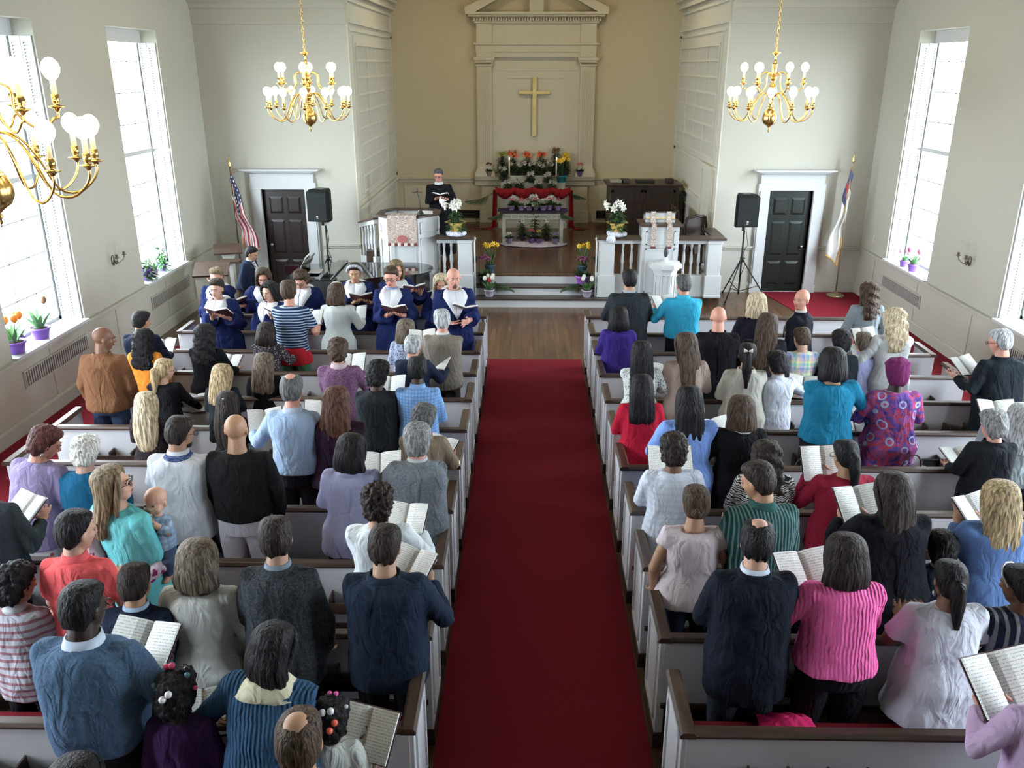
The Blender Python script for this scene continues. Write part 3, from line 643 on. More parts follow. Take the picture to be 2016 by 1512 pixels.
# ambo (reading desk) rising from the right balustrade
t = empty('lectern', (2.45, 16.0, .17)); tag(t, 'white panelled lectern with open bible rising from the right balustrade', 'lectern')
m = MB(); m.box((-.34, -.22, 0), (.34, .30, 1.36)); m.box((-.37, -.25, 0), (.37, .3, .06)); bevel(m.obj('body', WHITE, t), .005, 1)
m = MB(); panel_face(m, (-.27, -.22), (.27, -.22), 1.02, 1.28, 1); panel_face(m, (-.27, -.22), (.27, -.22), .12, .95, 1); m.box((-.34, -.235, .97), (.34, -.22, 1.0)); m.obj('panels', WHITE, t)
bevel(MB().box((-.39, -.27, 1.36), (.39, .34, 1.41)).obj('ledge', DWOOD, t), .008, 1)
m = MB(); m.prism([(-.05, 1.41), (.28, 1.41), (.28, 1.50), (-.05, 1.60)], -.27, .27, 'x'); m.obj('book_rest', WHITE, t)
MB().add([(-.29, -.08, 1.615), (.29, -.08, 1.615), (.29, .3, 1.50), (-.29, .3, 1.50), (-.29, -.08, 1.595), (.29, -.08, 1.595), (.29, .3, 1.48), (-.29, .3, 1.48)], [(0, 1, 2, 3), (7, 6, 5, 4), (0, 4, 5, 1), (2, 6, 7, 3), (1, 5, 6, 2), (0, 3, 7, 4)]).obj('desk_top', DWOOD, t)
for x, g in ((2.31, 'left'), (2.60, 'right')):
    c = empty('brocade_ribbon', (x, 15.86, 1.5)); tag(c, '%s of two brocade ribbons hanging down the front of the lectern' % g, 'ribbon', 'lectern ribbons')
    m = MB(); m.add([(-.045, .06, .285), (.045, .06, .285), (.045, .03, .28), (-.045, .03, .28), (-.045, .03, .10), (.045, .03, .10), (-.045, -.145, .085), (.045, -.145, .085), (-.045, -.145, -.33), (.045, -.145, -.33)], [(0, 3, 2, 1), (3, 4, 5, 2), (4, 6, 7, 5), (6, 8, 9, 7)]); o = m.obj('band', BROC, c); s = o.modifiers.new('thick', 'SOLIDIFY'); s.thickness = .005
    MB().box((-.047, -.15, -.37), (.047, -.138, -.325)).obj('fringe', MAR, c)
# font
def ngon(r, n=8, a0=math.pi / 8): return [(r * math.cos(a0 + 2 * math.pi * i / n), r * math.sin(a0 + 2 * math.pi * i / n)) for i in range(n)]
t = empty('baptismal_font', (2.5, 15.38, 0)); tag(t, 'white octagonal baptismal font with dark acorn finial on its lid', 'font')
m = MB()
for z0, z1, r in ((0, .05, .28), (.05, .09, .26), (.09, .80, .215), (.80, .83, .23), (.83, .87, .26)): m.prism(ngon(r), z0, z1)
m.obj('pedestal', WHITE, t)
m = MB(); P8 = ngon(.2155)
for i in range(8):
    a, b = Vector(P8[i]), Vector(P8[(i + 1) % 8]); u = (b - a).normalized(); panel_face(m, a + u * .03, b - u * .03, .16, .74, 1, .015, .01)
m.obj('panels', WHITE, t)
m = MB(); m.prism(ngon(.31), .87, .93); m.prism(ngon(.30), .93, .95); m.lathe([(.27, .95), (.2, .965), (.05, .985), (.045, 1.03), (.02, 1.05)], (0, 0, 0), 16); m.obj('lid', WHITE, t)
MB().lathe([(.01, 1.04), (.03, 1.07), (.045, 1.12), (.04, 1.17), (.02, 1.21), (.004, 1.24)], (0, 0, 0), 14).obj('finial', mat('finial_dark', (.03, .035, .04), .5), t)

# ------------------------------------------------------------------ piano
t = empty('grand_piano', (-3.1, 14.5, 0)); tag(t, 'black lacquered grand piano with closed lid and folded front flap', 'piano')
def outline(e=0.):
    p = [(-1.0 - e, -.68 - e), (-1.0 - e, .74 + e), (.9, .74 + e)]
    for i in range(9): a = R(80 - i * 20); p.append((.95 + (.46 + e) * math.cos(a), .26 + (.48 + e) * math.sin(a)))
    p += [(.6, -.36 - e), (.2, -.60 - e), (-.2, -.68 - e)]
    return p
m = MB(); m.prism(outline(), .60, .93, 'z', 0); m.obj('case', LACQ, t)
m = MB(); m.prism([q for q in outline(.025) if q[0] > -.6] + [(-.60, -.70), (-.60, .76)][::1], .93, .955, 'z')
m = MB(); q = outline(.025)[2:]; m.prism([(-.45, -.705), (-.45, .765)] + q[0:], .935, .958, 'z'); m.obj('lid', LACQ, t)
T = Matrix.Translation((-.26, .03, .975)); bevel(MB().box((-.09, -.74, -.01), (.09, .74, .02), T=T).obj('folded_flap', LACQ, t), .006, 1)
m = MB(); m.box((-1.32, -.66, .58), (-.98, .72, .66)); m.box((-1.32, -.70, .58), (-.5, -.64, .90)); m.box((-1.32, .70, .58), (-.5, .76, .90)); m.obj('keybed', LACQ, t)
m = MB(); m.box((-1.27, -.62, .66), (-1.12, .68, .675)); m.obj('white_keys', mat('ivory', (.8, .8, .76), .3), t)
m = MB(); [m.box((-1.19, -.60 + i * .036, .675), (-1.11, -.585 + i * .036, .685)) for i in range(35)]; m.obj('black_keys', BLACK, t)
T = Matrix.Translation((-.82, .02, .93)) @ Matrix.Rotation(R(28), 4, 'Y'); MB().box((-.008, -.40, 0), (.008, .40, .30), T=T).obj('music_desk', LACQ, t)
for x, y in ((-.95, -.55), (-.95, .6), (1.0, .3)): m = MB(); m.lathe([(.03, 0), (.03, .04), (.045, .06), (.05, .55), (.06, .6)], (x, y, 0), 10); m.obj('leg', LACQ, t)
MB().box((-.85, -.03, .03), (-.75, .09, .6)).obj('pedal_lyre', LACQ, t)
b = empty('piano_bench', (-4.75, 14.5, 0)); tag(b, 'black piano bench between pianist and keyboard', 'bench')
bevel(MB().box((-.16, -.38, .42), (.16, .38, .49)).obj('seat', BLACK, b), .02)
for x in (-.13, .13):
    for y in (-.33, .33): MB().box((x - .02, y - .02, 0), (x + .02, y + .02, .42)).obj('leg', BLACK, b)
PAPER = mat('paper', (.80, .84, .88), .8)
T = Matrix.Translation((-3.90, 14.62, 1.09)) @ Matrix.Rotation(R(28), 4, 'Y')
o = MB().box((.0, -.18, -.08), (.012, .18, .16), T=T).obj('sheet_music', PAPER); tag(o, 'white sheet music standing on the piano music desk', 'sheet music')
o = MB().box((-3.78, 14.35, .96), (-3.58, 14.62, .975)).obj('sheet_music', PAPER); tag(o, 'loose white music sheet lying flat on the piano', 'sheet music')

# ------------------------------------------------------------------ loudspeakers on tripods
def speaker_stand(x, y, lab, h):
    t = empty('speaker_stand', (x, y, 0)); tag(t, lab, 'speaker stand', 'speaker stands')
    MB().tube([(0, 0, .12), (0, 0, h)], .018, 10).obj('pole', BLACK, t); MB().lathe([(.03, .75), (.032, .80), (.03, .86)], (0, 0, 0), 10).obj('collar', BLACK, t)
    m = MB(); m.tube([(.02, 0, .82), (.07, 0, .83)], .012, 6); m.tube([(.02, 0, 1.0), (.06, .0, 1.0)], .01, 6); m.obj('knob', BLACK, t)
    for i in range(3):
        a = R(90 + 120 * i + 20); c_, s_ = math.cos(a), math.sin(a)
        l = MB().tube([(.02 * c_, .02 * s_, .80), (.55 * c_, .55 * s_, .02)], .013, 8).obj('leg', BLACK, t); MB().ell((.55 * c_, .55 * s_, .022), (.025, .025, .02)).obj('rubber_foot', BLACK, l)
        MB().tube([(.02 * c_, .02 * s_, .18), (.36 * c_, .36 * s_, .30)], .008, 6).obj('brace', BLACK, t)
def speaker(x, y, z, rz, lab):
    t = empty('loudspeaker', (x, y, z), rz); tag(t, lab, 'speaker', 'loudspeakers on tripods'); w, h = .215, .60
    m = MB(); P_ = [(-w, -.17), (w, -.17), (w * .96, -.05), (w * .6, .17), (-w * .6, .17), (-w * .96, -.05)]
    m.prism(P_, 0, h - .05); m.loft([[Vector((x_, y_, h - .05)) for x_, y_ in P_], [Vector((x_ * .82, y_ * .8 + .02, h)) for x_, y_ in P_]], smooth=False); bevel(m.obj('cabinet', mat('speaker_black', (.008, .009, .009), .65, spec=.15, bump=.3, bscale=300), t), .008)
    m = MB(); m.box((-w + .02, -.18, .03), (w - .02, -.165, h - .07)); m.obj('grille', mat('speaker_mesh', (.011, .013, .013), .6, spec=.15, bump=.4, bscale=500), t)
    m = MB(); m.lathe([(.022, -.006), (.022, .004), (.018, .006)], (0, 0, 0), 20); o = m.obj('badge', mat('badge_silver', (.35, .36, .36), .4, .6), t); o.location = (0, -.184, .10); o.rotation_euler = (R(90), 0, 0)
    m = MB(); [m.tube([(0, -.19, .10), (.015 * math.cos(a), -.19, .10 + .015 * math.sin(a))], .002, 5) for a in (R(90), R(210), R(330))]; m.box((-.02, -.189, .062), (.02, -.184, .070)); m.obj('badge_mark', mat('badge_silver2', (.5, .5, .5), .4, .5), t)
    m = MB(); m.box((-.07, -.06, h - .004), (.07, .06, h + .006)); m.obj('handle', METAL if 0 else mat('handle_grey', (.12, .12, .12), .5), t)
    MB().lathe([(.03, -.09), (.03, 0)], (0, 0, 0), 10).obj('pole_socket', BLACK, t)
speaker_stand(4.12, 16.35, 'black tripod speaker stand beside the right balustrade', 1.36); speaker(4.10, 16.35, 1.45, R(6), 'black loudspeaker on a tripod between balustrade and black door')
speaker_stand(-3.88, 16.3, 'black speaker pole rising behind the grand piano', 1.44); speaker(-3.93, 16.3, 1.53, R(-16), 'black loudspeaker on a pole above the grand piano')
m = MB(); m.tube([(4.14, 16.33, 1.42), (4.20, 16.3, 1.1), (4.13, 16.31, .95), (4.18, 16.3, .7), (4.13, 16.33, .5)], .006, 5); tag(m.obj('speaker_cable', BLACK), 'thin black cable looping down the tripod stand beside the balustrade', 'cable')
m = MB(); m.tube([(-3.87, 16.27, 1.5), (-3.82, 16.25, 1.2), (-3.86, 16.26, 1.0), (-3.8, 16.26, .8), (-3.86, 16.26, .6)], .006, 5); tag(m.obj('speaker_cable', BLACK), 'thin black cable winding down the speaker pole behind the piano', 'cable')

# ------------------------------------------------------------------ flags
def flagmat(kind):
    m = D.materials.new('flag_' + kind); m.use_nodes = True; nt, N, L, P = nodes(m); P.inputs['Roughness'].default_value = .6
    uv = N.new('ShaderNodeUVMap'); s = N.new('ShaderNodeSeparateXYZ'); L.new(uv.outputs[0], s.inputs[0])
    def M(op, a, b):
        n = N.new('ShaderNodeMath'); n.operation = op
        for i, v in enumerate((a, b)):
            if isinstance(v, (int, float)): n.inputs[i].default_value = v
            else: L.new(v, n.inputs[i])
        return n.outputs[0]
    def mix(f, a, b):
        n = N.new('ShaderNodeMix'); n.data_type = 'RGBA'; L.new(f, n.inputs['Factor'])
        for k, v in (('A', a), ('B', b)):
            if isinstance(v, tuple): n.inputs[k].default_value = (*v, 1)
            else: L.new(v, n.inputs[k])
        return n.outputs['Result']
    u, v = s.outputs['X'], s.outputs['Y']       # u along the fly, v down the hoist
    if kind == 'stripes':
        st = M('GREATER_THAN', M('FRACT', M('MULTIPLY', v, 6.5), 0), .5); c = mix(st, (.28, .025, .045), (.6, .58, .57))
        can = M('MULTIPLY', M('LESS_THAN', u, .4), M('LESS_THAN', v, .538))
        a = M('SUBTRACT', M('FRACT', M('MULTIPLY', u, 15), 0), .5); b = M('SUBTRACT', M('FRACT', M('MULTIPLY', v, 13), 0), .5)
        star = M('LESS_THAN', M('ADD', M('MULTIPLY', a, a), M('MULTIPLY', b, b)), .05); c = mix(can, c, mix(star, (.02, .025, .085), (.75, .75, .78)))
    else:
        can = M('MULTIPLY', M('LESS_THAN', u, .4), M('LESS_THAN', v, .45))
        a = M('LESS_THAN', M('ABSOLUTE', M('SUBTRACT', u, .2), 0), .03); b = M('LESS_THAN', M('ABSOLUTE', M('SUBTRACT', v, .2), 0), .03)
        inb = M('MULTIPLY', M('GREATER_THAN', u, .1), M('LESS_THAN', u, .3)); inv = M('MULTIPLY', M('GREATER_THAN', v, .08), M('LESS_THAN', v, .38))
        cr = M('MAXIMUM', M('MULTIPLY', a, inv), M('MULTIPLY', b, inb)); c = mix(can, (.66, .65, .62), mix(cr, (.03, .04, .12), (.28, .04, .05)))
    L.new(c, P.inputs['Base Color']); return m
def flag(x, y, zt, dx, kind, lab):
    t = empty('flag', (x, y, 0)); tag(t, lab, 'flag'); sx = 1 if dx > 0 else -1
    MB().tube([(0, 0, .06), (0, 0, zt)], .014, 10).obj('pole', DWOOD if kind == 'stripes' else mat('pole_wood', (.25, .17, .1), .4), t)
    MB().lathe([(.02, zt), (.03, zt + .015), (.018, zt + .03), (.028, zt + .06), (.012, zt + .1), (.004, zt + .2)], (0, 0, 0), 10).obj('finial', BRASS, t)
    MB().lathe([(.17, .012), (.17, .03), (.12, .05), (.05, .07), (.03, .11)], (0, 0, 0), 20).obj('base', mat('aged_brass', (.40, .33, .2), .4, .8), t)
    NU, NV = 40, 34; vs = []; uvs = []
    for j in range(NV + 1):
        v = j / NV
        for i in range(NU + 1):
            u = i / NU; f = u ** 1.1
            wave = math.sin(u * 13 + v * 6.5) * .05 * min(1, .25 + u * 1.5)
            wd_, d0 = (.40, 1.52) if kind == 'stripes' else (.42, 1.72)
            X_ = sx * (.015 - (.0 if kind == 'stripes' else .13) * f + f * (wd_ - .24 * v) + .03 * math.sin(v * 19) * (1 - u) + .025 * math.sin(u * 9 + v * 4) * u); Z_ = zt - .04 - (v * .9 * (1 - f) + f * (d0 + .22 * v))
            vs.append((X_, -.03 - wave - .04 * math.sin(v * 12) * (1 - u * .5), Z_)); uvs.append((u, v))
    fs = [(j * (NU + 1) + i, j * (NU + 1) + i + 1, (j + 1) * (NU + 1) + i + 1, (j + 1) * (NU + 1) + i) for j in range(NV) for i in range(NU)]
    o = MB().add(vs, fs, 0, True).obj('flag_cloth', flagmat(kind), t); ul = o.data.uv_layers.new(name='UVMap')
    for lp in o.data.loops: ul.data[lp.index].uv = uvs[lp.vertex_index]
    s = o.modifiers.new('thick', 'SOLIDIFY'); s.thickness = .003
    m = MB(); g = []
    for j in range(NV + 1): g.append(Vector(vs[j * (NU + 1) + NU]))
    m.tube(g, .016, 6); g = [Vector(vs[NV * (NU + 1) + i]) for i in range(NU // 2, NU + 1)]; m.tube(g, .016, 6); m.obj('gold_fringe', mat('gold_fringe', (.55, .33, .1), .6), t)
    MB().tube([(sx * .02, -.04, zt - .02), (sx * .05, -.1, zt - .5), (sx * .09, -.12, zt - 1.0)], .006, 5).obj('cord', mat('gold_fringe', (.55, .33, .1), .6), t)
flag(-5.70, 16.6, 2.50, 1, 'stripes', 'striped red, white and blue flag with stars, furled on its pole in left corner'); flag(6.12, 16.66, 2.60, -1, 'cross', 'white flag with blue canton and red cross, furled in right corner')

# ------------------------------------------------------------------ stands in the left corner
STONE = mat('stand_paint', (.55, .54, .49), .6)
t = empty('reading_stand', (-5.55, 15.55, 0), R(20)); tag(t, 'tall cream pedestal stand with tilted dark wood top beside the striped flag', 'stand')
m = MB(); m.loft([[Vector(p) for p in ((-.2, -.12, .0), (.2, -.12, 0), (.2, .12, 0), (-.2, .12, 0))], [Vector(p) for p in ((-.08, -.07, .12), (.08, -.07, .12), (.08, .07, .12), (-.08, .07, .12))], [Vector(p) for p in ((-.07, -.06, .9), (.07, -.06, .9), (.07, .06, .9), (-.07, .06, .9))], [Vector(p) for p in ((-.14, -.1, 1.08), (.14, -.1, 1.08), (.14, .1, 1.08), (-.14, .1, 1.08))]], smooth=False); m.obj('pedestal', STONE, t)
T = Matrix.Translation((0, 0, 1.13)) @ Matrix.Rotation(R(12), 4, 'X'); bevel(MB().box((-.25, -.22, -.02), (.25, .22, .02), T=T).obj('top', DWOOD, t), .006)
t = empty('cross_cabinet', (-5.5, 14.55, 0), R(12)); tag(t, 'cream cabinet with a dark cross in a circle, by the left wall', 'cabinet')
m = MB(); m.box((-.28, -.2, 0), (.25, .2, .86)); m.prism([(-.2, .86), (.2, .86), (.2, 1.03), (-.2, .90)], -.28, .25, 'x'); m.obj('body', STONE, t)
T = Matrix.Translation((-.015, 0, .98)) @ Matrix.Rotation(R(18), 4, 'X'); MB().box((-.30, -.24, -.015), (.29, .24, .015), T=T).obj('top', DWOOD, t)
BRN = mat('emblem_dark', (.10, .08, .06), .6)
m = MB(); m.box((-.015, -.212, .50), (.0, -.2, .76)); m.box((-.09, -.212, .65), (.075, -.2, .662)); rr = [Vector((-.008 + .05 * math.cos(a), -.207, .655 + .05 * math.sin(a))) for a in [2 * math.pi * i / 16 for i in range(17)]]; m.tube(rr, .005, 5); m.obj('cross_emblem', BRN, t)
t = empty('book_stand', (-5.35, 15.05, 0)); tag(t, 'narrow cream stand with small dark shelf behind the cross cabinet', 'stand')
m = MB(); m.box((-.06, -.06, 0), (.06, .06, 1.0)); m.box((-.18, -.16, 0), (.18, .16, .04)); m.obj('post', STONE, t); MB().box((-.18, -.13, 1.0), (.18, .13, 1.03)).obj('shelf', DWOOD, t)

# ------------------------------------------------------------------ organ console and choir chairs
ORG = wood('organ_wood', (.018, .010, .008), (.045, .026, .018), 2, .4)
t = empty('organ_console', (2.68, 20.5, .5)); tag(t, 'tall dark wood organ console at the right of the chancel', 'organ')
m = MB(); m.box((-.80, -.45, 0), (.80, .45, 1.2)); bevel(m.obj('cabinet', ORG, t), .01)
m = MB()
for x in (-.76, -.01): panel_face(m, (x, -.45), (x + .72, -.45), .08, 1.12, 1, .05, .015)
m.obj('back_panel', ORG, t); bevel(MB().box((-.87, -.52, 1.2), (.87, .5, 1.25)).obj('top', ORG, t), .012)
m = MB(); m.box((.80, -.2, 0), (.95, .45, 1.0)); m.obj('side_wing', ORG, t)
for x, w, h, c, lab in ((-.62, .30, .06, (.35, .32, .28), 'flat pile of music books on the left of the organ top'), (-.42, .2, .07, (.05, .05, .05), 'black folder lying beside the music books on the organ'), (.05, .42, .05, (.02, .02, .02), 'long dark box on the middle of the organ top'), (.62, .16, .08, (.03, .025, .02), 'small dark box at the right end of the organ top')):
    o = bevel(MB().box((2.68 + x - w / 2, 20.3, 1.752), (2.68 + x + w / 2, 20.6, 1.752 + h)).obj('music_book' if 'book' in lab or 'folder' in lab else 'storage_box', mat('organ_item_%s' % lab[:9], c, .6)), .004); tag(o, lab, 'book' if 'book' in lab or 'folder' in lab else 'box')
for i in range(3):
    t = empty('choir_chair', (3.36, 19.25 - i * .42, .5), R(90)); tag(t, ['dark round-backed chair farthest back beside the organ', 'dark round-backed chair, middle of the three by the organ', 'dark round-backed chair nearest the lectern'][i], 'chair', 'dark chairs beside the organ')
    m = MB(); pts = [(-.21, 0.42), (-.21, .80)] + [(.21 * math.cos(R(180 - a)), .80 + .13 * math.sin(R(a))) for a in range(15, 180, 15)] + [(.21, .80), (.21, .42)]
    m.prism(pts, .16, .20, 'y'); m.obj('backrest', ORG, t); bevel(MB().box((-.22, -.2, .40), (.22, .18, .45)).obj('seat', ORG, t), .01)
    for x in (-.19, .19):
        for y in (-.17, .16): MB().box((x - .02, y - .02, 0), (x + .02, y + .02, .40)).obj('leg', ORG, t)
t = empty('wooden_chair', (3.25, 17.35, .5), R(200)); tag(t, 'dark curved-arm chair behind the right balustrade post', 'chair')
bevel(MB().box((-.25, -.22, .40), (.25, .22, .45)).obj('seat', ORG, t), .01)
m = MB(); m.tube([(-.24, .2, .45), (-.26, .22, .8), (-.2, .26, .98), (0, .27, 1.02), (.2, .26, .98), (.26, .22, .8), (.24, .2, .45)], .03, 8); m.box((-.2, .22, .5), (.2, .25, .98)); m.obj('backrest', ORG, t)
for x in (-.22, .22): MB().tube([(x, .2, .66), (x, -.05, .68), (x, -.2, .60), (x, -.2, .42)], .02, 8).obj('arm', ORG, t)
for x in (-.22, .22):
    for y in (-.19, .19): MB().box((x - .02, y - .02, 0), (x + .02, y + .02, .40)).obj('leg', ORG, t)

# ------------------------------------------------------------------ altar, communion table, cloths
ALT = mat('altar_paint', (.52, .52, .46), .5)
t = empty('altar', (.11, 21.65, .5)); tag(t, 'white panelled altar against the chancel wall under red drapery', 'altar')
m = MB(); m.box((-.82, -.25, 0), (.82, .45, .88)); m.box((-.86, -.29, 0), (.86, .45, .14)); bevel(m.obj('body', ALT, t), .005, 1)
m = MB(); [panel_face(m, (x, -.25), (x + .48, -.25), .22, .80, 1, .03) for x in (-.77, -.24, .29)]; m.obj('panels', ALT, t)
bevel(MB().box((-.88, -.32, .88), (.88, .46, .92)).obj('top', ALT, t), .006)
m = MB(); m.box((-.80, .05, .92), (.80, .45, 1.08)); m.box((-.7, .25, 1.08), (.7, .45, 1.22)); m.obj('gradine', ALT, t)
REDC = fabric((.26, .015, .02), fold=1.0)
t = empty('red_drape', (.11, 21.4, 1.42)); tag(t, 'red cloth swagged along the altar top and trailing to the floor', 'drape')
def sheet(rows, name, mt, parent, th=.006, sub=1):
    m = MB(); n = len(rows[0]); m.add([p for r_ in rows for p in r_], [(i * n + j, i * n + j + 1, (i + 1) * n + j + 1, (i + 1) * n + j) for i in range(len(rows) - 1) for j in range(n - 1)], 0, True)
    o = m.obj(name, mt, parent); s = o.modifiers.new('thick', 'SOLIDIFY'); s.thickness = th
    if sub: b = o.modifiers.new('sub', 'SUBSURF'); b.levels = b.render_levels = sub
    return o
rows = []
for j in range(8):
    v = j / 7; row = []
    for i in range(49):
        x = -.92 + 1.84 * i / 48; sw = abs(math.sin((x + .92) / 1.84 * math.pi * 4)); a = v * math.pi * 1.1
        row.append((x, -.12 + .03 * math.sin(i * 1.7) - .10 * math.sin(a), .03 - .11 * sw * (.4 + v) + .07 * math.cos(a) + .012 * math.sin(i * 2.3 + j)))
    rows.append(row)
sheet(rows, 'swag', REDC, t)
for sg in (-1, 1):
    rows = []
    for j in range(20):
        v = j / 19; row = []
        for i in range(13):
            u = i / 12; w = .10 + .05 * v
            if v < .7: z = .03 - .93 * (v / .7); x = .93 + w * (u - .5) + .04 * v; y = -.08 + .035 * math.sin(u * 12 + v * 2) - .1 * v
            else: q = (v - .7) / .3; z = -.90 + .015 * math.sin(u * 9 + q * 5) ; x = .97 + w * (u - .5) * (1 + q) + .42 * q * (.6 + .4 * u); y = -.16 - .12 * q + .16 * u * q
            row.append((sg * x, y, z))
        rows.append(row)
    sheet(rows, 'trailing_end', REDC, t)
t = empty('communion_table', (.10, 19.6, .5)); tag(t, 'white communion table with inscribed apron before the altar', 'table')
TW = .69
bevel(MB().box((-TW - .05, -.30, .69), (TW + .05, .30, .72)).obj('tabletop', mat('table_top_dark', (.04, .025, .03), .4), t), .004)
MB().box((-TW, -.26, .56), (TW, .26, .69)).obj('apron', ALT, t)
for x in (-TW + .04, TW - .04):
    for y in (-.22, .22): bevel(MB().box((x - .04, y - .04, 0), (x + .04, y + .04, .56)).obj('leg', ALT, t), .004)
m = MB(); m.box((-TW + .06, -.02, .14), (TW - .06, .02, .22)); [m.box((x - .02, -.2, .14), (x + .02, .2, .2)) for x in (-TW + .04, TW - .04)]; m.obj('stretcher', ALT, t)
cu = D.curves.new('inscription', 'FONT'); cu.body = 'THIS DO IN REMEMBRANCE OF ME'; cu.size = .082; cu.align_x = 'CENTER'; cu.extrude = .002; cu.space_character = 1.05
o = D.objects.new('inscription', cu); COL.objects.link(o); o.parent = t; o.location = (0, -.264, .595); o.rotation_euler = (R(90), 0, 0); cu.materials.append(mat('letter_grey', (.12, .12, .11), .6))
me_ = D.meshes.new_from_object(o.evaluated_get(bpy.context.evaluated_depsgraph_get())); o2 = D.objects.new('inscription.000', me_); COL.objects.link(o2); o2.parent = t; o2.location = o.location; o2.rotation_euler = o.rotation_euler; D.objects.remove(o); o2.name = 'inscription'
TULLE = fabric((.60, .56, .70), fold=1.0); TULLW = fabric((.70, .70, .80), fold=1.2)
rows = []
for j in range(14):
    v = j / 13; row = []
    for i in range(41):
        a = 2 * math.pi * i / 40; rx = (.02 + .74 * v) * (1 + .05 * math.sin(a * 5)); ry = (.01 + .33 * v) * (1 + .07 * math.sin(a * 4 + 1))
        row.append((rx * math.cos(a), ry * math.sin(a), .012 + .05 * (1 - v ** 3) + .018 * math.sin(a * 11 + j) * math.sin(v * 3)))
    rows.append(row)
t = empty('floor_cloth', (.12, 19.25, .5)); tag(t, 'pale lilac cloth bunched on the floor under the communion table', 'cloth'); sheet(rows, 'cloth', TULLE, t)
rows = [[(-.80 + 1.6 * i / 20, -.29 + .6 * j / 5, .727 + .006 * math.sin(i * 1.9 + j * 2)) for i in range(21)] for j in range(6)]
t = empty('table_runner', (.10, 19.6, .5)); tag(t, 'dark purple runner covering the communion table top', 'table runner'); sheet(rows, 'cloth', fabric((.05, .03, .09)), t)
# candles
for x, lab in ((-.585, 'left'), (.57, 'right')):
    t = empty('altar_candlestick', (.11 + x, 21.5, 1.42)); tag(t, 'lit white candle on a tall brass stick, %s side of the altar' % lab, 'candle', 'altar candles')
    MB().lathe([(.06, 0), (.06, .015), (.03, .04), (.012, .07), (.02, .12), (.01, .16), (.018, .24), (.012, .3), (.035, .34), (.035, .35), (.015, .36)], (0, 0, 0), 12).obj('stick', mat('aged_brass', (.40, .33, .2), .4, .8), t)
    c = MB().lathe([(.017, .35), (.017, .72)], (0, 0, 0), 10).obj('candle', mat('wax', (.8, .76, .62), .5), t)
    MB().lathe([(.003, .72), (.011, .745), (.009, .77), (.001, .80)], (0, 0, 0), 8).obj('flame', mat('flame', (1, .8, .4), .5, emit=(1, .8, .45), es=9), c)

p = Vector((2.45, 16.08, 1.60)); t = empty('open_bible', p); tag(t, 'large open gilt-edged bible resting on the lectern', 'book'); m = MB()
for sg in (-1, 1):
    pr = [(0, .015), (.05, .045), (.14, .05), (.24, .035), (.27, .02)]
    for i in range(4):
        (x0, z0), (x1, z1) = pr[i], pr[i + 1]; sl_ = -.28
        m.add([(sg * x0, -.15, z0 - .15 * sl_), (sg * x1, -.15, z1 - .15 * sl_), (sg * x1, .15, z1 + .15 * sl_), (sg * x0, .15, z0 + .15 * sl_), (sg * x0, -.15, -.15 * sl_ + .004), (sg * x1, -.15, -.15 * sl_ + .004), (sg * x1, .15, .15 * sl_ + .004), (sg * x0, .15, .15 * sl_ + .004)], [(0, 1, 2, 3), (0, 4, 5, 1), (2, 6, 7, 3), (1, 5, 6, 2)])
m.obj('pages', mat('gilt_pages', (.75, .58, .28), .45), t)
m = MB(); m.add([(-.28, -.16, .045), (.28, -.16, .045), (.28, .16, -.045), (-.28, .16, -.045), (-.28, -.16, .037), (.28, -.16, .037), (.28, .16, -.053), (-.28, .16, -.053)], [(0, 1, 2, 3), (7, 6, 5, 4), (0, 4, 5, 1), (2, 6, 7, 3), (1, 5, 6, 2), (0, 3, 7, 4)]); m.obj('cover', mat('gilt_cover', (.35, .22, .10), .5), t)
# ------------------------------------------------------------------ plants
LEAF = mat('leaf_dark', (.025, .055, .02), .6, var=.3, bscale=20); LEAF2 = mat('leaf_mid', (.06, .14, .04), .6, var=.3, bscale=20); LEAF3 = mat('leaf_bright', (.10, .24, .09), .6, var=.3, bscale=20)
def blade(m, base, d, L, w, droop, mi=0):
    """a leaf: tapered strip that bends downward, with a folded midrib"""
    d = Vector(d).normalized(); side = d.cross(Vector((0, 0, 1)))
    if side.length < .05: side = Vector((1, 0, 0))
    side.normalize(); n = 5; p = Vector(base); vs = []
    for i in range(n + 1):
        f = i / n; ww = w * math.sin(math.pi * min(1, .15 + f * .85)) * .5; up = side.cross(d)
        vs += [p - side * ww + up * ww * .3, p, p + side * ww + up * ww * .3]; d = (d + Vector((0, 0, -droop / n))).normalized(); p = p + d * (L / n)
    fs = []
    for i in range(n):
        for j in (0, 1): a = i * 3 + j; fs.append((a, a + 1, a + 4, a + 3))
    m.add(vs, fs, mi, True)
def pot_m(m, r, h, z0=0.): m.lathe([(r * .72, z0), (r * .74, z0 + .004), (r * .95, z0 + h * .8), (r * 1.06, z0 + h * .82), (r * 1.06, z0 + h), (r * .96, z0 + h), (r * .94, z0 + h * .9), (.001, z0 + h * .9)], (0, 0, 0), 16)
def star_flower(m, c, d, r, trumpet=.0, mi=0, mc=None, petals=6):
    d = Vector(d).normalized(); u = d.orthogonal().normalized(); w = d.cross(u); c = Vector(c)
    for k in range(petals):
        a = 2 * math.pi * k / petals; e = u * math.cos(a) + w * math.sin(a); s = d.cross(e)
        b = c - d * trumpet
        m.add([b - s * r * .1, b + s * r * .1, c + e * r * .45 + s * r * .22 + d * r * .05, c + e * r * .45 - s * r * .22 + d * r * .05, c + e * r + d * r * .02 - d * r * .15], [(0, 1, 2, 3), (3, 2, 4)], mi, True)
    if mc is not None: m.tube([c - d * .005, c + d * r * .35], [r * .22, r * .30], 8, mc)
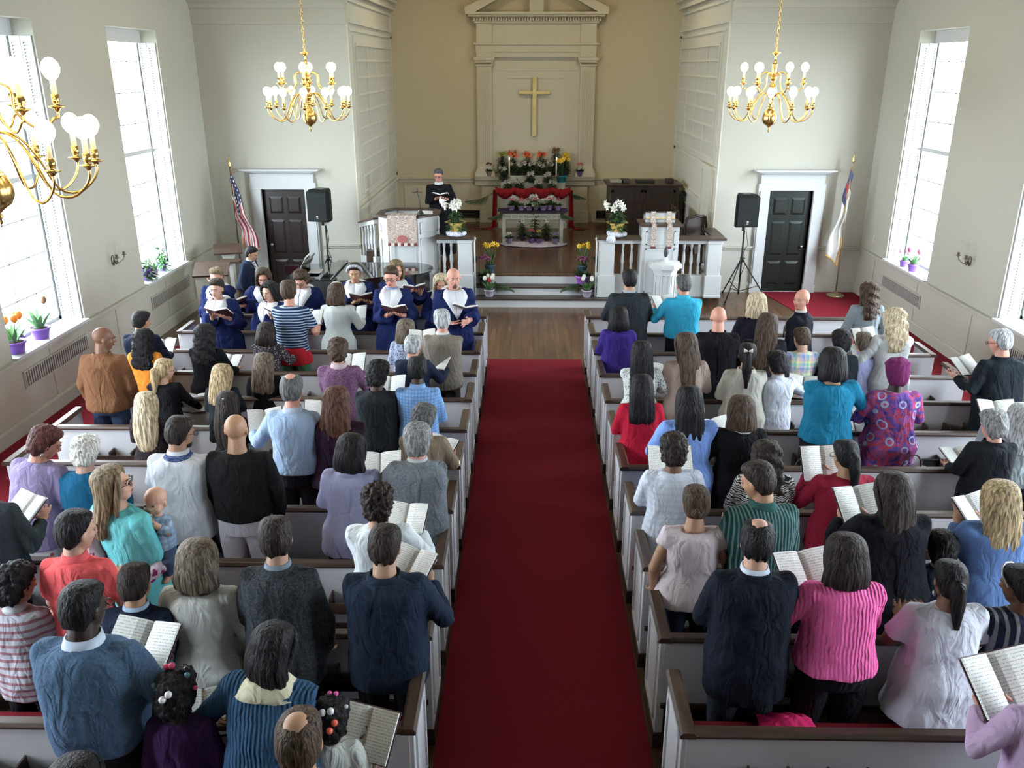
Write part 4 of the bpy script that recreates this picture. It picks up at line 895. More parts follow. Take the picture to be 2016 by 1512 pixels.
def lily_stem(fol, h, n, spread, rnd, lf=.18):
    fol.tube([(0, 0, .05), (spread[0] * .4, spread[1] * .4, h * .5), (spread[0], spread[1], h)], .006, 5)
    for i in range(n):
        f = .12 + .8 * i / n; a = i * 2.4 + rnd.random(); b = Vector((spread[0] * f, spread[1] * f, h * f)); blade(fol, b, (math.cos(a), math.sin(a), .35), lf * (1.15 - .5 * f), .034, .9)
POTS = {}
def plant(kind, loc, lab, cat='plant', s=1., potc=(.22, .10, .36), fl=(.8, .8, .75), seed=0, r=.075, h=.11, fh=.4, group=None, nfl=5, leaf=None):
    rnd = random.Random(seed + 11); t = empty({'lily': 'potted_lily', 'daffodil': 'potted_daffodils', 'tulip': 'potted_tulips', 'bloom': 'flowering_pot_plant', 'leafy': 'potted_plant'}[kind], loc); tag(t, lab, cat, group)
    t.scale = (s, s, s); pm = mat('pot_%s' % (potc,), potc, .45, bump=.15, bscale=60); fm = mat('petal_%s' % (fl,), fl, .6); lm = leaf or LEAF
    m = MB(); pot_m(m, r, h); m.obj('pot', pm, t)
    MB().lathe([(r * .9, h * .9), (r * .5, h * 1.0), (.001, h * 1.02)], (0, 0, 0), 12).obj('soil', mat('soil', (.03, .02, .015), .9), t)
    fo, bl = MB(), MB()
    if kind == 'lily':
        for q in range(4):
            sp = (rnd.uniform(-.05, .05), rnd.uniform(-.05, .05)); lily_stem(fo, fh * rnd.uniform(.75, 1), 30, sp, rnd)
        for q in range(nfl):
            a = 2 * math.pi * q / nfl + rnd.random(); rr = .06 + .04 * rnd.random(); c = Vector((rr * math.cos(a), rr * math.sin(a), fh + rnd.uniform(-.04, .05))); star_flower(bl, c, (math.cos(a), math.sin(a) - .5, .25), .075, .10, 0)
            fo.tube([(0, 0, fh * .8), c - Vector((math.cos(a), math.sin(a), .2)) * .07], .004, 4)
    elif kind == 'daffodil':
        for q in range(22): a = rnd.uniform(0, 6.28); blade(fo, (.04 * math.cos(a), .04 * math.sin(a), h * .9), (.28 * math.cos(a), .28 * math.sin(a), 1), fh * rnd.uniform(.6, .95), .018, .25)
        for q in range(nfl):
            a = 2 * math.pi * q / nfl + rnd.random() * .6; c = Vector((.10 * math.cos(a) * (.4 + rnd.random() * .8), .07 * math.sin(a), h + fh * rnd.uniform(.88, 1.02))); fo.tube([(0, 0, h), c * .6 + Vector((0, 0, h * .4)), c], .004, 4); star_flower(bl, c, (rnd.uniform(-.5, .5), -.9, .35), .045, .0, 0, 1)
    elif kind == 'tulip':
        for q in range(16): a = rnd.uniform(0, 6.28); blade(fo, (.03 * math.cos(a), .03 * math.sin(a), h * .9), (.55 * math.cos(a), .55 * math.sin(a), 1), fh * rnd.uniform(.7, 1.05), .04, .5)
        for q in range(nfl):
            a = 2 * math.pi * q / max(1, nfl) + rnd.random(); c = Vector((.08 * math.cos(a), .08 * math.sin(a), h + fh * rnd.uniform(.85, 1.1))); fo.tube([(0, 0, h), c], .004, 4); bl.lathe([(.008, -.01), (.028, .01), (.032, .035), (.022, .06), (.012, .066)], c, 8)
    elif kind == 'bloom':
        for q in range(30): a = rnd.uniform(0, 6.28); e = rnd.uniform(.1, 1.1); blade(fo, (.04 * math.cos(a), .04 * math.sin(a), h * .9), (math.cos(a) * e, math.sin(a) * e, .8), .09 * rnd.uniform(.7, 1.2), .05, .9)
        for q in range(nfl * 6): a = rnd.uniform(0, 6.28); rr = .07 * math.sqrt(rnd.random()); bl.ell((rr * math.cos(a), rr * math.sin(a), h + fh * .3 + .06 * (1 - (rr / .08) ** 2) + rnd.uniform(0, .02)), (.014, .014, .012), 6, 4)
    elif kind == 'leafy':
        for q in range(40): a = rnd.uniform(0, 6.28); e = rnd.uniform(.1, .9); blade(fo, (.03 * math.cos(a), .03 * math.sin(a), h * .9), (math.cos(a) * e, math.sin(a) * e, 1), fh * rnd.uniform(.5, 1), .03, .7)
    fo.obj('foliage', lm, t)
    if bl.v: bl.obj('blossoms', [fm, mat('daff_cup', (.85, .45, .03), .6)], t)
    return t
WHT, ORA, YEL, PNK, MAU, RED = (.62, .62, .56), (.75, .16, .04), (.80, .55, .04), (.65, .10, .16), (.16, .03, .08), (.6, .03, .05)
PUR, TEA, SIL, GLD = (.22, .12, .33), (.02, .20, .26), (.5, .45, .55), (.62, .45, .12)
# tall lilies standing on the ledge behind the altar
for i, (x, zt, c, lab) in enumerate(((989, 298, (.35, .38, .08), 'lily with yellow-green buds, leftmost on the altar ledge'), (1010, 298, ORA, 'orange lily, second from the left on the altar ledge'), (1038, 300, ORA, 'orange lily, third from the left on the altar ledge'), (1066, 298, ORA, 'orange lily, fourth from the left on the altar ledge'), (1094, 292, (.22, .12, .05), 'tall lily with brown buds on the altar ledge'), (1114, 302, YEL, 'yellow lily at the right end of the altar ledge'))):
    p = atY(x, zt, 22.12); plant('lily', (p.x, 22.10, 1.70), 'tall ' + lab if not lab.startswith('tall') else lab, seed=i, fh=(p.z - 1.74) / 1.15, s=1.12, fl=c, potc=(.10, .06, .14), nfl=5, group='lilies on the altar ledge')
p = atY(963, 350, 22.1); plant('bloom', (p.x, 22.12, 1.685), 'small plant with dark red flowers on the ledge, far left', s=1.1, fl=MAU, potc=(.32, .24, .18), seed=3, fh=.4)
p = atY(1141, 350, 22.1); plant('bloom', (p.x, 22.12, 1.685), 'small pink flowering plant in a purple pot on the ledge, far right', s=1.1, fl=(.6, .2, .15), potc=PUR, seed=4, fh=.4)
p = atY(1105, 365, 21.7); plant('daffodil', (p.x, 21.72, 1.585), 'yellow daffodils in a teal pot on the right of the altar', s=1.5, fl=YEL, potc=TEA, seed=5, fh=.26, nfl=9, r=.09)
# white lilies massed on the altar and gradine
k = 0
for x, y, Y, z0, f in ((992, 335, 21.9, 1.58, .3), (1014, 330, 22.0, 1.72, .26), (1030, 334, 22.0, 1.72, .26), (1048, 330, 22.0, 1.72, .28), (1066, 334, 22.0, 1.72, .26), (1084, 332, 22.0, 1.72, .28), (1000, 362, 21.55, 1.42, .2), (1022, 360, 21.55, 1.42, .22), (1045, 352, 21.7, 1.58, .2), (1060, 358, 21.5, 1.42, .22), (1078, 356, 21.7, 1.58, .18), (1088, 363, 21.5, 1.42, .2)):
    p = atY(x, y, Y); k += 1
    plant('lily', (p.x, Y, z0), {992: 'white lily at the far left of the altar top', 1014: 'white lily left of the left candle, on the gradine', 1030: 'white lily just right of the left candle', 1048: 'white lily under the cross, back of the altar', 1066: 'white lily right of the cross, back of the altar', 1084: 'white lily behind the right candle', 1000: 'front white lily at the left end of the altar', 1022: 'front white lily beside the left candle', 1045: 'low white lily below the cross', 1060: 'front white lily right of the altar centre', 1078: 'low white lily left of the right candle', 1088: 'front white lily at the right end of the altar'}[x], 'plant', s=1.0, fl=(.5, .47, .42), potc=(.10, .05, .13), seed=20 + k, fh=f, nfl=4, group='white lilies massed on the altar')
# row of pots on the communion table
for i, (x, c) in enumerate(((1007, PNK), (1026, (.7, .08, .14)), (1042, (.25, .05, .08)), (1055, (.5, .08, .12)), (1070, WHT), (1082, (.7, .10, .15)), (1099, (.35, .06, .08)))):
    p = atY(x, 405, 19.5); plant('bloom', (p.x, 19.52 + (.08 if i in (3, 5) else 0), 1.235), ['pink flowering plant in a purple pot, leftmost on the communion table', 'red-pink flowering plant, second from the left on the communion table', 'sparse dark-flowered plant, third from the left on the communion table', 'dull red flowering plant, middle of the seven table pots', 'white flowering plant, third from the right on the communion table', 'bright pink flowering plant, second from the right on the communion table', 'dark red flowering plant, rightmost on the communion table'][i], s=.95, fl=c, potc=(.28, .19, .34), seed=40 + i, fh=.35, nfl=3, group='purple pots on the communion table')
for i, (x, y, c) in enumerate(((1012, 392, 'left'), (1052, 385, 'middle'), (1085, 388, 'right'))):
    p = atY(x, 372, 19.75); plant('lily', (p.x, 19.76, 1.235), 'taller white lily, %s of the three behind the table pots' % c, s=1.0, fl=WHT, potc=(.10, .05, .12), seed=50 + i, fh=.24, nfl=5, group='lilies on the communion table')
# plants on the floor under the table
for i, (x, kind, c, fh, pc, lab) in enumerate(((1003, 'bloom', WHT, .2, (.3, .2, .4), 'white flowering pot on the floor cloth, far left'), (1028, 'lily', WHT, .45, (.12, .06, .16), 'white lily on the floor cloth, left of centre'), (1046, 'bloom', (.7, .08, .1), .5, PUR, 'red flowering pot in the middle of the floor cloth'), (1052, 'lily', (.2, .25, .1), .85, (.12, .06, .16), 'tall leafy lily rising before the inscribed table'), (1060, 'bloom', (.45, .45, .06), .4, PUR, 'yellow flowering pot on the floor cloth'), (1076, 'lily', WHT, .45, (.12, .06, .16), 'white lily on the floor cloth, right of centre'), (1092, 'bloom', (.3, .25, .5), .2, (.3, .2, .4), 'mauve flowering pot on the floor cloth, far right'))):
    p = atz(x, 480, .5); plant(kind, (p.x, 19.15 + (.25 if kind == 'lily' else 0), .565), lab, s=.95, fl=c, potc=pc, seed=60 + i, fh=fh, nfl=3, group='plants on the floor cloth')
# palm fronds
def frond(loc, d, L, lab, up=.3):
    t = empty('palm_frond', loc); tag(t, lab, 'palm leaf'); m = MB(); d = Vector(d).normalized(); side = d.cross(Vector((0, 0, 1))).normalized(); pts = []
    for i in range(9): f = i / 8; pts.append(d * (L * f) + Vector((0, 0, up * L * f - up * 1.6 * L * f * f)))
    MB().tube(pts, .006, 5).obj('stem', LEAF, t)
    for i in range(22):
        f = .15 + .85 * i / 22; q = pts[min(8, int(f * 8))].lerp(pts[min(8, int(f * 8) + 1)], f * 8 % 1)
        for s in (-1, 1): blade(m, q, d * .8 + side * s * .7 + Vector((0, 0, -.15)), L * .45 * (1.15 - f), .020, 1.1)
    m.obj('leaflets', LEAF, t)
frond((-.85, 21.1, 1.40), (-1, -.35, -.35), .75, 'palm frond sticking out left of the altar', -.15); frond((1.0, 21.3, 1.38), (1, -.3, -.3), .45, 'palm frond sticking out right of the altar', .0)
frond((-.5, 19.4, 1.25), (-.8, -.45, -.35), .5, 'palm frond drooping over the left end of the table', -.1); frond((.65, 19.4, 1.25), (.8, -.45, -.35), .5, 'palm frond drooping over the right end of the table', -.1)
frond((-.72, 16.12, .36), (.8, -.5, 0), .55, 'palm frond trailing onto the steps on the left', .25); frond((1.08, 16.12, .36), (-.8, -.5, 0), .55, 'palm frond trailing onto the steps on the right', .25)
frond((-.95, 16.45, .8), (-.5, -.6, 0), .45, 'palm frond arching against the left balustrade post', .6); frond((1.2, 16.45, .8), (.5, -.3, 0), .45, 'palm frond arching against the right balustrade post', .6)
# flowers flanking the steps
def at_step(x, Y): return atY(x, 520, Y).x
plant('daffodil', (at_step(964, 16.5), 16.5, .502), 'yellow daffodils in a blue pot at the left head of the steps', s=1.35, fl=YEL, potc=(.06, .13, .22), seed=71, fh=.30, nfl=7, leaf=LEAF2)
plant('daffodil', (at_step(1147, 16.5), 16.5, .502), 'yellow daffodils at the right head of the steps', s=1.35, fl=YEL, potc=(.06, .13, .16), seed=72, fh=.30, nfl=5, leaf=LEAF2)
plant('bloom', (at_step(955, 16.33), 16.14, .337), 'dark maroon flowers on the second step at the left', s=1.7, fl=MAU, potc=(.03, .05, .04), seed=73, fh=.5, nfl=5)
plant('bloom', (at_step(1146, 16.33), 16.14, .337), 'dark maroon flowers in a violet pot on the second step, right', s=1.7, fl=MAU, potc=(.35, .12, .5), seed=74, fh=.5, nfl=5)
plant('tulip', (at_step(963, 15.92), 15.88, .172), 'white and red tulips in silver wrap on the lowest step, left', s=1.25, fl=WHT, potc=SIL, seed=75, fh=.16, nfl=4, leaf=LEAF2)
plant('tulip', (at_step(1157, 15.92), 15.88, .172), 'white tulips in silver wrap on the lowest step, right', s=1.25, fl=WHT, potc=SIL, seed=76, fh=.16, nfl=4, leaf=LEAF2)
o = MB().ell((at_step(964, 15.92), 15.84, .50), (.04, .04, .045)).obj('red_tulip_bloom', mat('petal_red', RED, .5)); tag(o, 'single red bloom standing over the left silver-wrapped tulips', 'flower')
# the two big easter lilies on the balustrade
for x, y, lab, sd in ((898, 462, 'left', 81), (1214, 462, 'right', 82)):
    p = atY(x, y, 16.0); zb = 1.30
    c = empty('tulle_cloth', (p.x, 16.0, zb)); tag(c, 'white tulle bunched under the gold pot on the %s handrail' % lab, 'cloth'); m = MB(); rnd = random.Random(sd)
    for q in range(9): a = 2 * math.pi * q / 9; m.ell((.12 * math.cos(a), .09 * math.sin(a), .05 + .015 * rnd.random()), (.07 + .02 * rnd.random(), .07, .055), 10, 8)
    if lab == 'right': m.ell((-.12, -.17, -.02), (.09, .05, .08), 10, 8)
    o = m.obj('cloth', TULLW, c); rm = o.modifiers.new('remesh', 'REMESH'); rm.mode = 'VOXEL'; rm.voxel_size = .012; rm.use_smooth_shade = True
    t = plant('lily', (p.x, 16.0, zb + .05), 'big white easter lily in gold foil on the %s handrail' % lab, s=1.25, fl=(.80, .80, .72), potc=GLD, seed=sd, fh=.42, nfl=8, r=.10, h=.17, leaf=mat('leaf_lily', (.035, .09, .035), .5, var=.2))
    m = MB()
    for q in range(12): a = 2 * math.pi * q / 12; blade(m, (.095 * math.cos(a), .095 * math.sin(a), .15), (math.cos(a), math.sin(a), .9), .09, .07, .9)
    m.obj('foil_wrap', mat('gold_foil', (.75, .6, .25), .3, .7), t)
    # trumpets that lean out to the side
    m = MB(); sx = -1; 
    for q in range(3 if lab == 'left' else 2): star_flower(m, (sx * (.16 + .03 * q), -.03 * q, .40 + .05 * q), (sx, -.5, .1), .07, .10)
    m.obj('side_blossoms', mat('petal_%s' % ((.80, .80, .72),), (.80, .80, .72), .6), t)
# pots on the window sills
def sill(xf, Y, kind, lab, **kw): plant(kind, (xf, Y, WZ0 + .016), lab, **kw)
VIO = (.27, .13, .55)
sill(XL - .10, 9.95, 'tulip', 'orange tulips in a purple pot on the near left sill', s=1.35, fl=(.9, .28, .03), potc=VIO, seed=91, fh=.2, nfl=6, leaf=LEAF3, r=.10)
sill(XL - .22, 10.25, 'leafy', 'leafy plant in a small purple pot behind the orange tulips', s=1.1, potc=VIO, seed=92, fh=.2, leaf=LEAF3)
sill(XL - .10, 10.55, 'tulip', 'unopened tulips in a purple pot on the near left sill', s=1.35, fl=(.2, .1, .05), potc=VIO, seed=93, fh=.24, nfl=1, leaf=LEAF3, r=.09)
sill(XL - .08, 13.8, 'lily', 'leafy lily in a tall purple pot on the far left sill', s=1.1, fl=(.3, .5, .3), potc=VIO, seed=94, fh=.3, nfl=2, leaf=LEAF2, r=.09, h=.18)
sill(XL - .10, 14.15, 'leafy', 'small plant in a clear mauve pot, middle of the far left sill', s=.9, potc=(.45, .3, .5), seed=95, fh=.2, leaf=LEAF3)
sill(XL - .12, 14.5, 'lily', 'lily in a purple pot, farthest on the far left sill', s=1.1, fl=(.5, .6, .5), potc=VIO, seed=96, fh=.32, nfl=3, leaf=LEAF3)
sill(XR + .04, 15.05, 'tulip', 'green plant in a violet pot, farther on the right sill', s=1.0, fl=(.6, .3, .5), potc=VIO, seed=97, fh=.12, nfl=3, leaf=LEAF3)
sill(XR + .05, 14.7, 'tulip', 'pink-flowered plant in a violet pot, nearer on the right sill', s=1.15, fl=(.6, .15, .3), potc=VIO, seed=98, fh=.16, nfl=3, leaf=LEAF3)

# ------------------------------------------------------------------ chandeliers
BULB = mat('lit_bulb', (1, .9, .7), .4, emit=(1.0, .84, .55), es=16)
WAX = mat('candle_sleeve', (.85, .72, .45), .5, emit=(1.0, .7, .3), es=.35)
def chandelier(x, y, rot, lab):
    t = empty('chandelier', (x, y, 0), rot); tag(t, lab, 'chandelier', 'brass chandeliers')
    b = MB(); z0 = 3.36
    b.lathe([(.004, z0), (.012, z0 + .01), (.008, z0 + .03), (.022, z0 + .05), (.010, z0 + .07), (.03, z0 + .09), (.085, z0 + .13), (.108, z0 + .18), (.105, z0 + .24), (.075, z0 + .31), (.035, z0 + .36), (.028, z0 + .39), (.045, z0 + .41), (.028, z0 + .43), (.024, z0 + .46), (.045, z0 + .48), (.045, z0 + .51), (.025, z0 + .54), (.03, z0 + .58), (.055, z0 + .62), (.055, z0 + .66), (.03, z0 + .70), (.028, z0 + .74), (.05, z0 + .76), (.05, z0 + .79), (.025, z0 + .82), (.035, z0 + .88), (.03, z0 + .94), (.045, z0 + .965), (.02, z0 + .99), (.012, z0 + 1.08), (.045, z0 + 1.11), (.075, z0 + 1.125), (.01, z0 + 1.14), (.01, z0 + 1.18)], (0, 0, 0), 18); b.obj('stem', BRASS, t)
    c = MB(); z = z0 + 1.17; i = 0
    while z < 6.98:
        a = (i % 2) * math.pi / 2; u = Vector((math.cos(a), math.sin(a), 0)); c.tube([Vector((0, 0, z + .035)) + u * (.015 * math.cos(q)) + Vector((0, 0, .035 * math.sin(q))) for q in [2 * math.pi * j / 8 for j in range(9)]], .0045, 5); z += .058; i += 1
    c.obj('chain', BRASS, t)
    MB().lathe([(.06, 6.96), (.06, 7.0)], (0, 0, 0), 14).obj('ceiling_rose', BRASS, t)
    def arm(a, r, zh, zp, dip):
        ca, sa = math.cos(a), math.sin(a); prof = [(.03, zh), (.10, zh + .06), (.19, zh + .02), (.27 * r / .6, zh - .10), (.36 * r / .6, zp - dip), (.47 * r / .6, zp - dip - .03), (.56 * r / .6, zp - dip + .03), (r, zp - .06), (r, zp)]
        pts = [Vector((p[0] * ca, p[0] * sa, p[1])) for p in prof]; q = []
        for i in range(len(pts) - 1):
            p0, p1, p2, p3 = pts[max(0, i - 1)], pts[i], pts[i + 1], pts[min(len(pts) - 1, i + 2)]
            for s in (0, .33, .66): q.append(.5 * ((2 * p1) + (p2 - p0) * s + (2 * p0 - 5 * p1 + 4 * p2 - p3) * s * s + (3 * p1 - p0 - 3 * p2 + p3) * s ** 3))
        q.append(pts[-1]); m = MB(); m.tube(q, .0085, 7); c_ = (r * ca, r * sa, zp)
        m.lathe([(.008, -.03), (.02, -.01), (.05, .0), (.052, .006), (.02, .008), (.016, .02), (.024, .03), (.024, .075), (.012, .075)], c_, 12); ar = m.obj('arm', BRASS, t)
        MB().lathe([(.017, .06), (.017, .155), (.01, .158)], c_, 10).obj('candle_sleeve', WAX, ar)
        MB().lathe([(.012, .155), (.034, .172), (.052, .205), (.056, .23), (.046, .262), (.024, .285), (.003, .292)], c_, 12).obj('bulb', BULB, ar)
    for i in range(12): arm(2 * math.pi * i / 12, .60, z0 + .50, z0 + .36, .16)
    for i in range(6): arm(2 * math.pi * (i + .5) / 6, .43, z0 + .79, z0 + .70, .10)
    l = D.lights.new('chandelier_glow', 'POINT'); l.energy = 42; l.color = (1, .74, .42); l.shadow_soft_size = .5
    o = D.objects.new('chandelier_glow', l); COL.objects.link(o); o.parent = t; o.location = (0, 0, z0 + 1.35)
chandelier(-3.33, 13.5, R(8), 'brass two-tier chandelier with lit candle bulbs, hanging left of the chancel'); chandelier(3.62, 13.5, R(14), 'brass two-tier chandelier with lit candle bulbs, hanging right of the chancel')
chandelier(-3.33, 5.35, R(3), 'near brass chandelier with lit bulbs cut off by the left edge'); 
# ------------------------------------------------------------------ people
SKIN = {'fair': (.52, .30, .22), 'pink': (.56, .27, .20), 'tan': (.38, .21, .13), 'olive': (.42, .25, .17), 'brown': (.16, .075, .045), 'dark': (.065, .032, .022), 'deep': (.03, .017, .014)}
HC = {'black': (.008, .007, .008), 'dark': (.022, .015, .012), 'brown': (.055, .034, .022), 'auburn': (.075, .03, .018), 'ash': (.13, .10, .075), 'blond': (.34, .25, .14), 'pale': (.48, .39, .26), 'dirty': (.17, .125, .075), 'grey': (.20, .20, .20), 'dgrey': (.09, .09, .09), 'silver': (.38, .39, .40), 'white': (.62, .60, .56), 'red': (.07, .02, .018)}
def skinmat(k):
    m = mat('skin_' + k, SKIN[k], .5, spec=.35); return m
def vmod(o, vox, it=4, fac=.5):
    r_ = o.modifiers.new('remesh', 'REMESH'); r_.mode = 'VOXEL'; r_.voxel_size = vox; r_.use_smooth_shade = True
    s = o.modifiers.new('smooth', 'SMOOTH'); s.factor = fac; s.iterations = it; return o
FOLDTEX = D.textures.new('cloth_folds', 'CLOUDS'); FOLDTEX.noise_scale = .13; FOLDTEX.noise_depth = 1
CURLTEX = D.textures.new('curls', 'CLOUDS'); CURLTEX.noise_scale = .022; CURLTEX.noise_depth = 1
def disp(o, tex, st):
    d_ = o.modifiers.new('displace', 'DISPLACE'); d_.texture = tex; d_.strength = st; d_.mid_level = .5; d_.texture_coords = 'GLOBAL'; return o
def secs(sex, fat):
    if sex == 'm': S_ = [(.80, .165, .115, .0), (.92, .17, .125, .0), (1.02, .16 + fat * .5, .115 + fat, fat * .3), (1.12, .158 + fat * .6, .112 + fat * 1.1, fat * .4), (1.25, .178 + fat * .4, .118 + fat * .5, .0), (1.34, .188, .115, -.005), (1.395, .165, .098, -.012), (1.43, .115, .078, -.015), (1.46, .07, .065, -.015)]
    else: S_ = [(.80, .170, .120, -.01), (.92, .178 + fat * .6, .130 + fat * .6, -.01), (1.02, .155 + fat * .8, .112 + fat, .0), (1.10, .135 + fat * .9, .10 + fat * 1.1, .0), (1.23, .152 + fat * .6, .118 + fat * .7, .012), (1.32, .160 + fat * .2, .108, .005), (1.375, .142, .090, -.008), (1.42, .095, .070, -.012), (1.45, .062, .058, -.012)]
    return S_
def sec_at(S_, z):
    if z <= S_[0][0]: return S_[0][1:]
    for a, b in zip(S_, S_[1:]):
        if z <= b[0]:
            f = (z - a[0]) / (b[0] - a[0]); return tuple(a[i] + (b[i] - a[i]) * f for i in (1, 2, 3))
    return S_[-1][1:]
def ering(z, rx, ry, yc, n=20, p=2.3): 
    out = []
    for j in range(n):
        a = 2 * math.pi * j / n; c_, s_ = math.cos(a), math.sin(a)
        out.append(Vector((rx * abs(c_) ** (2 / p) * (1 if c_ > 0 else -1), yc + ry * abs(s_) ** (2 / p) * (1 if s_ > 0 else -1), z)))
    return out
def ik(S, W, side, L1=.29, L2=.265, out=.55):
    d = W - S; L = d.length
    if L > L1 + L2 - .01: W = S + d * ((L1 + L2 - .01) / L); d = W - S; L = d.length
    a = (L1 * L1 - L2 * L2 + L * L) / (2 * L); h = math.sqrt(max(0, L1 * L1 - a * a)); u = d / L
    pole = Vector((side * out, -.25, -1.0)); pole = (pole - u * pole.dot(u)).normalized()
    return S + u * a + pole * h, W
HAIRS = {
 'short': [(.134, -.014, .03, .03), (.129, -.014, .058, .064), (.108, -.014, .080, .093), (.075, -.029, .090, .096), (.03, -.040, .092, .088), (-.01, -.050, .088, .074), (-.045, -.056, .076, .058), (-.068, -.058, .062, .044), (-.075, -.056, .045, .03)],
 'fringe': [(.075, -.03, .05, .06), (.06, -.036, .078, .080), (.03, -.042, .086, .080), (-.01, -.05, .084, .072), (-.05, -.060, .074, .054), (-.085, -.064, .055, .038), (-.1, -.06, .03, .02)],
 'full': [(.148, -.012, .03, .03), (.138, -.012, .065, .07), (.11, -.016, .092, .105), (.075, -.034, .104, .106), (.02, -.042, .104, .096), (-.03, -.05, .098, .084), (-.075, -.058, .083, .066), (-.105, -.060, .055, .045)],
 'bob': [(.140, -.012, .03, .03), (.130, -.012, .065, .07), (.10, -.024, .09, .096), (.06, -.038, .101, .098), (.01, -.040, .106, .092), (-.05, -.048, .112, .086), (-.10, -.052, .118, .084), (-.14, -.054, .120, .082), (-.158, -.054, .112, .074), (-.160, -.054, .07, .04)],
 'long': [(.140, -.012, .03, .03), (.130, -.012, .065, .07), (.10, -.024, .088, .095), (.06, -.038, .098, .096), (.01, -.042, .103, .090), (-.05, -.055, .106, .080), (-.12, -.075, .110, .072), (-.20, -.098, .114, .058), (-.26, -.112, .116, .052), (-.30, -.116, .112, .046), (-.325, -.118, .10, .036), (-.33, -.118, .05, .02)],
 'xlong': [(.140, -.012, .03, .03), (.130, -.012, .065, .07), (.10, -.024, .088, .095), (.06, -.038, .098, .096), (.01, -.042, .103, .090), (-.05, -.055, .106, .080), (-.12, -.078, .112, .072), (-.20, -.102, .116, .058), (-.30, -.118, .112, .048), (-.40, -.124, .098, .042), (-.47, -.122, .075, .034), (-.50, -.122, .04, .02)],
}
def person(px_, py_, k, label, sex='m', skin='fair', hair=('short', 'brown'), top=None, bottom=None, w=1.0, fat=0., rot=0., look=0., tilt=18., lean=3., sleeve='long', hem=.86, collar=None, book=None, pose='book', fz=0., Y=None, glasses=False, extra=None, dress=False, flare=0., hs=1.10, gown=False, jacket=False, neck=0., roll=0., out=.55, reach=.34, bookk={}, coff=.55, nohym=False):
    Yb = Y if Y is not None else py(k) + coff
    facing = abs(((rot + 180) % 360) - 180) > 90
    # height from the head position in depth
    w = (1 + (w - 1) * .55) * .93 if sex == 'm' else 1 + (w - 1) * .6; out = .25 + out * .45
    ld = math.sin(R(lean)) * .78 + math.sin(R(tilt)) * .2; sgn = math.cos(R(rot))
    hp = atY(px_, py_, Yb + ld * sgn); h = (hp.z - fz) / (math.cos(R(lean)) * .97 + .03) + .012
    S = h / 1.74; ws = w * (S if S < .9 else .5 + .5 * S) / S * 1.04
    t = empty('person', (hp.x + math.sin(R(rot)) * ld, Yb, fz), R(rot)); tag(t, label, 'person')
    t['height_m'] = round(h, 2)
    Ms = Matrix.Diagonal((S * ws, S * ws, S, 1)); Hs = (.5 + .5 * S) * hs * (1.0 if S > .9 else 1.03)
    Sh = Matrix.Identity(4); 
    # upper body leans forward from the hips
    def Lz(p):
        p = Vector(p); p = Vector((p.x * S * ws, p.y * S * ws, p.z * S))
        if p.z > .9 * S:
            a = R(lean) * min(1, (p.z - .9 * S) / (.12 * S)); pz = .9 * S; dz = p.z - pz; p = Vector((p.x, p.y * math.cos(a) + dz * math.sin(a), pz + dz * math.cos(a) - p.y * math.sin(a)))
        return p
    class LM(MB):
        def add(s, vs, fs, mi=0, smooth=False): return MB.add(s, [Lz(v) for v in vs], fs, mi, smooth)
    neckp = Lz((0, -.01, 1.50))
    HT = Matrix.Translation(neckp) @ Matrix.Rotation(R(-look), 4, 'Z') @ Matrix.Rotation(R(-(tilt)), 4, 'X') @ Matrix.Rotation(R(roll), 4, 'Y') @ Matrix.Translation(Vector((0, .015, .105 * S / 1.0))) @ Matrix.Scale(Hs * .94, 4)
    S_ = secs(sex, fat); SH = .158 if sex == 'm' else .148
    # arms
    arms = []
    bookw = None
    if book: 
        bw = atY(book[0], book[1], Yb + reach * sgn + (book[2] if len(book) > 2 else 0)); bw.z = min(max(bw.z, .90 * S + fz), 1.50 * S + fz); bookw = bw
        bl = Matrix.Rotation(R(-rot), 4, 'Z') @ (bw - Vector(t.location)); bl = Vector((bl.x / (S * ws), bl.y / (S * ws), bl.z / S)); bl.y = bl.y - math.sin(R(lean)) * (bl.z - .9)
    for side in (-1, 1):
        Sv = Vector((side * SH, -.005, 1.385))
        if book: W = bl + Vector((side * .10, -.04, -.05))
        elif pose == 'down': W = Vector((side * .215, .09, .86))
        elif pose == 'clasp': W = Vector((side * .05, .24, 1.02))
        elif pose == 'face' and side < 0: W = Vector((-.05, .20, 1.52))
        elif pose == 'wave' and side < 0: W = Vector((-.12, .36, 1.18))
        elif pose == 'baby': W = Vector((.02 + side * .10, .25, 1.12))
        else: W = Vector((side * .10, .28, 1.14))
        E_, W = ik(Sv, W, side, out=out); arms.append((side, Sv, E_, W))
    # ---- body: one continuous skin surface
    m = LM()
    m.loft([ering(z, max(.03, rx - .03), max(.03, ry - .026), yc, 14) for z, rx, ry, yc in S_])
    m.tube([(0, -.015, 1.42), (0, -.008, 1.50), (0, .01, 1.56)], [.068, .060 if sex == 'm' else .052, .058 if sex == 'm' else .05], 12)
    nohead = len(m.v)
    for side in (-1, 1): m.tube([(side * .085, 0, .90), (side * .09, .01, .50), (side * .09, -.01, .09), (side * .09, -.01, .03)], [.085, .055, .038, .042], 10); m.ell((side * .09, .05, .035), (.045, .12, .035), 10, 6)
    fine = facing
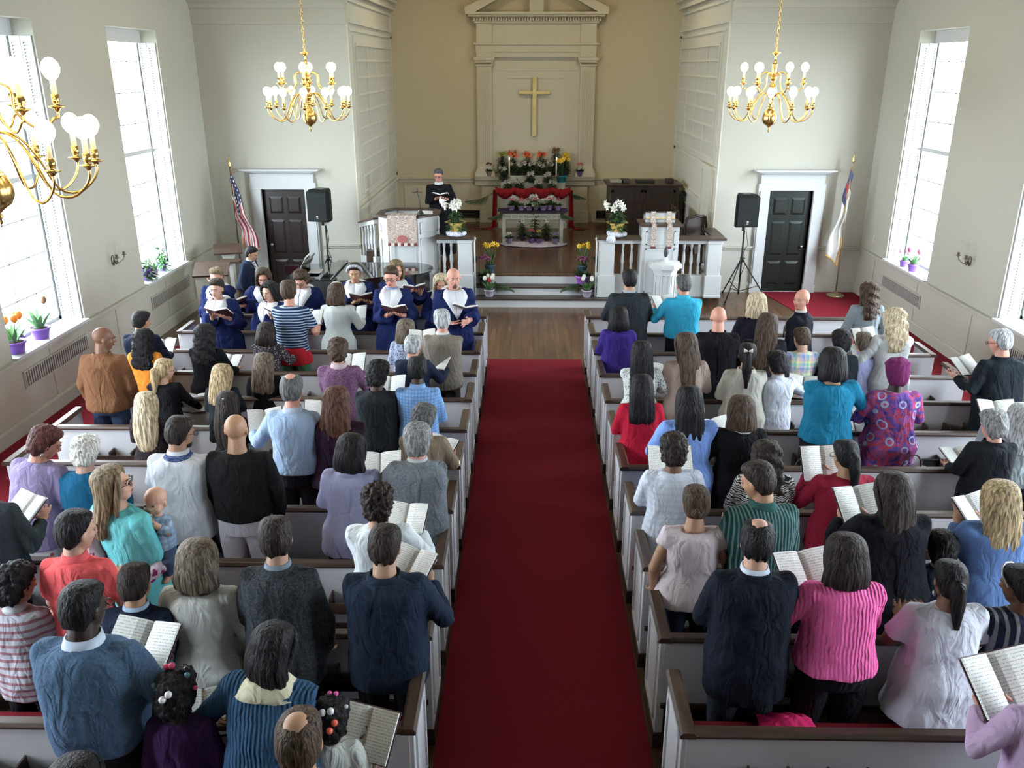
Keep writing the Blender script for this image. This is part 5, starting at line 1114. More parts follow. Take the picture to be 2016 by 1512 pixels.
    for side, Sv, E_, W in arms:
        m.tube([Sv + Vector((-side * .05, 0, -.02)), Sv + Vector((-side * .01, 0, -.015)), Sv.lerp(E_, .5), E_], [.045, .044, .043, .038], 10); m.tube([E_, E_.lerp(W, .3), W], [.041, .039, .027], 10)
        fd = (W - E_).normalized(); q = Vector((0, 1, 0)) if not book and pose == 'down' else Vector((-side * .25, .8, .1))
        hd = (fd * .6 + q * .5).normalized(); pc = W + hd * .045; sd = hd.cross(Vector((0, 0, 1))).normalized()
        if pose == 'wave' and side < 0: hd = Vector((.75, .55, -.05)).normalized(); sd = Vector((0, -.1, 1)).normalized(); pc = W + hd * .045
        T = Matrix(((sd.x, hd.x, 0, pc.x), (sd.y, hd.y, 0, pc.y), (sd.z, hd.z, 1, pc.z), (0, 0, 0, 1)))
        up_ = sd.cross(hd); T = Matrix(((sd.x, hd.x, up_.x, pc.x), (sd.y, hd.y, up_.y, pc.y), (sd.z, hd.z, up_.z, pc.z), (0, 0, 0, 1)))
        m.ell((0, 0, 0), (.042, .055, .020), 10, 8, T=T)
        curl = -.5 if pose == 'down' else (.7 if book else .35)
        if pose == 'wave' and side < 0: curl = .05
        for f in range(4):
            x = -.032 + f * .0215; L_ = (.060, .072, .068, .052)[f if side > 0 else 3 - f]; c1 = Vector((x, .045, 0)); c2 = c1 + Vector((x * .25, L_ * .55, abs(curl) * .012)); c3 = c2 + Vector((x * .1, L_ * .5, abs(curl) * .035))
            m.tube([T @ c1, T @ c2, T @ c3], [.0105, .0098, .0085], 6)
        th = -side; c1 = Vector((th * .03, -.01, .005)); c2 = Vector((th * .062, .025, .018)); c3 = Vector((th * .066, .055, .028)); m.tube([T @ c1, T @ c2, T @ c3], [.013, .012, .010], 6)
    hm = MB(HT)
    hm.ell((0, -.015, .03), (.078, .098, .088), 18, 12); hm.ell((0, .022, -.02), (.067, .072, .088), 16, 10); hm.ell((0, .042, -.075), (.045, .045, .036), 12, 8)
    hm.tube([(0, .088, .018), (0, .108, -.018), (0, .098, -.028)], [.009, .016, .012], 8)
    hm.ell((0, .078, .032), (.052, .02, .012), 10, 6)
    if facing or abs(look) > 30: hm.ell((0, .088, -.052), (.024, .012, .008), 8, 6); hm.ell((-.04, .06, -.02), (.024, .02, .024), 8, 6); hm.ell((.04, .06, -.02), (.024, .02, .024), 8, 6)
    for s in (-1, 1): hm.ell((s * .080, -.008, -.005), (.010, .020, .032), 8, 6)
    if hair[0] == 'spot': hm.ell((0, -.048, .084), (.064, .066, .060), 16, 12)
    o_ = len(m.v); m.v += hm.v; m.f += [tuple(i + o_ for i in f) for f in hm.f]; m.m += hm.m; m.sm += hm.sm
    vox = .0078 if facing or pose == 'wave' else .0095
    vmod(m.obj('body', skinmat(skin), t), vox * min(1, max(.75, S)), 2, .5)
    # ---- face details where the face is seen
    if facing or abs(look) > 30:
        for s in (-1, 1):
            e = MB(HT).ell((s * .031, .0845, .010), (.0135, .008, .0065), 10, 6).obj('eye', mat('eye_white', (.42, .38, .36), .3), t); MB(HT).ell((s * .031, .0905, .009), (.0065, .004, .006), 8, 6).obj('iris', mat('iris', (.02, .012, .01), .2), e)
            MB(HT).tube([(s * .014, .096, .030), (s * .032, .098, .035), (s * .050, .086, .029)], [.003, .004, .002], 6).obj('eyebrow', hairmat(HC[hair[1]] if hair[1] not in ('white', 'silver', 'pale', 'blond') else HC['dirty']), t)
        lip = tuple(min(1, c) for c in (SKIN[skin][0] * .75, SKIN[skin][1] * .38, SKIN[skin][2] * .42)); op = extra == 'sing' or (extra and 'sing' in extra)
        mo = MB(HT); mo.ell((0, .0975, -.052), (.022, .007, .0065 if not op else .012), 12, 6); mo = mo.obj('mouth', mat('lip_' + skin, lip, .4), t)
        if op: MB(HT).ell((0, .1025, -.052), (.014, .004, .007), 10, 6).obj('mouth_opening', mat('mouth_dark', (.03, .008, .008), .5), mo)
    if extra and 'goatee' in extra: MB(HT).ell((0, .072, -.085), (.032, .024, .026), 10, 8).obj('beard', hairmat((.10, .06, .045)), t)
    if extra and 'beard' in extra and 'goatee' not in extra: MB(HT).ell((0, .045, -.075), (.058, .056, .036), 12, 8).obj('beard', hairmat((.02, .017, .015)), t)
    if glasses:
        g = MB(HT)
        for s in (-1, 1):
            c = [(s * (.033 + .023 * math.cos(a)), .108 - .004 * abs(math.cos(a)), .008 + .017 * math.sin(a)) for a in [2 * math.pi * i / 14 for i in range(15)]]; g.tube(c, .0028, 5); g.tube([(s * .055, .103, .012), (s * .08, .06, .012), (s * .086, -.02, .008)], .0025, 5)
        g.tube([(-.011, .109, .012), (.011, .109, .012)], .0025, 5); g.obj('glasses', mat('glasses_frame', (.02, .015, .015) if glasses is True else glasses, .3), t)
    # ---- hair
    hk, hcol = hair[0], HC[hair[1]]; base = {'spot': 'short', 'curly': 'full', 'afro': 'full', 'bun': 'short', 'pony': 'short', 'beads': 'full', 'wrap': 'full', 'bowpony': 'short', 'updo': 'full', 'wavy': 'long', 'halfup': 'long', 'crop': 'short', 'beret': 'full', 'band': 'short'}.get(hk, hk)
    if hk != 'bald':
        rnd = random.Random(int(px_ * 7 + py_)); hb = MB(HT); prof = HAIRS[base]; n = 64; rings = []
        if base in ('long', 'xlong', 'bob'):          # resample for strand relief
            q = []
            for a, b in zip(prof, prof[1:]):
                for f in (0, .5): q.append(tuple(a[i] + (b[i] - a[i]) * f for i in range(4)))
            prof = q + [prof[-1]]
        wv = .10 if hk == 'wavy' else 0
        tl = R(tilt)
        for zi, (z, yc, rx, ry) in enumerate(prof):
            r_ = []
            drop = max(0, -z - .05)
            for j in range(n):
                a = 2 * math.pi * j / n; nz_ = noise.noise(Vector((math.cos(a) * 5 + px_, math.sin(a) * 5, z * 3))) ; k_ = 1 + (.10 + .3 * min(1, drop * 4)) * .5 * nz_ + (wv * math.sin(z * 60 + a * 3) if wv else 0) + (.05 * math.sin(a * 13 + px_) * min(1, drop * 6)) + (.010 * math.sin(a * 29 + 2 * nz_) if base != 'short' else 0)
                x_ = rx * math.cos(a) * k_ * (1.09 if base in ('bob', 'long', 'xlong') else 1); y_ = yc + ry * math.sin(a) * k_; zz = z + (.03 * noise.noise(Vector((a * 2, px_, 0))) if zi >= len(prof) - 3 and drop else 0)
                r_.append(Vector((x_, y_, zz)))
            rings.append(r_)
        if base in ('long', 'xlong', 'bob') and tilt:  # long hair hangs plumb although the head tips forward
            piv = Vector((0, -.05, -.03))
            rings = [[p if p.z > piv.z else piv + Matrix.Rotation(tl * .85 * min(1, (piv.z - p.z) / .10), 3, 'X') @ (p - piv) for p in r_] for r_ in rings]
        hb.loft(rings)
        if base in ('bob', 'long', 'xlong'):           # locks framing the face
            for s in (-1, 1):
                z1 = -.10 if base == 'bob' else -.2; hb.tube([(s * .02, .04, .125), (s * .075, .055, .08), (s * .088, .035, .0), (s * .092, .01, -.06), (s * .098, -.02, z1)], [.02, .024, .024, .026, .018], 8)
        if hk in ('pony', 'bowpony'):
            L_ = .26 if hk == 'pony' else .34; pts = [(0, -.10, .035), (0, -.135, .0), (0, -.135 + .02, -L_ * .4), (.005, -.125 + .03, -L_)]; hb.tube(pts, [.025, .04, .045 if hk == 'pony' else .055, .018], 10)
        if hk == 'bun': hb.ell((0, -.115, -.03), (.042, .035, .038), 12, 8)
        if hk == 'updo': hb.ell((0, -.10, .04), (.06, .045, .06), 12, 8)
        nm = {'wrap': 'head_wrap', 'beret': 'hat'}.get(hk, 'hair')
        if hk == 'wrap':
            for i in range(14): a = rnd.uniform(0, 6.28); e = rnd.uniform(.2, 1.3); hb.ell((.085 * math.cos(a) * math.cos(e), -.03 + .095 * math.sin(a) * math.cos(e), .05 + .085 * math.sin(e)), (.04, .04, .03), 10, 6)
        mt_ = hairmat(hcol) if hk not in ('wrap', 'beret') else fabric((.14, .02, .09) if hk == 'wrap' else (.55, .53, .5))
        o = hb.obj(nm, mt_, t)
        if hk in ('curly', 'afro', 'beads'):
            vmod(o, .012, 1); disp(o, CURLTEX, .06 if hk == 'afro' else .035)
        elif hk in ('wavy', 'full', 'updo'):
            vmod(o, .011, 1); disp(o, CURLTEX, .02)
        elif hk in ('pony', 'bowpony', 'bun', 'wrap'): vmod(o, .009, 2)
        elif base == 'short': vmod(o, .010, 1); disp(o, CURLTEX, .007)
        else: s = o.modifiers.new('sub', 'SUBSURF'); s.levels = s.render_levels = 1
        if hk in ('bowpony',):
            b = MB(HT); [b.loft([[Vector((s * .005, -.135 - .004 * c, .05 + .006 * d)) for c, d in ((-1, -1), (1, -1), (1, 1), (-1, 1))], [Vector((s * .045, -.14 - .008 * c, .058 + .022 * d)) for c, d in ((-1, -1), (1, -1), (1, 1), (-1, 1))]]) for s in (-1, 1)]; b.obj('hair_bow', mat('bow_cream', (.65, .6, .55), .6), t)
        if hk == 'pony': MB(HT).tube([(-.03, -.125, .01), (0, -.15, .012), (.03, -.125, .01)], .010, 6).obj('hair_tie', BLACK, t)
        if hk == 'beads':
            for (bx, by_, bz), c, r_ in extra['beads']:
                MB(HT).ell((bx, by_, bz), (r_, r_, r_), 12, 8).obj('hair_bead', mat('bead_%s' % (c,), c, .25), t)
        if extra and isinstance(extra, dict) and 'headband' in extra:
            b = MB(HT); b.tube([(-.095, .0, .02), (-.085, .035, .085), (-.045, .055, .125), (0, .06, .135), (.045, .055, .125), (.085, .035, .085), (.095, .0, .02)], .02 if extra['headband'] == 'wide' else .006, 8); b.obj('headband', fabric((.45, .47, .52), 'floral', (.04, .05, .12), None, .015) if extra['headband'] == 'wide' else mat('silver_band', (.6, .6, .6), .3, .8), t)
        if extra and isinstance(extra, dict) and 'clip' in extra: MB(HT).ell((0, -.14, .06), (.012, .006, .006), 8, 6).obj('hair_clip', METAL, t)
    # ---- lower clothing
    bk, bc = bottom or ('trousers', (.01, .01, .014)); bm = bc if not isinstance(bc, tuple) else fabric(bc)
    g = LM()
    if dress: pass
    elif bk == 'skirt': g.loft([ering(z, sec_at(S_, max(z, .8))[0] + .02 + (.92 - z) * .06, sec_at(S_, max(z, .8))[1] + .02 + (.92 - z) * .05, 0, 20) for z in (.42, .6, .78, .9, 1.0)]); vmod(g.obj('skirt', bm, t), .016, 3)
    else:
        top_z = .78 if bk == 'shorts' else .78
        g.loft([ering(z, sec_at(S_, z)[0] + .008, sec_at(S_, z)[1] + .008, 0, 18) for z in (.80, .86, .92, 1.0, 1.04)])
        for side in (-1, 1): g.tube([(side * .085, 0, .88), (side * .095, .0, .7), (side * .10, .01, .48)] + ([] if bk == 'shorts' else [(side * .10, .0, .26), (side * .10, .0, .07)]), [.10, .092, .076] + ([] if bk == 'shorts' else [.068, .066]), 12)
        o = vmod(g.obj('shorts' if bk == 'shorts' else 'trousers', bm, t), .015, 3); disp(o, FOLDTEX, .015)
    for side in (-1, 1):
        s_ = LM(); s_.loft([[Vector((side * .09 + x, y, z)) for x, y in ((-.045, -.08), (.045, -.08), (.052, .06), (.035, .17), (-.035, .17), (-.052, .06))] for z in (.0, .04)] + [[Vector((side * .09 + x, y, .085)) for x, y in ((-.04, -.075), (.04, -.075), (.042, .02), (.028, .08), (-.028, .08), (-.042, .02))]]); s_.obj('shoe', mat('shoe_leather', (.02, .016, .014), .4), t)
    # ---- upper clothing
    tk, tc_ = top; tm = tc_ if not isinstance(tc_, tuple) else fabric(tc_)
    g = LM(); off = .034 if jacket else (.045 if gown else .022); hz = .45 if dress is True else (dress if dress else hem)
    if gown: hz = .22
    zs = sorted(set([hz] + [z for z in (.5, .65, .8, .92, 1.02, 1.10, 1.2, 1.3) if z > hz + .03] + [1.36, 1.40]))
    rings = []
    for z in zs:
        rx, ry, yc = sec_at(S_, z); e = off
        if z < .95: e += flare * (.95 - z) + (.02 if (jacket or gown or dress) else 0) + (.10 * (.95 - z) if gown else 0)
        if jacket and .95 < z < 1.2: e += .012
        if tk in ('cardigan', 'blouse', 'shirt') and z < 1.1: e += .012
        rings.append(ering(z, rx + e, ry + e, yc, 22, 2.4))
    if jacket: rings[-1] = ering(1.385, sec_at(S_, 1.385)[0] + .034, sec_at(S_, 1.385)[1] + .024, -.012, 22, 2.8)
    cz = 1.435 - neck; rx, ry, yc = sec_at(S_, 1.41); rings.append(ering(1.415 - neck * .6, rx + .012 + neck * .3, ry + .012, yc, 22)); rings.append(ering(cz + .012, .082 + neck * .8, .072 + neck * .3, -.012, 22))
    g.loft(rings)
    for side, Sv, E_, W in arms:
        o1 = .010 + (.003 if jacket else 0) + (.03 if gown else 0)
        g.tube([Sv + Vector((-side * .06, 0, -.01)), Sv + Vector((side * .0, 0, .002)), Sv.lerp(E_, .35)], [.058 + o1, .060 + o1, .056 + o1], 12)
        if sleeve == 'cap': continue
        if sleeve in ('short',): g.tube([Sv, Sv.lerp(E_, .35), Sv.lerp(E_, .75)], [.06 + o1, .058 + o1, .060 + o1], 12); continue
        k1 = {'34': .45, 'long': .93}.get(sleeve, .93)
        if gown: g.tube([Sv, Sv.lerp(E_, .5), E_, E_.lerp(W, .45), E_.lerp(W, .86)], [.075, .08, .085, .09, .10], 12)
        else: g.tube([Sv, Sv.lerp(E_, .5), E_, E_.lerp(W, k1 * .5), E_.lerp(W, k1)], [.06 + o1, .052 + o1, .047 + o1, .043 + o1, .036 + o1], 12)
    nm = {'suit': 'suit_jacket', 'knit': 'sweater'}.get(tk, tk)
    o = vmod(g.obj('choir_gown' if gown else ('dress' if dress else nm), tm, t), .0145 if not facing else .013, 5 if jacket else 3, .5); disp(o, FOLDTEX, .022 if not gown else .035)
    if extra and isinstance(extra, dict) and 'under' in extra:
        c = LM(); c.loft([ering(z, sec_at(S_, z)[0] + e, sec_at(S_, z)[1] + .03, 0, 22) for z, e in ((.77, .06), (.84, .05), (.90, .03), (.98, .008))]); vmod(c.obj('undershirt', fabric(extra['under']), t), .014, 2)
    if collar:
        c = LM(); c.loft([ering(1.425, .086, .078, -.014, 18), ering(1.455, .078, .072, -.012, 18), ering(1.488, .068, .066, -.006, 18)], caps=False); c = c.obj('collar', fabric(collar, fold=.1), t); s = c.modifiers.new('thick', 'SOLIDIFY'); s.thickness = .008
    if jacket:
        c = LM(); c.loft([ering(1.408, .118, .088, -.016, 18), ering(1.44, .092, .082, -.016, 18), ering(1.466, .082, .076, -.014, 18)], caps=False); c = c.obj('lapel_collar', tm, t); s = c.modifiers.new('thick', 'SOLIDIFY'); s.thickness = .012
        q = LM(); q.tube([(0, -(sec_at(S_, z)[1] + .046 - sec_at(S_, z)[2]), z) for z in (hz + .02, .9, 1.0, 1.12, 1.25, 1.34)], .0035, 5); q.obj('back_seam', tm, t)
        if facing or abs(look) > 30 or abs(rot) > 50:
            v = LM(); y = sec_at(S_, 1.3)[1] + .05; v.add([(-.05, .06, 1.44), (.05, .06, 1.44), (.045, y - .015, 1.33), (0, y + .01, 1.14), (-.045, y - .015, 1.33)], [(0, 4, 3, 2, 1)]); v = v.obj('shirt_front', fabric((.6, .62, .66), fold=.1), t); s = v.modifiers.new('thick', 'SOLIDIFY'); s.thickness = .012
            v = LM(); v.add([(-.014, .075, 1.43), (.014, .075, 1.43), (.022, y + .008, 1.26), (0, y + .018, 1.12), (-.022, y + .008, 1.26)], [(0, 4, 3, 2, 1)]); v = v.obj('necktie', fabric((.05, .015, .03), 'dots', (.2, .1, .12), None, .02), t); s = v.modifiers.new('thick', 'SOLIDIFY'); s.thickness = .012
    if gown:
        # white V-shaped stole lying on shoulders and chest
        RR = []
        for lev in range(6):
            f = lev / 5; row = []
            for j in range(33):
                a = 2 * math.pi * j / 32; ph = abs(((a + math.pi) % (2 * math.pi)) - math.pi); V = max(0, 1 - ph / R(72)); zo = 1.405 - .26 * V ** 1.0; rxo = .155; x = (.074 + (rxo - .074) * f) * math.sin(a)
                if V > 0: x = (.074 + (rxo * (math.sin(R(72)) * (ph / R(72))) / max(1e-4, math.sin(ph)) - .074) * f) * math.sin(a) if ph > 1e-3 else 0
                z = 1.462 + (zo - 1.462) * f; rx, ry, yc = sec_at(S_, min(z, 1.41)); rx += .066; ry += .070
                yy = math.sqrt(max(0, 1 - min(1, abs(x) / rx) ** 2)) * ry; yn = .070 * math.cos(a); g_ = min(1, f * 3.2); y = yn * (1 - g_) + (yc + (yy if math.cos(a) > 0 else -yy) * (1 if V > 0 else abs(math.cos(a)) ** .4)) * g_
                row.append(Vector((x, y, z + (.02 * math.sin(f * 3.14)))))
            RR.append(row)
        st = LM(); n = 33; st.add([p for r_ in RR for p in r_], [(i * n + j, i * n + j + 1, (i + 1) * n + j + 1, (i + 1) * n + j) for i in range(5) for j in range(32)], 0, True); o = st.obj('stole', fabric((.66, .66, .70), fold=.25), t); s = o.modifiers.new('thick', 'SOLIDIFY'); s.thickness = .010; s.offset = 1
    if extra and isinstance(extra, dict) and 'scarf' in extra:
        c = LM(); c.loft([ering(z, rx, ry, -.014, 22) for z, rx, ry in ((1.375, .150, .112), (1.41, .122, .098), (1.445, .094, .084), (1.465, .080, .074))], caps=False); c = c.obj('scarf', extra['scarf'], t); q = c.modifiers.new('thick', 'SOLIDIFY'); q.thickness = .012; disp(c, FOLDTEX, .02)
    if extra and isinstance(extra, dict) and 'sash' in extra:
        c = LM(); c.tube([(-.10, .05, 1.44), (-.14, -.08, 1.36), (-.15, -.13, 1.2), (-.08, -.16, 1.06), (.06, -.16, .99), (.17, -.09, .97), (.20, .02, 1.02), (.12, .13, 1.10)], [.05, .055, .06, .065, .06, .055, .05, .04], 10); vmod(c.obj('shawl', extra['sash'], t), .012, 2)
    if extra and isinstance(extra, dict) and 'strap' in extra:
        rr = sec_at(S_, 1.2); c = LM(); c.tube([(.08, -.05, 1.43), (.04, -.12, 1.36), (-.02, -.155, 1.2), (-.10, -.15, 1.05), (-.17, -.08, .95)], .008, 6); c.obj('bag_strap', mat('strap_beige', (.5, .4, .28), .6), t)
    if extra and isinstance(extra, dict) and 'earring' in extra:
        for s in (-1, 1): MB(HT).lathe([(.002, -.05), (.012, -.06), (.012, -.075), (.002, -.085)], (s * .084, -.005, 0), 8).obj('earring', METAL, t)
    if bookw and not nohym: hymnal(bookw, rot, label, S, **bookk)
    return t
PAGE = D.materials.new('hymnal_page'); PAGE.use_nodes = True; nt, N, L, P = nodes(PAGE)
tc = N.new('ShaderNodeTexCoord'); s_ = N.new('ShaderNodeSeparateXYZ'); L.new(tc.outputs['Object'], s_.inputs[0])
m1 = N.new('ShaderNodeMath'); m1.operation = 'MULTIPLY'; m1.inputs[1].default_value = 75; L.new(s_.outputs['Y'], m1.inputs[0])
m2 = N.new('ShaderNodeMath'); m2.operation = 'FRACT'; L.new(m1.outputs[0], m2.inputs[0]); m3 = N.new('ShaderNodeMath'); m3.operation = 'GREATER_THAN'; m3.inputs[1].default_value = .72; L.new(m2.outputs[0], m3.inputs[0])
nz = N.new('ShaderNodeTexNoise'); nz.inputs['Scale'].default_value = 160; L.new(tc.outputs['Object'], nz.inputs['Vector']); m4 = N.new('ShaderNodeMath'); m4.operation = 'GREATER_THAN'; m4.inputs[1].default_value = .47; L.new(nz.outputs['Fac'], m4.inputs[0])
m5 = N.new('ShaderNodeMath'); m5.operation = 'MULTIPLY'; L.new(m3.outputs[0], m5.inputs[0]); L.new(m4.outputs[0], m5.inputs[1])
mx = N.new('ShaderNodeMix'); mx.data_type = 'RGBA'; mx.inputs['A'].default_value = (.80, .80, .77, 1); mx.inputs['B'].default_value = (.42, .42, .42, 1); L.new(m5.outputs[0], mx.inputs['Factor']); L.new(mx.outputs['Result'], P.inputs['Base Color']); P.inputs['Roughness'].default_value = .8
COVER = mat('hymnal_cover', (.075, .03, .035), .5); BCOVER = mat('folder_black', (.012, .012, .014), .4)
HYM = {}
def hymnal_proto(cover):
    """an open hymnal: two curved page blocks in a folded cover"""
    key = cover.name
    if key in HYM: return HYM[key]
    c, pg = MB(), MB(); W_, Hh, th = .155, .115, .016
    pr = [(0, .004), (.02, .020), (.06, .024), (.11, .020), (W_, .014)]
    for s in (-1, 1):
        a = R(14); up = lambda x, z: Vector((s * (x * math.cos(a) - z * math.sin(a) * .0), 0, x * math.sin(a) + z))
        top = [up(x, z) for x, z in pr]; bot = [up(x, 0.0) for x, z in pr]
        for i in range(len(pr) - 1):
            vs = [];
            for y in (-Hh, Hh): vs += [top[i] + Vector((0, y, 0)), top[i + 1] + Vector((0, y, 0)), bot[i + 1] + Vector((0, y, 0)), bot[i] + Vector((0, y, 0))]
            pg.add(vs, [(0, 1, 5, 4), (3, 7, 6, 2), (0, 3, 2, 1), (4, 5, 6, 7)] + ([(1, 2, 6, 5)] if i == len(pr) - 2 else []), 0, False)
        b0, b1 = up(0, -.004), up(W_ + .006, -.004); vs = []
        for y in (-Hh - .006, Hh + .006):
            for p in (b0, b1): vs += [p + Vector((0, y, 0)), p + Vector((0, y, -.004))]
        c.add(vs, [(0, 4, 6, 2), (1, 3, 7, 5), (0, 2, 3, 1), (4, 5, 7, 6), (2, 6, 7, 3), (0, 1, 5, 4)])
    HYM[key] = (c, pg, cover); return HYM[key]
BOOKLAB = {}
HYMN = [None]
def hymnal(p, rot, label, S, cover=None, tilt=38., roll=0., yaw=0., lab=None, s=1.0, down=.0):
    cover = cover or COVER; c, pg, cv = hymnal_proto(cover)
    t = empty('open_hymnal', (p.x, p.y, p.z)); t.rotation_euler = (R(tilt), R(roll), R(rot + yaw)); t.rotation_mode = 'XYZ'; t.scale = (s, s, s)
    tag(t, lab or 'open hymn book held by ' + label, 'book', 'open hymn books held by the singers')
    key = 'me' + cv.name
    if key not in HYM:
        a = c.obj('cover', cv, t); b = pg.obj('pages', PAGE, t); HYM[key] = (a.data, b.data)
    else:
        for nm, me in zip(('cover', 'pages'), HYM[key]): o = D.objects.new(nm, me); COL.objects.link(o); o.parent = t
    return t
# ------------------------------------------------------------------ who stands where
NAVY, BLK, CHAR, DK = (.012, .018, .040), (.007, .007, .009), (.035, .038, .045), (.015, .015, .02)
GOWN = (.011, .019, .085)
def choir(x, y, k, lab, **kw):
    kw.setdefault('extra', 'sing'); kw.setdefault('tilt', 16)
    if 'rot' not in kw: kw['rot'] = 180
    return person(x, y, k, lab, top=('gown', GOWN), gown=True, w=kw.pop('w', 1.0), **kw)
FB = dict(yaw=0, tilt=35)
# choir, front row
choir(423, 552, 2, 'choir singer with dark swept-up hair by the left pew end', sex='f', skin='fair', hair=('short', 'dark'), book=(430, 618), rot=175, bookk=FB, tilt=8)
choir(526, 558, 2, 'choir singer with long black hair beside the striped shirt', sex='f', skin='fair', hair=('halfup', 'black'), book=(545, 618), rot=160, bookk=FB, tilt=10)
choir(768, 527, 2, 'young male choir singer with dark-rimmed glasses', sex='m', skin='pink', hair=('short', 'brown'), book=(777, 612), rot=178, glasses=True, bookk=FB, tilt=10, collar=(.2, .3, .5))
choir(893, 528, 2, 'bald choir singer with goatee, one hand held out', sex='m', skin='pink', hair=('bald', 'brown'), rot=196, pose='wave', w=1.12, fat=.02, extra='sing goatee', tilt=6)
choir(660, 562, 1, 'choir singer in pale cap hidden behind the white-dressed woman', sex='f', skin='fair', hair=('beret', 'white'), rot=180, tilt=20, extra='sing')
# choir, back row
choir(422, 530, 1, 'grey-haired choir singer raising a hand to her face', sex='f', skin='pink', hair=('short', 'dirty'), rot=175, pose='face', tilt=12, extra=None)
choir(516, 531, 1, 'choir singer with long dark hair and pink glasses', sex='f', skin='pink', hair=('long', 'brown'), book=(463, 596), rot=190, glasses=(.3, .05, .08), bookk=dict(yaw=20, tilt=30), tilt=16)
choir(588, 535, 1, 'choir singer with short curly brown hair and glasses looking down', sex='f', skin='pink', hair=('curly', 'brown'), rot=172, glasses=True, tilt=30, book=(600, 618), bookk=dict(tilt=30, lab='dark hymn book held low by the curly-haired choir singer'))
choir(697, 521, 1, 'choir singer wearing a patterned headband before the piano', sex='f', skin='tan', hair=('band', 'dark'), book=(712, 588), rot=186, extra={'sing': 1, 'headband': 'wide'}, bookk=FB, tilt=12, w=1.08)
choir(780, 515, 1, 'blond choir singer looking right behind the man with glasses', sex='f', skin='pink', hair=('halfup', 'dirty'), book=(814, 570), rot=205, bookk=dict(tilt=30, yaw=-5), tilt=10, Y=py(1) + .62)
choir(868, 543, 1, 'grey-blond choir singer peeking from behind the bald man', sex='f', skin='pink', hair=('halfup', 'pale'), rot=188, tilt=20)
p = atY(915, 607, py(2) + .24); hymnal(p, 190, '', 1, tilt=18, roll=-8, lab='open hymn book in the left hand of the bald choir singer')
# pianist and minister
person(507, 491, 0, 'dark-haired pianist in a navy suit standing at the keyboard', Y=14.3, w=1.2, skin='tan', hair=('short', 'black'), top=('suit', NAVY), jacket=True, collar=(.6, .62, .65), rot=-98, tilt=24, lean=14, pose='down')
person(862, 333, 0, 'minister in a long black robe reading behind the pulpit', Y=17.75, fz=.5, skin='pink', hair=('short', 'dgrey'), top=('robe', BLK), dress=.12, sleeve='long', collar=(.6, .62, .65), rot=176, tilt=16, glasses=True, book=(868, 386), bookk=dict(cover=BCOVER, tilt=20, lab='black folder held open by the robed minister'), flare=.09, w=1.3, extra=None)

# left side of the aisle, seen from behind
P = person
P(568, 552, 3, 'man in navy and white striped polo shirt and green shorts', skin='pink', hair=('crop', 'brown'), top=('polo_shirt', fabric((.012, .025, .07), 'hstripe', (.36, .45, .55), None, .034)), sleeve='short', bottom=('shorts', (.05, .14, .07)), tilt=8, w=1.08, book=(612, 628), look=-5, hem=.90, extra={'under': (.42, .02, .03)})
P(663, 558, 2, 'woman in a plain white dress before the piano', sex='f', skin='fair', hair=('bob', 'brown'), top=('dress', (.62, .66, .64)), dress=.40, flare=.10, tilt=20, book=(700, 618), w=1.05)
P(404, 640, 4, 'woman with long black hair in a long black coat', sex='f', skin='tan', hair=('wavy', 'black'), top=('coat', BLK), jacket=True, dress=.45, tilt=14, flare=.06, book=(452, 716), w=1.0, bookk=dict(yaw=-15))
P(526, 636, 3.4, 'woman with brown bob in dark floral jacket', sex='f', skin='fair', hair=('bob', 'dark'), top=('jacket', fabric((.035, .03, .045), 'floral', (.34, .30, .26), None, .022)), w=1.12, tilt=22, book=(568, 685), bookk=dict(yaw=-25), hem=.82)
P(198, 641, 5, 'man with shaved head in a brown jacket and jeans', skin='brown', hair=('bald', 'black'), top=('jacket', (.15, .068, .034)), jacket=True, bottom=('jeans', (.035, .055, .11)), hem=.86, look=55, tilt=14, pose='down', w=1.16, out=.9, extra=None)
P(277, 612, 3.6, 'dark-haired man in a navy suit by the left side aisle', skin='tan', hair=('short', 'black'), top=('suit', NAVY), jacket=True, collar=(.5, .5, .5), look=30, tilt=18, book=(322, 685), w=1.06)
P(283, 651, 4, 'woman with long wavy black hair in an orange sweater', sex='f', skin='olive', hair=('wavy', 'black'), top=('sweater', (.85, .30, .045)), hem=.80, tilt=12, w=1.05, pose='down', out=1.2)
P(322, 708, 5, 'woman with blond ponytail and glasses in black sweater', sex='f', skin='fair', hair=('pony', 'blond'), top=('sweater', BLK), glasses=True, look=35, tilt=16, neck=.02, book=(384, 795), w=1.06, extra=None)
P(290, 775, 6, 'woman with long straight blond hair in dark lace top', sex='f', skin='fair', hair=('xlong', 'pale'), top=('blouse', fabric((.02, .014, .018), 'floral', (.06, .045, .05), None, .02)), tilt=14, w=1.05, pose='book')
P(438, 719, 5, 'blond woman in a black denim jacket', sex='f', skin='fair', hair=('long', 'blond'), top=('jacket', (.012, .016, .02)), tilt=20, look=12, w=1.05, jacket=True)
P(450, 773, 6, 'woman with long dark hair held by a silver clip', sex='f', skin='olive', hair=('xlong', 'dark'), top=('blouse', BLK), tilt=18, w=1.05, extra={'clip': 1})
P(521, 696, 4.6, 'woman with shoulder-length light brown hair in black', sex='f', skin='fair', hair=('long', 'ash'), top=('sweater', BLK), tilt=22, w=1.10)
P(575, 738, 7, 'balding man in a light blue striped shirt', skin='pink', hair=('spot', 'dgrey'), top=('shirt', fabric((.28, .38, .56), 'vstripe', (.36, .45, .60), None, .012)), collar=(.42, .50, .64), tilt=16, w=1.14, book=(523, 830), bookk=dict(yaw=20), hem=.93, extra=None)
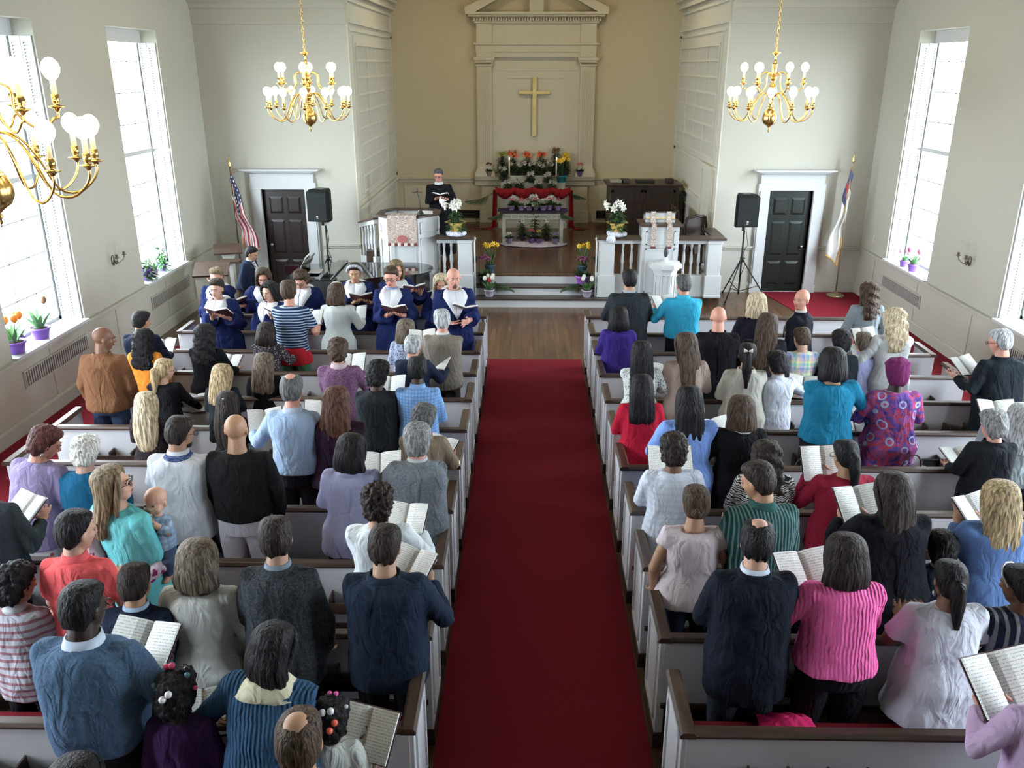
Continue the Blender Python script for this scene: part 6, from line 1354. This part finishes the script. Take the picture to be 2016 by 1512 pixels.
P(667, 668, 5, 'woman with curly brown hair in mottled purple sweater', sex='f', skin='fair', hair=('curly', 'brown'), top=('sweater', fabric((.10, .045, .095), 'heather', (.20, .11, .18))), collar=(.5, .38, .40), tilt=18, book=(692, 716), w=1.12, hem=.82)
P(663, 762, 7, 'woman with long auburn hair in a plum blazer', sex='f', skin='fair', hair=('xlong', 'auburn'), top=('blazer', (.022, .009, .022)), jacket=True, tilt=14, book=(635, 812), bookk=dict(yaw=10), w=1.12)
P(742, 711, 6, 'curly black-haired youth in a charcoal fleece', sex='m', skin='dark', hair=('curly', 'black'), top=('fleece_jacket', (.018, .022, .025)), jacket=True, tilt=20, look=25, w=1.05, book=(768, 762), extra=None)
P(822, 702, 6, 'black-haired boy in a blue checked shirt', sex='m', skin='dark', hair=('crop', 'black'), top=('shirt', fabric((.16, .32, .62), 'plaid', (.30, .46, .70), (.10, .20, .45), .03)), collar=(.2, .35, .6), tilt=16, w=1.02, hem=.84)
P(812, 660, 4.5, 'silver-haired man in a navy suit', skin='pink', hair=('short', 'silver'), top=('suit', NAVY), jacket=True, collar=(.3, .4, .55), tilt=22, look=15, book=(864, 712), bookk=dict(yaw=-30), w=1.08, extra=None)
P(800, 630, 3.4, 'woman with light brown bob in blue and white print', sex='f', skin='pink', hair=('bob', 'ash'), top=('blouse', fabric((.42, .48, .62), 'floral', (.02, .035, .13), None, .02)), neck=.03, tilt=18, w=1.02)
P(871, 609, 4, 'grey-haired man in a taupe sports jacket', skin='pink', hair=('short', 'silver'), top=('suit', (.20, .175, .145)), jacket=True, collar=(.62, .62, .64), tilt=14, look=-14, bottom=('trousers', (.04, .035, .035)), book=(832, 668), bookk=dict(yaw=8), w=1.12, hem=.84)
P(833, 797, 7, 'woman with short grey hair in a tan jacket', sex='f', skin='pink', hair=('full', 'dgrey'), top=('jacket', (.22, .17, .125)), jacket=True, tilt=22, look=20, book=(870, 884), bookk=dict(yaw=-35), w=1.1)
P(822, 834, 8, 'grey-haired man in a grey tweed jacket', skin='pink', hair=('full', 'grey'), top=('suit', fabric((.13, .15, .17), 'heather', (.20, .22, .25))), jacket=True, collar=(.5, .5, .5), tilt=18, bottom=('trousers', (.16, .14, .13)), w=1.16, hem=.80, book=(748, 922, .02), bookk=dict(s=1.15, yaw=5))
P(690, 853, 8, 'woman with black bob in a lavender jacket', sex='f', skin='tan', hair=('bob', 'black'), top=('jacket', (.31, .31, .47)), jacket=True, sleeve='34', tilt=20, w=1.08, look=15, hem=.74, flare=.12, bottom=('skirt', BLK))
P(463, 814, 8, 'bald man in black sweater and white trousers', skin='tan', hair=('bald', 'black'), top=('sweater', (.010, .009, .010)), bottom=('trousers', (.50, .48, .52)), tilt=8, w=1.26, fat=.02, hem=.93, pose='down', out=1.3)
o_ = P(350, 817, 8, 'man in white linen shirt with blue printed collar', skin='tan', hair=('crop', 'dark'), top=('shirt', (.62, .64, .70)), collar=(.62, .64, .70), sleeve='short', tilt=20, look=28, glasses=True, w=1.22, fat=.02, hem=.76, extra={'beard': 1, 'scarf': fabric((.04, .06, .18), 'zebra', (.12, .16, .30), None, .05)})
P(175, 857, 8, 'white-haired woman in a teal top', sex='f', skin='fair', hair=('curly', 'white'), top=('blouse', (.012, .10, .20)), tilt=26, lean=8, w=1.25, fat=.01, hem=.5)
P(103, 838, 8, 'red-haired woman bending right in a mauve cardigan', sex='f', skin='pink', hair=('full', 'red'), top=('cardigan', (.22, .18, .31)), tilt=32, lean=16, look=45, w=1.3, fat=.02, hem=.76, bottom=('skirt', fabric((.5, .5, .5), 'specks', (.35, .12, .08), None, .05)), rot=-18, extra={'earring': 1})
P(-42, 905, 9, 'man in dark grey suit cut off by the left edge', skin='pink', hair=('short', 'dgrey'), top=('suit', (.04, .05, .06)), jacket=True, tilt=14, w=1.1, book=(56, 1003), bookk=dict(yaw=-30))
P(213, 924, 9, 'woman in turquoise cardigan and tie-dye scarf holding baby', sex='f', skin='fair', hair=('long', 'dirty'), top=('cardigan', (.13, .48, .50)), tilt=-6, lean=-3, look=48, rot=-25, glasses=True, w=1.15, nohym=True, book=(285, 1025), hem=.72, flare=.14, bottom=('skirt', (.4, .36, .34)), extra={'sash': fabric((.50, .42, .48), 'floral', (.20, .03, .10), None, .06)})
P(545, 1017, 10, 'man with short dark hair in charcoal wool cardigan', skin='olive', hair=('short', 'dark'), top=('cardigan', fabric((.022, .026, .032), 'heather', (.055, .06, .07))), jacket=True, collar=(.20, .25, .32), tilt=16, look=-12, w=1.08, hem=.74, bottom=('trousers', (.03, .03, .035)), pose='down', out=.8, extra=None)
P(757, 1032, 10, 'dark-haired man in a navy suit beside the aisle', skin='olive', hair=('crop', 'dark'), top=('suit', (.014, .022, .042)), jacket=True, tilt=18, look=10, w=1.26, fat=.015, hem=.76, book=(812, 1115), bookk=dict(yaw=-30), out=.9)
P(745, 955, 9, 'woman with bushy dark curls in white ruffled blouse', sex='f', skin='olive', hair=('afro', 'dark'), top=('blouse', (.68, .73, .76)), tilt=18, w=1.15, hem=.70, bottom=('skirt', fabric((.6, .6, .6), 'specks', (.6, .05, .1), None, .06)), out=1.0, book=(800, 1022), bookk=dict(yaw=-10, lab='white papers held by the woman in the white ruffled blouse'))
P(390, 1062, 10, 'woman with long grey-brown bob in off-white dress', sex='f', skin='dark', hair=('bob', 'ash'), top=('dress', (.50, .50, .47)), dress=.5, flare=.06, neck=.035, sleeve='34', tilt=16, w=1.16, pose='down', out=.9)
P(142, 1004, 10.0, 'teenage boy in a coral pink shirt', skin='fair', hair=('short', 'black'), top=('shirt', (.80, .12, .13)), collar=(.75, .12, .13), sleeve='short', tilt=14, look=35, w=1.0, Y=py(10) + .68, hem=.78)
P(268, 1109, 10, 'boy with short curly hair in a navy blazer', skin='tan', hair=('crop', 'dark'), top=('suit', (.008, .013, .03)), jacket=True, collar=(.35, .45, .6), tilt=18, w=1.08, hem=.78, Y=py(10) + .45)
P(30, 1112, 10, 'boy with dark curls in a faded pink plaid shirt', skin='tan', hair=('curly', 'black'), top=('shirt', fabric((.45, .44, .50), 'hstripe', (.30, .15, .17), None, .05)), collar=(.5, .5, .55), tilt=18, look=30, w=1.05, hem=.74)
P(158, 1145, 11, 'large man in blue-grey sweater with white shirt collar', skin='deep', hair=('crop', 'black'), top=('sweater', fabric((.055, .10, .17), 'heather', (.08, .13, .21))), collar=(.55, .62, .75), tilt=14, look=24, glasses=True, w=1.42, fat=.04, hem=.90, Y=py(11) + .62, book=(285, 1275, .0), bookk=dict(s=1.25, yaw=-12), out=1.1)
BD = [((-.05, -.02, .16), (.75, .08, .2), .018), ((-.02, -.03, .17), (.75, .08, .2), .018), ((.06, -.03, .15), (.02, .02, .03), .02), ((.07, -.05, .13), (.15, .3, .4), .016), ((.01, -.15, .07), (.75, .72, .74), .019), ((-.02, -.155, .045), (.75, .72, .74), .019), ((-.10, -.07, .08), (.15, .3, .4), .014), ((.11, -.05, .06), (.7, .08, .25), .013)]
P(352, 1325, 11, 'girl with white and pink hair beads in a purple top', sex='f', skin='deep', hair=('beads', 'black'), top=('sweater', (.045, .018, .075)), tilt=14, w=1.0, hem=.6, extra={'beads': BD}, Y=py(11) + .55, pose='down', hs=1.1)
BD2 = [((-.02, -.02, .165), (.75, .12, .4), .014), ((.02, -.02, .168), (.75, .12, .4), .014), ((-.015, -.13, .10), (.8, .8, .82), .021), ((.03, -.12, .11), (.8, .8, .82), .021), ((.06, -.13, .05), (.8, .14, .09), .02), ((.04, -.15, .01), (.8, .14, .09), .02), ((-.09, -.09, .10), (.6, .6, .62), .010), ((.10, -.06, .12), (.75, .75, .76), .012), ((-.05, -.14, .02), (.05, .35, .5), .011)]
P(655, 1378, 11, 'girl with colourful hair beads in a white top', sex='f', skin='brown', hair=('beads', 'black'), top=('blouse', (.62, .64, .60)), sleeve='short', tilt=16, look=10, w=1.0, hem=.55, extra={'beads': BD2}, Y=py(11) + .60, book=(722, 1442, -.22), bookk=dict(s=1.15, yaw=-18, tilt=45), hs=1.1)
P(540, 1222, 11, 'woman in blue knit poncho and polka-dot skirt', sex='f', skin='brown', hair=('bob', 'black'), top=('sweater', fabric((.022, .06, .12), 'knit', (.035, .085, .16))), tilt=22, look=25, rot=-8, glasses=True, w=1.28, fat=.03, hem=.92, sleeve='34', bottom=('skirt', fabric((.02, .045, .42), 'dots', (.6, .65, .75), None, .045)), neck=.03, extra={'scarf': fabric((.62, .58, .42))}, Y=py(11) + .55, lean=8, book=(400, 1405), bookk=dict(s=1.15, yaw=20))
P(590, 1402, 12, 'balding man with thinning brown hair at the bottom edge', skin='tan', hair=('spot', 'brown'), top=('shirt', (.08, .08, .1)), tilt=12, w=1.1, Y=2.72, pose='down')
P(150, 1494, 12, 'person with dark hair just visible at the bottom edge', sex='f', skin='brown', hair=('bob', 'black'), top=('blouse', DK), tilt=12, Y=2.66, pose='down')
# the baby on the woman's arm
def baby():
    Yb = py(9) + .60; c = atY(306, 992, Yb)
    t = empty('baby', (c.x, Yb, c.z - .12), R(172)); tag(t, 'bald baby in a blue plaid shirt sucking its fingers', 'baby')
    HT = Matrix.Translation((0, 0, .13)) @ Matrix.Scale(.94, 4); m = MB()
    m.loft([ering(z, rx, ry, 0, 14) for z, rx, ry in ((-.26, .06, .06), (-.20, .09, .08), (-.08, .085, .075), (.0, .075, .06), (.03, .04, .04))]); m.tube([(0, 0, .0), (0, 0, .08)], .035, 10)
    m2 = MB(HT); m2.ell((0, -.012, .035), (.078, .088, .078), 16, 12); m2.ell((0, .018, -.02), (.068, .066, .062), 14, 10); m2.ell((0, .082, -.012), (.013, .012, .011), 8, 6)
    for s in (-1, 1): m2.ell((s * .078, -.005, -.008), (.009, .016, .024), 8, 6); m2.ell((s * .04, .05, -.03), (.026, .024, .024), 8, 6)
    o_ = len(m.v); m.v += m2.v; m.f += [tuple(i + o_ for i in f) for f in m2.f]; m.m += m2.m; m.sm += m2.sm
    m.tube([(-.07, 0, -.01), (-.10, .06, -.06), (-.03, .11, .03)], [.032, .03, .022], 8); m.ell((-.02, .115, .055), (.022, .02, .02), 8, 6)
    for f in range(4): m.tube([(-.035 + f * .010, .118, .060), (-.028 + f * .009, .122, .080), (-.022 + f * .006, .105, .086)], .0065, 5)
    m.tube([(-.04, .11, .055), (-.05, .115, .075)], .007, 5)
    m.tube([(.07, 0, -.01), (.12, .05, -.07), (.09, .10, -.10)], [.032, .03, .022], 8); m.ell((.08, .115, -.11), (.02, .022, .016), 8, 6)
    for f in range(4): m.tube([(.065 + f * .010, .13, -.11), (.063 + f * .011, .145, -.115), (.065 + f * .010, .150, -.125)], .006, 5)
    m.tube([(.095, .12, -.105), (.10, .135, -.10)], .006, 5)
    for s in (-1, 1): m.tube([(s * .045, 0, -.22), (s * .08, .09, -.28), (s * .07, .08, -.40)], [.05, .042, .03], 8); m.ell((s * .07, .11, -.41), (.025, .045, .02), 8, 6)
    vmod(m.obj('body', skinmat('fair'), t), .006, 2)
    for s in (-1, 1): e = MB(HT).ell((s * .030, .0785, .010), (.012, .006, .007), 8, 6).obj('eye', mat('iris', (.02, .012, .01), .2), t)
    MB(HT).ell((0, .082, -.042), (.016, .006, .006), 8, 6).obj('mouth', mat('lip_fair', (.4, .12, .09), .4), t)
    g = MB(); g.loft([ering(z, rx, ry, 0, 16) for z, rx, ry in ((-.22, .10, .09), (-.08, .098, .088), (.0, .085, .07), (.035, .048, .045))])
    g.tube([(-.06, 0, -.01), (-.10, .06, -.06), (-.06, .09, -.01)], [.042, .04, .032], 10); g.tube([(.06, 0, -.01), (.12, .05, -.07), (.10, .085, -.09)], [.042, .04, .032], 10)
    vmod(g.obj('shirt', fabric((.24, .34, .46), 'plaid', (.42, .50, .58), (.12, .18, .3), .04), t), .008, 2)
    g = MB(); g.loft([ering(z, rx, ry, 0, 14) for z, rx, ry in ((-.28, .07, .07), (-.2, .10, .09))]); [g.tube([(s * .045, 0, -.22), (s * .08, .09, -.28), (s * .07, .08, -.38)], [.058, .05, .038], 10) for s in (-1, 1)]; vmod(g.obj('trousers', fabric((.05, .07, .12)), t), .01, 2)
baby()

# right side of the aisle, seen from behind
P(1240, 531, 2, 'dark-haired man in a charcoal suit nearest the aisle, front right', skin='tan', hair=('short', 'black'), top=('suit', (.022, .026, .032)), jacket=True, collar=(.4, .4, .42), tilt=10, look=-8, w=1.30, fat=.03, hem=.72, out=1.0, extra=None)
P(1347, 541, 2, 'grey-haired man in a bright turquoise shirt', skin='pink', hair=('short', 'dgrey'), top=('shirt', (.04, .38, .60)), collar=(.05, .40, .60), tilt=12, look=-20, w=1.26, fat=.03, hem=.93, book=(1306, 598), bookk=dict(yaw=20), out=1.0, extra=None)
P(1490, 577, 3, 'blond woman in black with a beige shoulder strap', sex='f', skin='fair', hair=('bob', 'pale'), top=('sweater', (.010, .009, .018)), tilt=10, w=1.05, extra={'strap': 1})
P(1578, 569, 3, 'bald man in dark suit turning to look back', skin='pink', hair=('bald', 'grey'), top=('suit', (.008, .010, .016)), jacket=True, rot=58, look=-72, tilt=2, w=.98, collar=(.6, .6, .62), pose='down', extra=None)
P(1713, 558, 2, 'young woman with long wavy brown hair in grey sweater', sex='f', skin='fair', hair=('wavy', 'brown'), top=('sweater', (.20, .23, .25)), tilt=-2, w=1.0, look=-25, pose='down', out=.9, bottom=('jeans', (.25, .33, .42)))
P(1218, 606, 3, 'woman with black hair in a violet velvet jacket', sex='f', skin='dark', hair=('bob', 'black'), top=('jacket', (.045, .025, .20)), jacket=True, tilt=18, w=1.12, bottom=('trousers', (.10, .02, .30)), hem=.74)
P(1415, 602, 4, 'bald man in a black suit', skin='pink', hair=('bald', 'grey'), top=('suit', BLK), jacket=True, tilt=12, w=1.22, hem=.70, extra=None)
P(1508, 617, 4, 'woman with very long dark brown hair in black', sex='f', skin='olive', hair=('xlong', 'brown'), top=('sweater', DK), tilt=14, roll=8, w=1.1)
P(1764, 608, 4, 'woman with wavy platinum hair in a white top', sex='f', skin='pink', hair=('wavy', 'pale'), top=('blouse', (.60, .62, .62)), tilt=10, look=-20, w=1.08, hem=.80, bottom=('trousers', (.06, .012, .022)), book=(1698, 665), bookk=dict(yaw=20, tilt=55))
P(1579, 645, 4, 'boy in a pastel madras plaid shirt', skin='fair', hair=('short', 'brown'), top=('shirt', fabric((.55, .42, .50), 'madras', (.20, .28, .52), (.62, .58, .55), .14)), tilt=24, w=1.05, look=-12)
P(1655, 652, 4, 'black-haired boy in a dark suit jacket', skin='tan', hair=('full', 'black'), top=('suit', (.018, .022, .03)), jacket=True, tilt=18, w=1.05, collar=(.4, .4, .4), Y=py(4) + .45)
P(1699, 656, 4, 'light brown-haired boy in a pale lavender shirt', skin='fair', hair=('crop', 'ash'), top=('shirt', (.42, .44, .68)), collar=(.42, .44, .68), tilt=14, w=1.0, hem=.72, Y=py(4) + .62, pose='down')
P(1263, 672, 5, 'black-haired woman in white blouse with black specks', sex='f', skin='tan', hair=('long', 'black'), top=('blouse', fabric((.62, .65, .64), 'specks', (.015, .015, .02), None, .02)), tilt=16, w=1.0, hem=.82, flare=.15, book=(1308, 735), bookk=dict(tilt=30))
P(1353, 656, 5, 'woman with long light brown hair in tan blouse', sex='f', skin='fair', hair=('xlong', 'brown'), top=('blouse', (.30, .225, .19)), tilt=12, look=-25, w=1.05, glasses=True, hem=.74, extra=None)
P(1470, 676, 5, 'girl with black ponytail and white bow in cream jacket', sex='f', skin='tan', hair=('bowpony', 'black'), top=('jacket', (.50, .49, .43)), jacket=True, tilt=14, look=10, w=1.08, hem=.72)
P(1531, 693, 5, 'black-haired boy in an untucked white shirt', skin='tan', hair=('full', 'black'), top=('shirt', (.62, .66, .74)), collar=(.6, .64, .72), tilt=24, look=-18, w=1.02, hem=.70, book=(1580, 760), bookk=dict(yaw=-20))
P(1640, 684, 6, 'woman with black hair in a teal sweater', sex='f', skin='tan', hair=('bob', 'black'), top=('sweater', (.012, .16, .28)), neck=.03, tilt=16, w=1.24, fat=.015, hem=.90, out=.9, book=(1706, 850, 0))
P(1765, 708, 6, 'woman in a purple head wrap and colourful batik dress', sex='f', skin='deep', hair=('wrap', 'black'), top=('dress', fabric((.1, .05, .2), 'batik')), dress=.4, tilt=16, w=1.22, fat=.02, sleeve='34', out=1.0)
P(1968, 648, 5, 'silver-haired man in black suit with wire glasses', skin='pink', hair=('short', 'silver'), top=('suit', (.010, .014, .019)), jacket=True, rot=14, tilt=18, lean=8, w=1.25, fat=.02, look=-25, glasses=(.3, .25, .2), hem=.66, book=(1896, 722), bookk=dict(yaw=15), extra=None)
P(1263, 739, 6, 'black-haired woman in a fitted red dress', sex='f', skin='tan', hair=('long', 'black'), top=('dress', (.42, .012, .035)), dress=.42, tilt=18, w=1.12, fat=.01)
P(1357, 760, 7, 'woman with long black hair in sky blue shirt', sex='f', skin='tan', hair=('long', 'black'), top=('shirt', (.22, .36, .78)), tilt=18, w=1.18, fat=.01, hem=.74, out=1.0)
P(1459, 780, 7, 'woman with neat brown bob in black cardigan', sex='f', skin='fair', hair=('bob', 'brown'), top=('cardigan', BLK), tilt=14, w=1.16, collar=(.5, .5, .5), book=(1408, 848), bookk=dict(yaw=25))
P(1955, 808, 7, 'grey-haired woman in a black blazer', sex='f', skin='pink', hair=('full', 'grey'), top=('blazer', (.012, .014, .018)), jacket=True, tilt=24, look=-15, w=1.15, book=(1888, 903), bookk=dict(tilt=25, yaw=15), hem=.72)
P(2010, 797, 6.6, 'person with smooth silver hair at the right edge', sex='f', skin='pink', hair=('long', 'silver'), top=('cardigan', (.28, .32, .34)), tilt=14, w=1.0, book=(1962, 812), bookk=dict(s=1.1))
P(1326, 855, 8, 'woman with short black curls in white sweater and red trousers', sex='f', skin='brown', hair=('curly', 'dark'), top=('sweater', fabric((.62, .66, .76), 'hstripe', (.56, .60, .70), None, .05)), tilt=16, w=1.12, hem=.74, flare=.10, bottom=('trousers', (.35, .01, .02)), book=(1318, 912), bookk=dict(s=1.15))
P(1508, 868, 8, 'woman with dark wavy hair in black and white print', sex='f', skin='tan', hair=('wavy', 'dark'), top=('blouse', fabric((.02, .02, .022), 'zebra', (.60, .58, .55), None, .06)), tilt=20, w=1.22, fat=.02, Y=py(8) + .66)
P(1500, 903, 9, 'man in a dark green pinstriped shirt', skin='tan', hair=('crop', 'dark'), top=('shirt', fabric((.012, .055, .052), 'vstripe', (.13, .20, .20), None, .024)), collar=(.03, .09, .085), tilt=22, look=-45, w=1.24, fat=.03, hem=.84, glasses=False, extra=None, rot=6)
P(1370, 958, 9, 'woman with brown bun in a pale pink peplum T-shirt', sex='f', skin='tan', hair=('bun', 'brown'), top=('blouse', (.58, .50, .53)), sleeve='cap', tilt=10, w=1.10, neck=.035, hem=.86, flare=.3, bottom=('jeans', (.012, .018, .04)), pose='down', out=.8)
P(1666, 865, 8, 'woman with dark ponytail in a burgundy blouse', sex='f', skin='tan', hair=('pony', 'black'), top=('blouse', (.26, .016, .04)), tilt=20, look=-15, w=1.2, fat=.01, hem=.78, flare=.1, book=(1617, 912), bookk=dict(s=1.2, tilt=60, yaw=8), glasses=True)
P(1763, 930, 9, 'woman with long dark hair in black jacket and glasses', sex='f', skin='fair', hair=('long', 'dark'), top=('jacket', (.008, .009, .013)), jacket=True, tilt=16, look=-22, w=1.3, fat=.02, glasses=True, book=(1690, 995), bookk=dict(s=1.2, tilt=45, yaw=15), hem=.66, out=1.0)
P(1970, 947, 9, 'woman with strawberry blond hair in a blue blouse', sex='f', skin='fair', hair=('long', 'blond'), top=('blouse', (.11, .19, .40)), tilt=14, w=1.2, hem=.70, flare=.12, book=(1915, 1005), bookk=dict(yaw=25))
P(1852, 1052, 9, 'small child with black hair and striped collar', skin='dark', hair=('full', 'black'), top=('shirt', (.015, .02, .035)), collar=(.5, .5, .5), tilt=10, w=1.0)
P(1488, 1022, 10, 'man with thinning crown in a dark navy suit', skin='fair', hair=('spot', 'black'), top=('suit', (.008, .011, .020)), jacket=True, collar=(.6, .66, .78), tilt=20, look=12, w=1.22, fat=.01, hem=.68, bottom=('trousers', (.018, .022, .032)), extra=None, out=.8)
P(1665, 1050, 10, 'woman with dark curled bob in pink cable-knit sweater', sex='f', skin='tan', hair=('bob', 'dark'), top=('sweater', fabric((.72, .10, .32), 'knit', (.80, .16, .40))), tilt=18, w=1.22, fat=.02, hem=.92, book=(1585, 1130, .0), bookk=dict(s=1.25, yaw=15), sleeve='34', out=1.1)
P(1868, 1103, 10, 'woman with black ponytail in white swing blouse', sex='f', skin='brown', hair=('pony', 'black'), top=('blouse', (.62, .63, .72)), sleeve='short', tilt=18, w=1.22, fat=.02, hem=.64, flare=.18, out=1.0, extra={'earring': 1})
P(2012, 1112, 10, 'girl with silver headband in navy striped top', sex='f', skin='brown', hair=('band', 'black'), top=('blouse', fabric((.015, .02, .04), 'vstripe', (.2, .2, .22), None, .05)), sleeve='cap', tilt=18, look=-30, w=1.0, extra={'headband': 'thin'})
P(2075, 1290, 11, 'person in lavender sweater at the bottom right edge', sex='f', skin='pink', hair=('bob', 'grey'), top=('sweater', (.50, .36, .54)), tilt=14, lean=10, w=1.3, fat=.03, book=(1966, 1345), bookk=dict(s=1.35, yaw=18, tilt=42), out=1.4, Y=py(11) + .5, bottom=('trousers', (.012, .014, .03)))

# closed hymnals and belongings on pews and racks
def closed_book(px_, py_, Y, z, col, lab, rx=0, w=.16, d=.11, h=.035, rz=0, cat='book', nm='hymnal', leanx=0):
    p = atY(px_, py_, Y); t = empty(nm, (p.x, Y, z), R(rz)); t.rotation_euler = (R(rx), 0, R(rz)); tag(t, lab, cat, 'closed hymn books in the pew racks' if nm == 'hymnal' else None)
    mt = mat('cover_%s' % (col,), col, .5); m = MB(); m.box((-w / 2, -d / 2, 0), (w / 2, d / 2, .004)); m.box((-w / 2, -d / 2, h - .004), (w / 2, d / 2, h)); m.box((-w / 2, d / 2 - .004, 0), (w / 2, d / 2, h)); m.obj('cover', mt, t)
    MB().box((-w / 2 + .005, -d / 2 + .005, .004), (w / 2 - .005, d / 2 - .004, h - .004)).obj('page_block', mat('paper', (.80, .84, .88), .8), t)
MRN, BKB = (.07, .012, .016), (.012, .012, .014)
for a in ((1286, 652, py(0) - .065, MRN, 'maroon hymnal in the front screen rack, right of the aisle'), (1595, 660, py(0) - .065, MRN, 'dark hymnal in the front screen rack, left of two by the bald man'), (1617, 660, py(0) - .065, BKB, 'black hymnal in the front screen rack, right of the bald man'),
          (1300, 690, py(1) - .065, BKB, 'black hymnal in the rack behind the first right pew'), (543, 670, py(1) - .065, MRN, 'red hymnal in the rack behind the first left pew'), (480, 727, py(2) - .065, MRN, 'maroon hymnal in the rack beside the floral jacket'),
          (1830, 905, py(5) - .065, BKB, 'black hymnal in the rack right of the batik dress'), (1866, 905, py(5) - .065, MRN, 'maroon hymnal in the rack beside the black blazer'),
          (1510, 1502, py(10) - .065, BKB, 'black hymnal with white slip, left in the nearest right rack'), (1600, 1500, py(10) - .065, BKB, 'black hymnal in the middle of the nearest right rack'), (1660, 1500, py(10) - .065, (.2, .22, .2), 'grey-green hymnal in the nearest right rack'), (1715, 1502, py(10) - .065, BKB, 'black hymnal at the right end of the nearest right rack')):
    closed_book(a[0], a[1], a[2], .555, a[3], a[4], rx=90, d=.17, h=.035)
for x, y, k, c, lab in ((625, 768, 4, BKB, 'black folder lying on the cap beside the purple sweater'), (1690, 845, 5, BKB, 'black book lying beside the teal sweater')):
    closed_book(x, y, py(k) + .25, .565, c, lab, nm='closed_book', w=.22, d=.16)
# handbags and cloths on the pews
def bag(px_, py_, Y, z, col, lab, s=1.):
    p = atY(px_, py_, Y); t = empty('handbag', (p.x, Y, z), R(12)); tag(t, lab, 'bag'); m = MB(); m.loft([[Vector((x * a * s, y * b * s, zz * s)) for x, y in ((-.15, -.06), (.15, -.06), (.17, 0), (.15, .06), (-.15, .06), (-.17, 0))] for zz, a, b in ((0, .9, .9), (.04, 1, 1.1), (.14, .95, .9), (.2, .85, .4))]); o = m.obj('body', mat('leather_%s' % (col,), col, .45, bump=.3, bscale=60), t)
    MB().tube([Vector((.09 * math.cos(a) * s, 0, (.2 + .12 * math.sin(a)) * s)) for a in [math.pi * i / 10 for i in range(11)]], .008, 6).obj('handle', mat('leather_%s' % (col,), col, .45), t)
bag(1585, 896, py(6) + .25, .565, (.03, .02, .015), 'open dark handbag on the pew left of the teal sweater', 1.0)
bag(252, 960, py(8) + .28, .565, (.02, .02, .03), 'dark handbag on the pew beside the white-haired woman', 1.0)
bag(1800, 885, py(6) + .25, .565, (.05, .012, .01), 'dark red handbag on the pew right of the batik dress', 1.1)
p = atY(1562, 1430, py(10) + .3); rows = [[(-.17 + .34 * i / 12, -.10 + .24 * j / 8, .02 + .07 * math.sin(math.pi * i / 12) * math.sin(math.pi * j / 8) + .015 * math.sin(i * 2 + j)) for i in range(13)] for j in range(9)]
t = empty('pink_garment', (p.x, py(10) + .36, .565)); tag(t, 'bright pink garment lying on the red cushion of the nearest right pew', 'garment'); sheet(rows, 'cloth', fabric((.75, .03, .16)), t)
p = atY(322, 1400, py(10) + .3); rows = [[(-.16 + .32 * i / 12, -.12 + .24 * j / 8, .03 + .10 * math.sin(math.pi * i / 12) * math.sin(math.pi * j / 8) + .02 * math.sin(i * 2.3 + j)) for i in range(13)] for j in range(9)]
t = empty('green_cloth', (p.x, py(10) + .22, .565)); tag(t, 'crumpled green cloth beside the girl with pink beads', 'cloth'); sheet(rows, 'cloth', fabric((.03, .20, .12)), t)
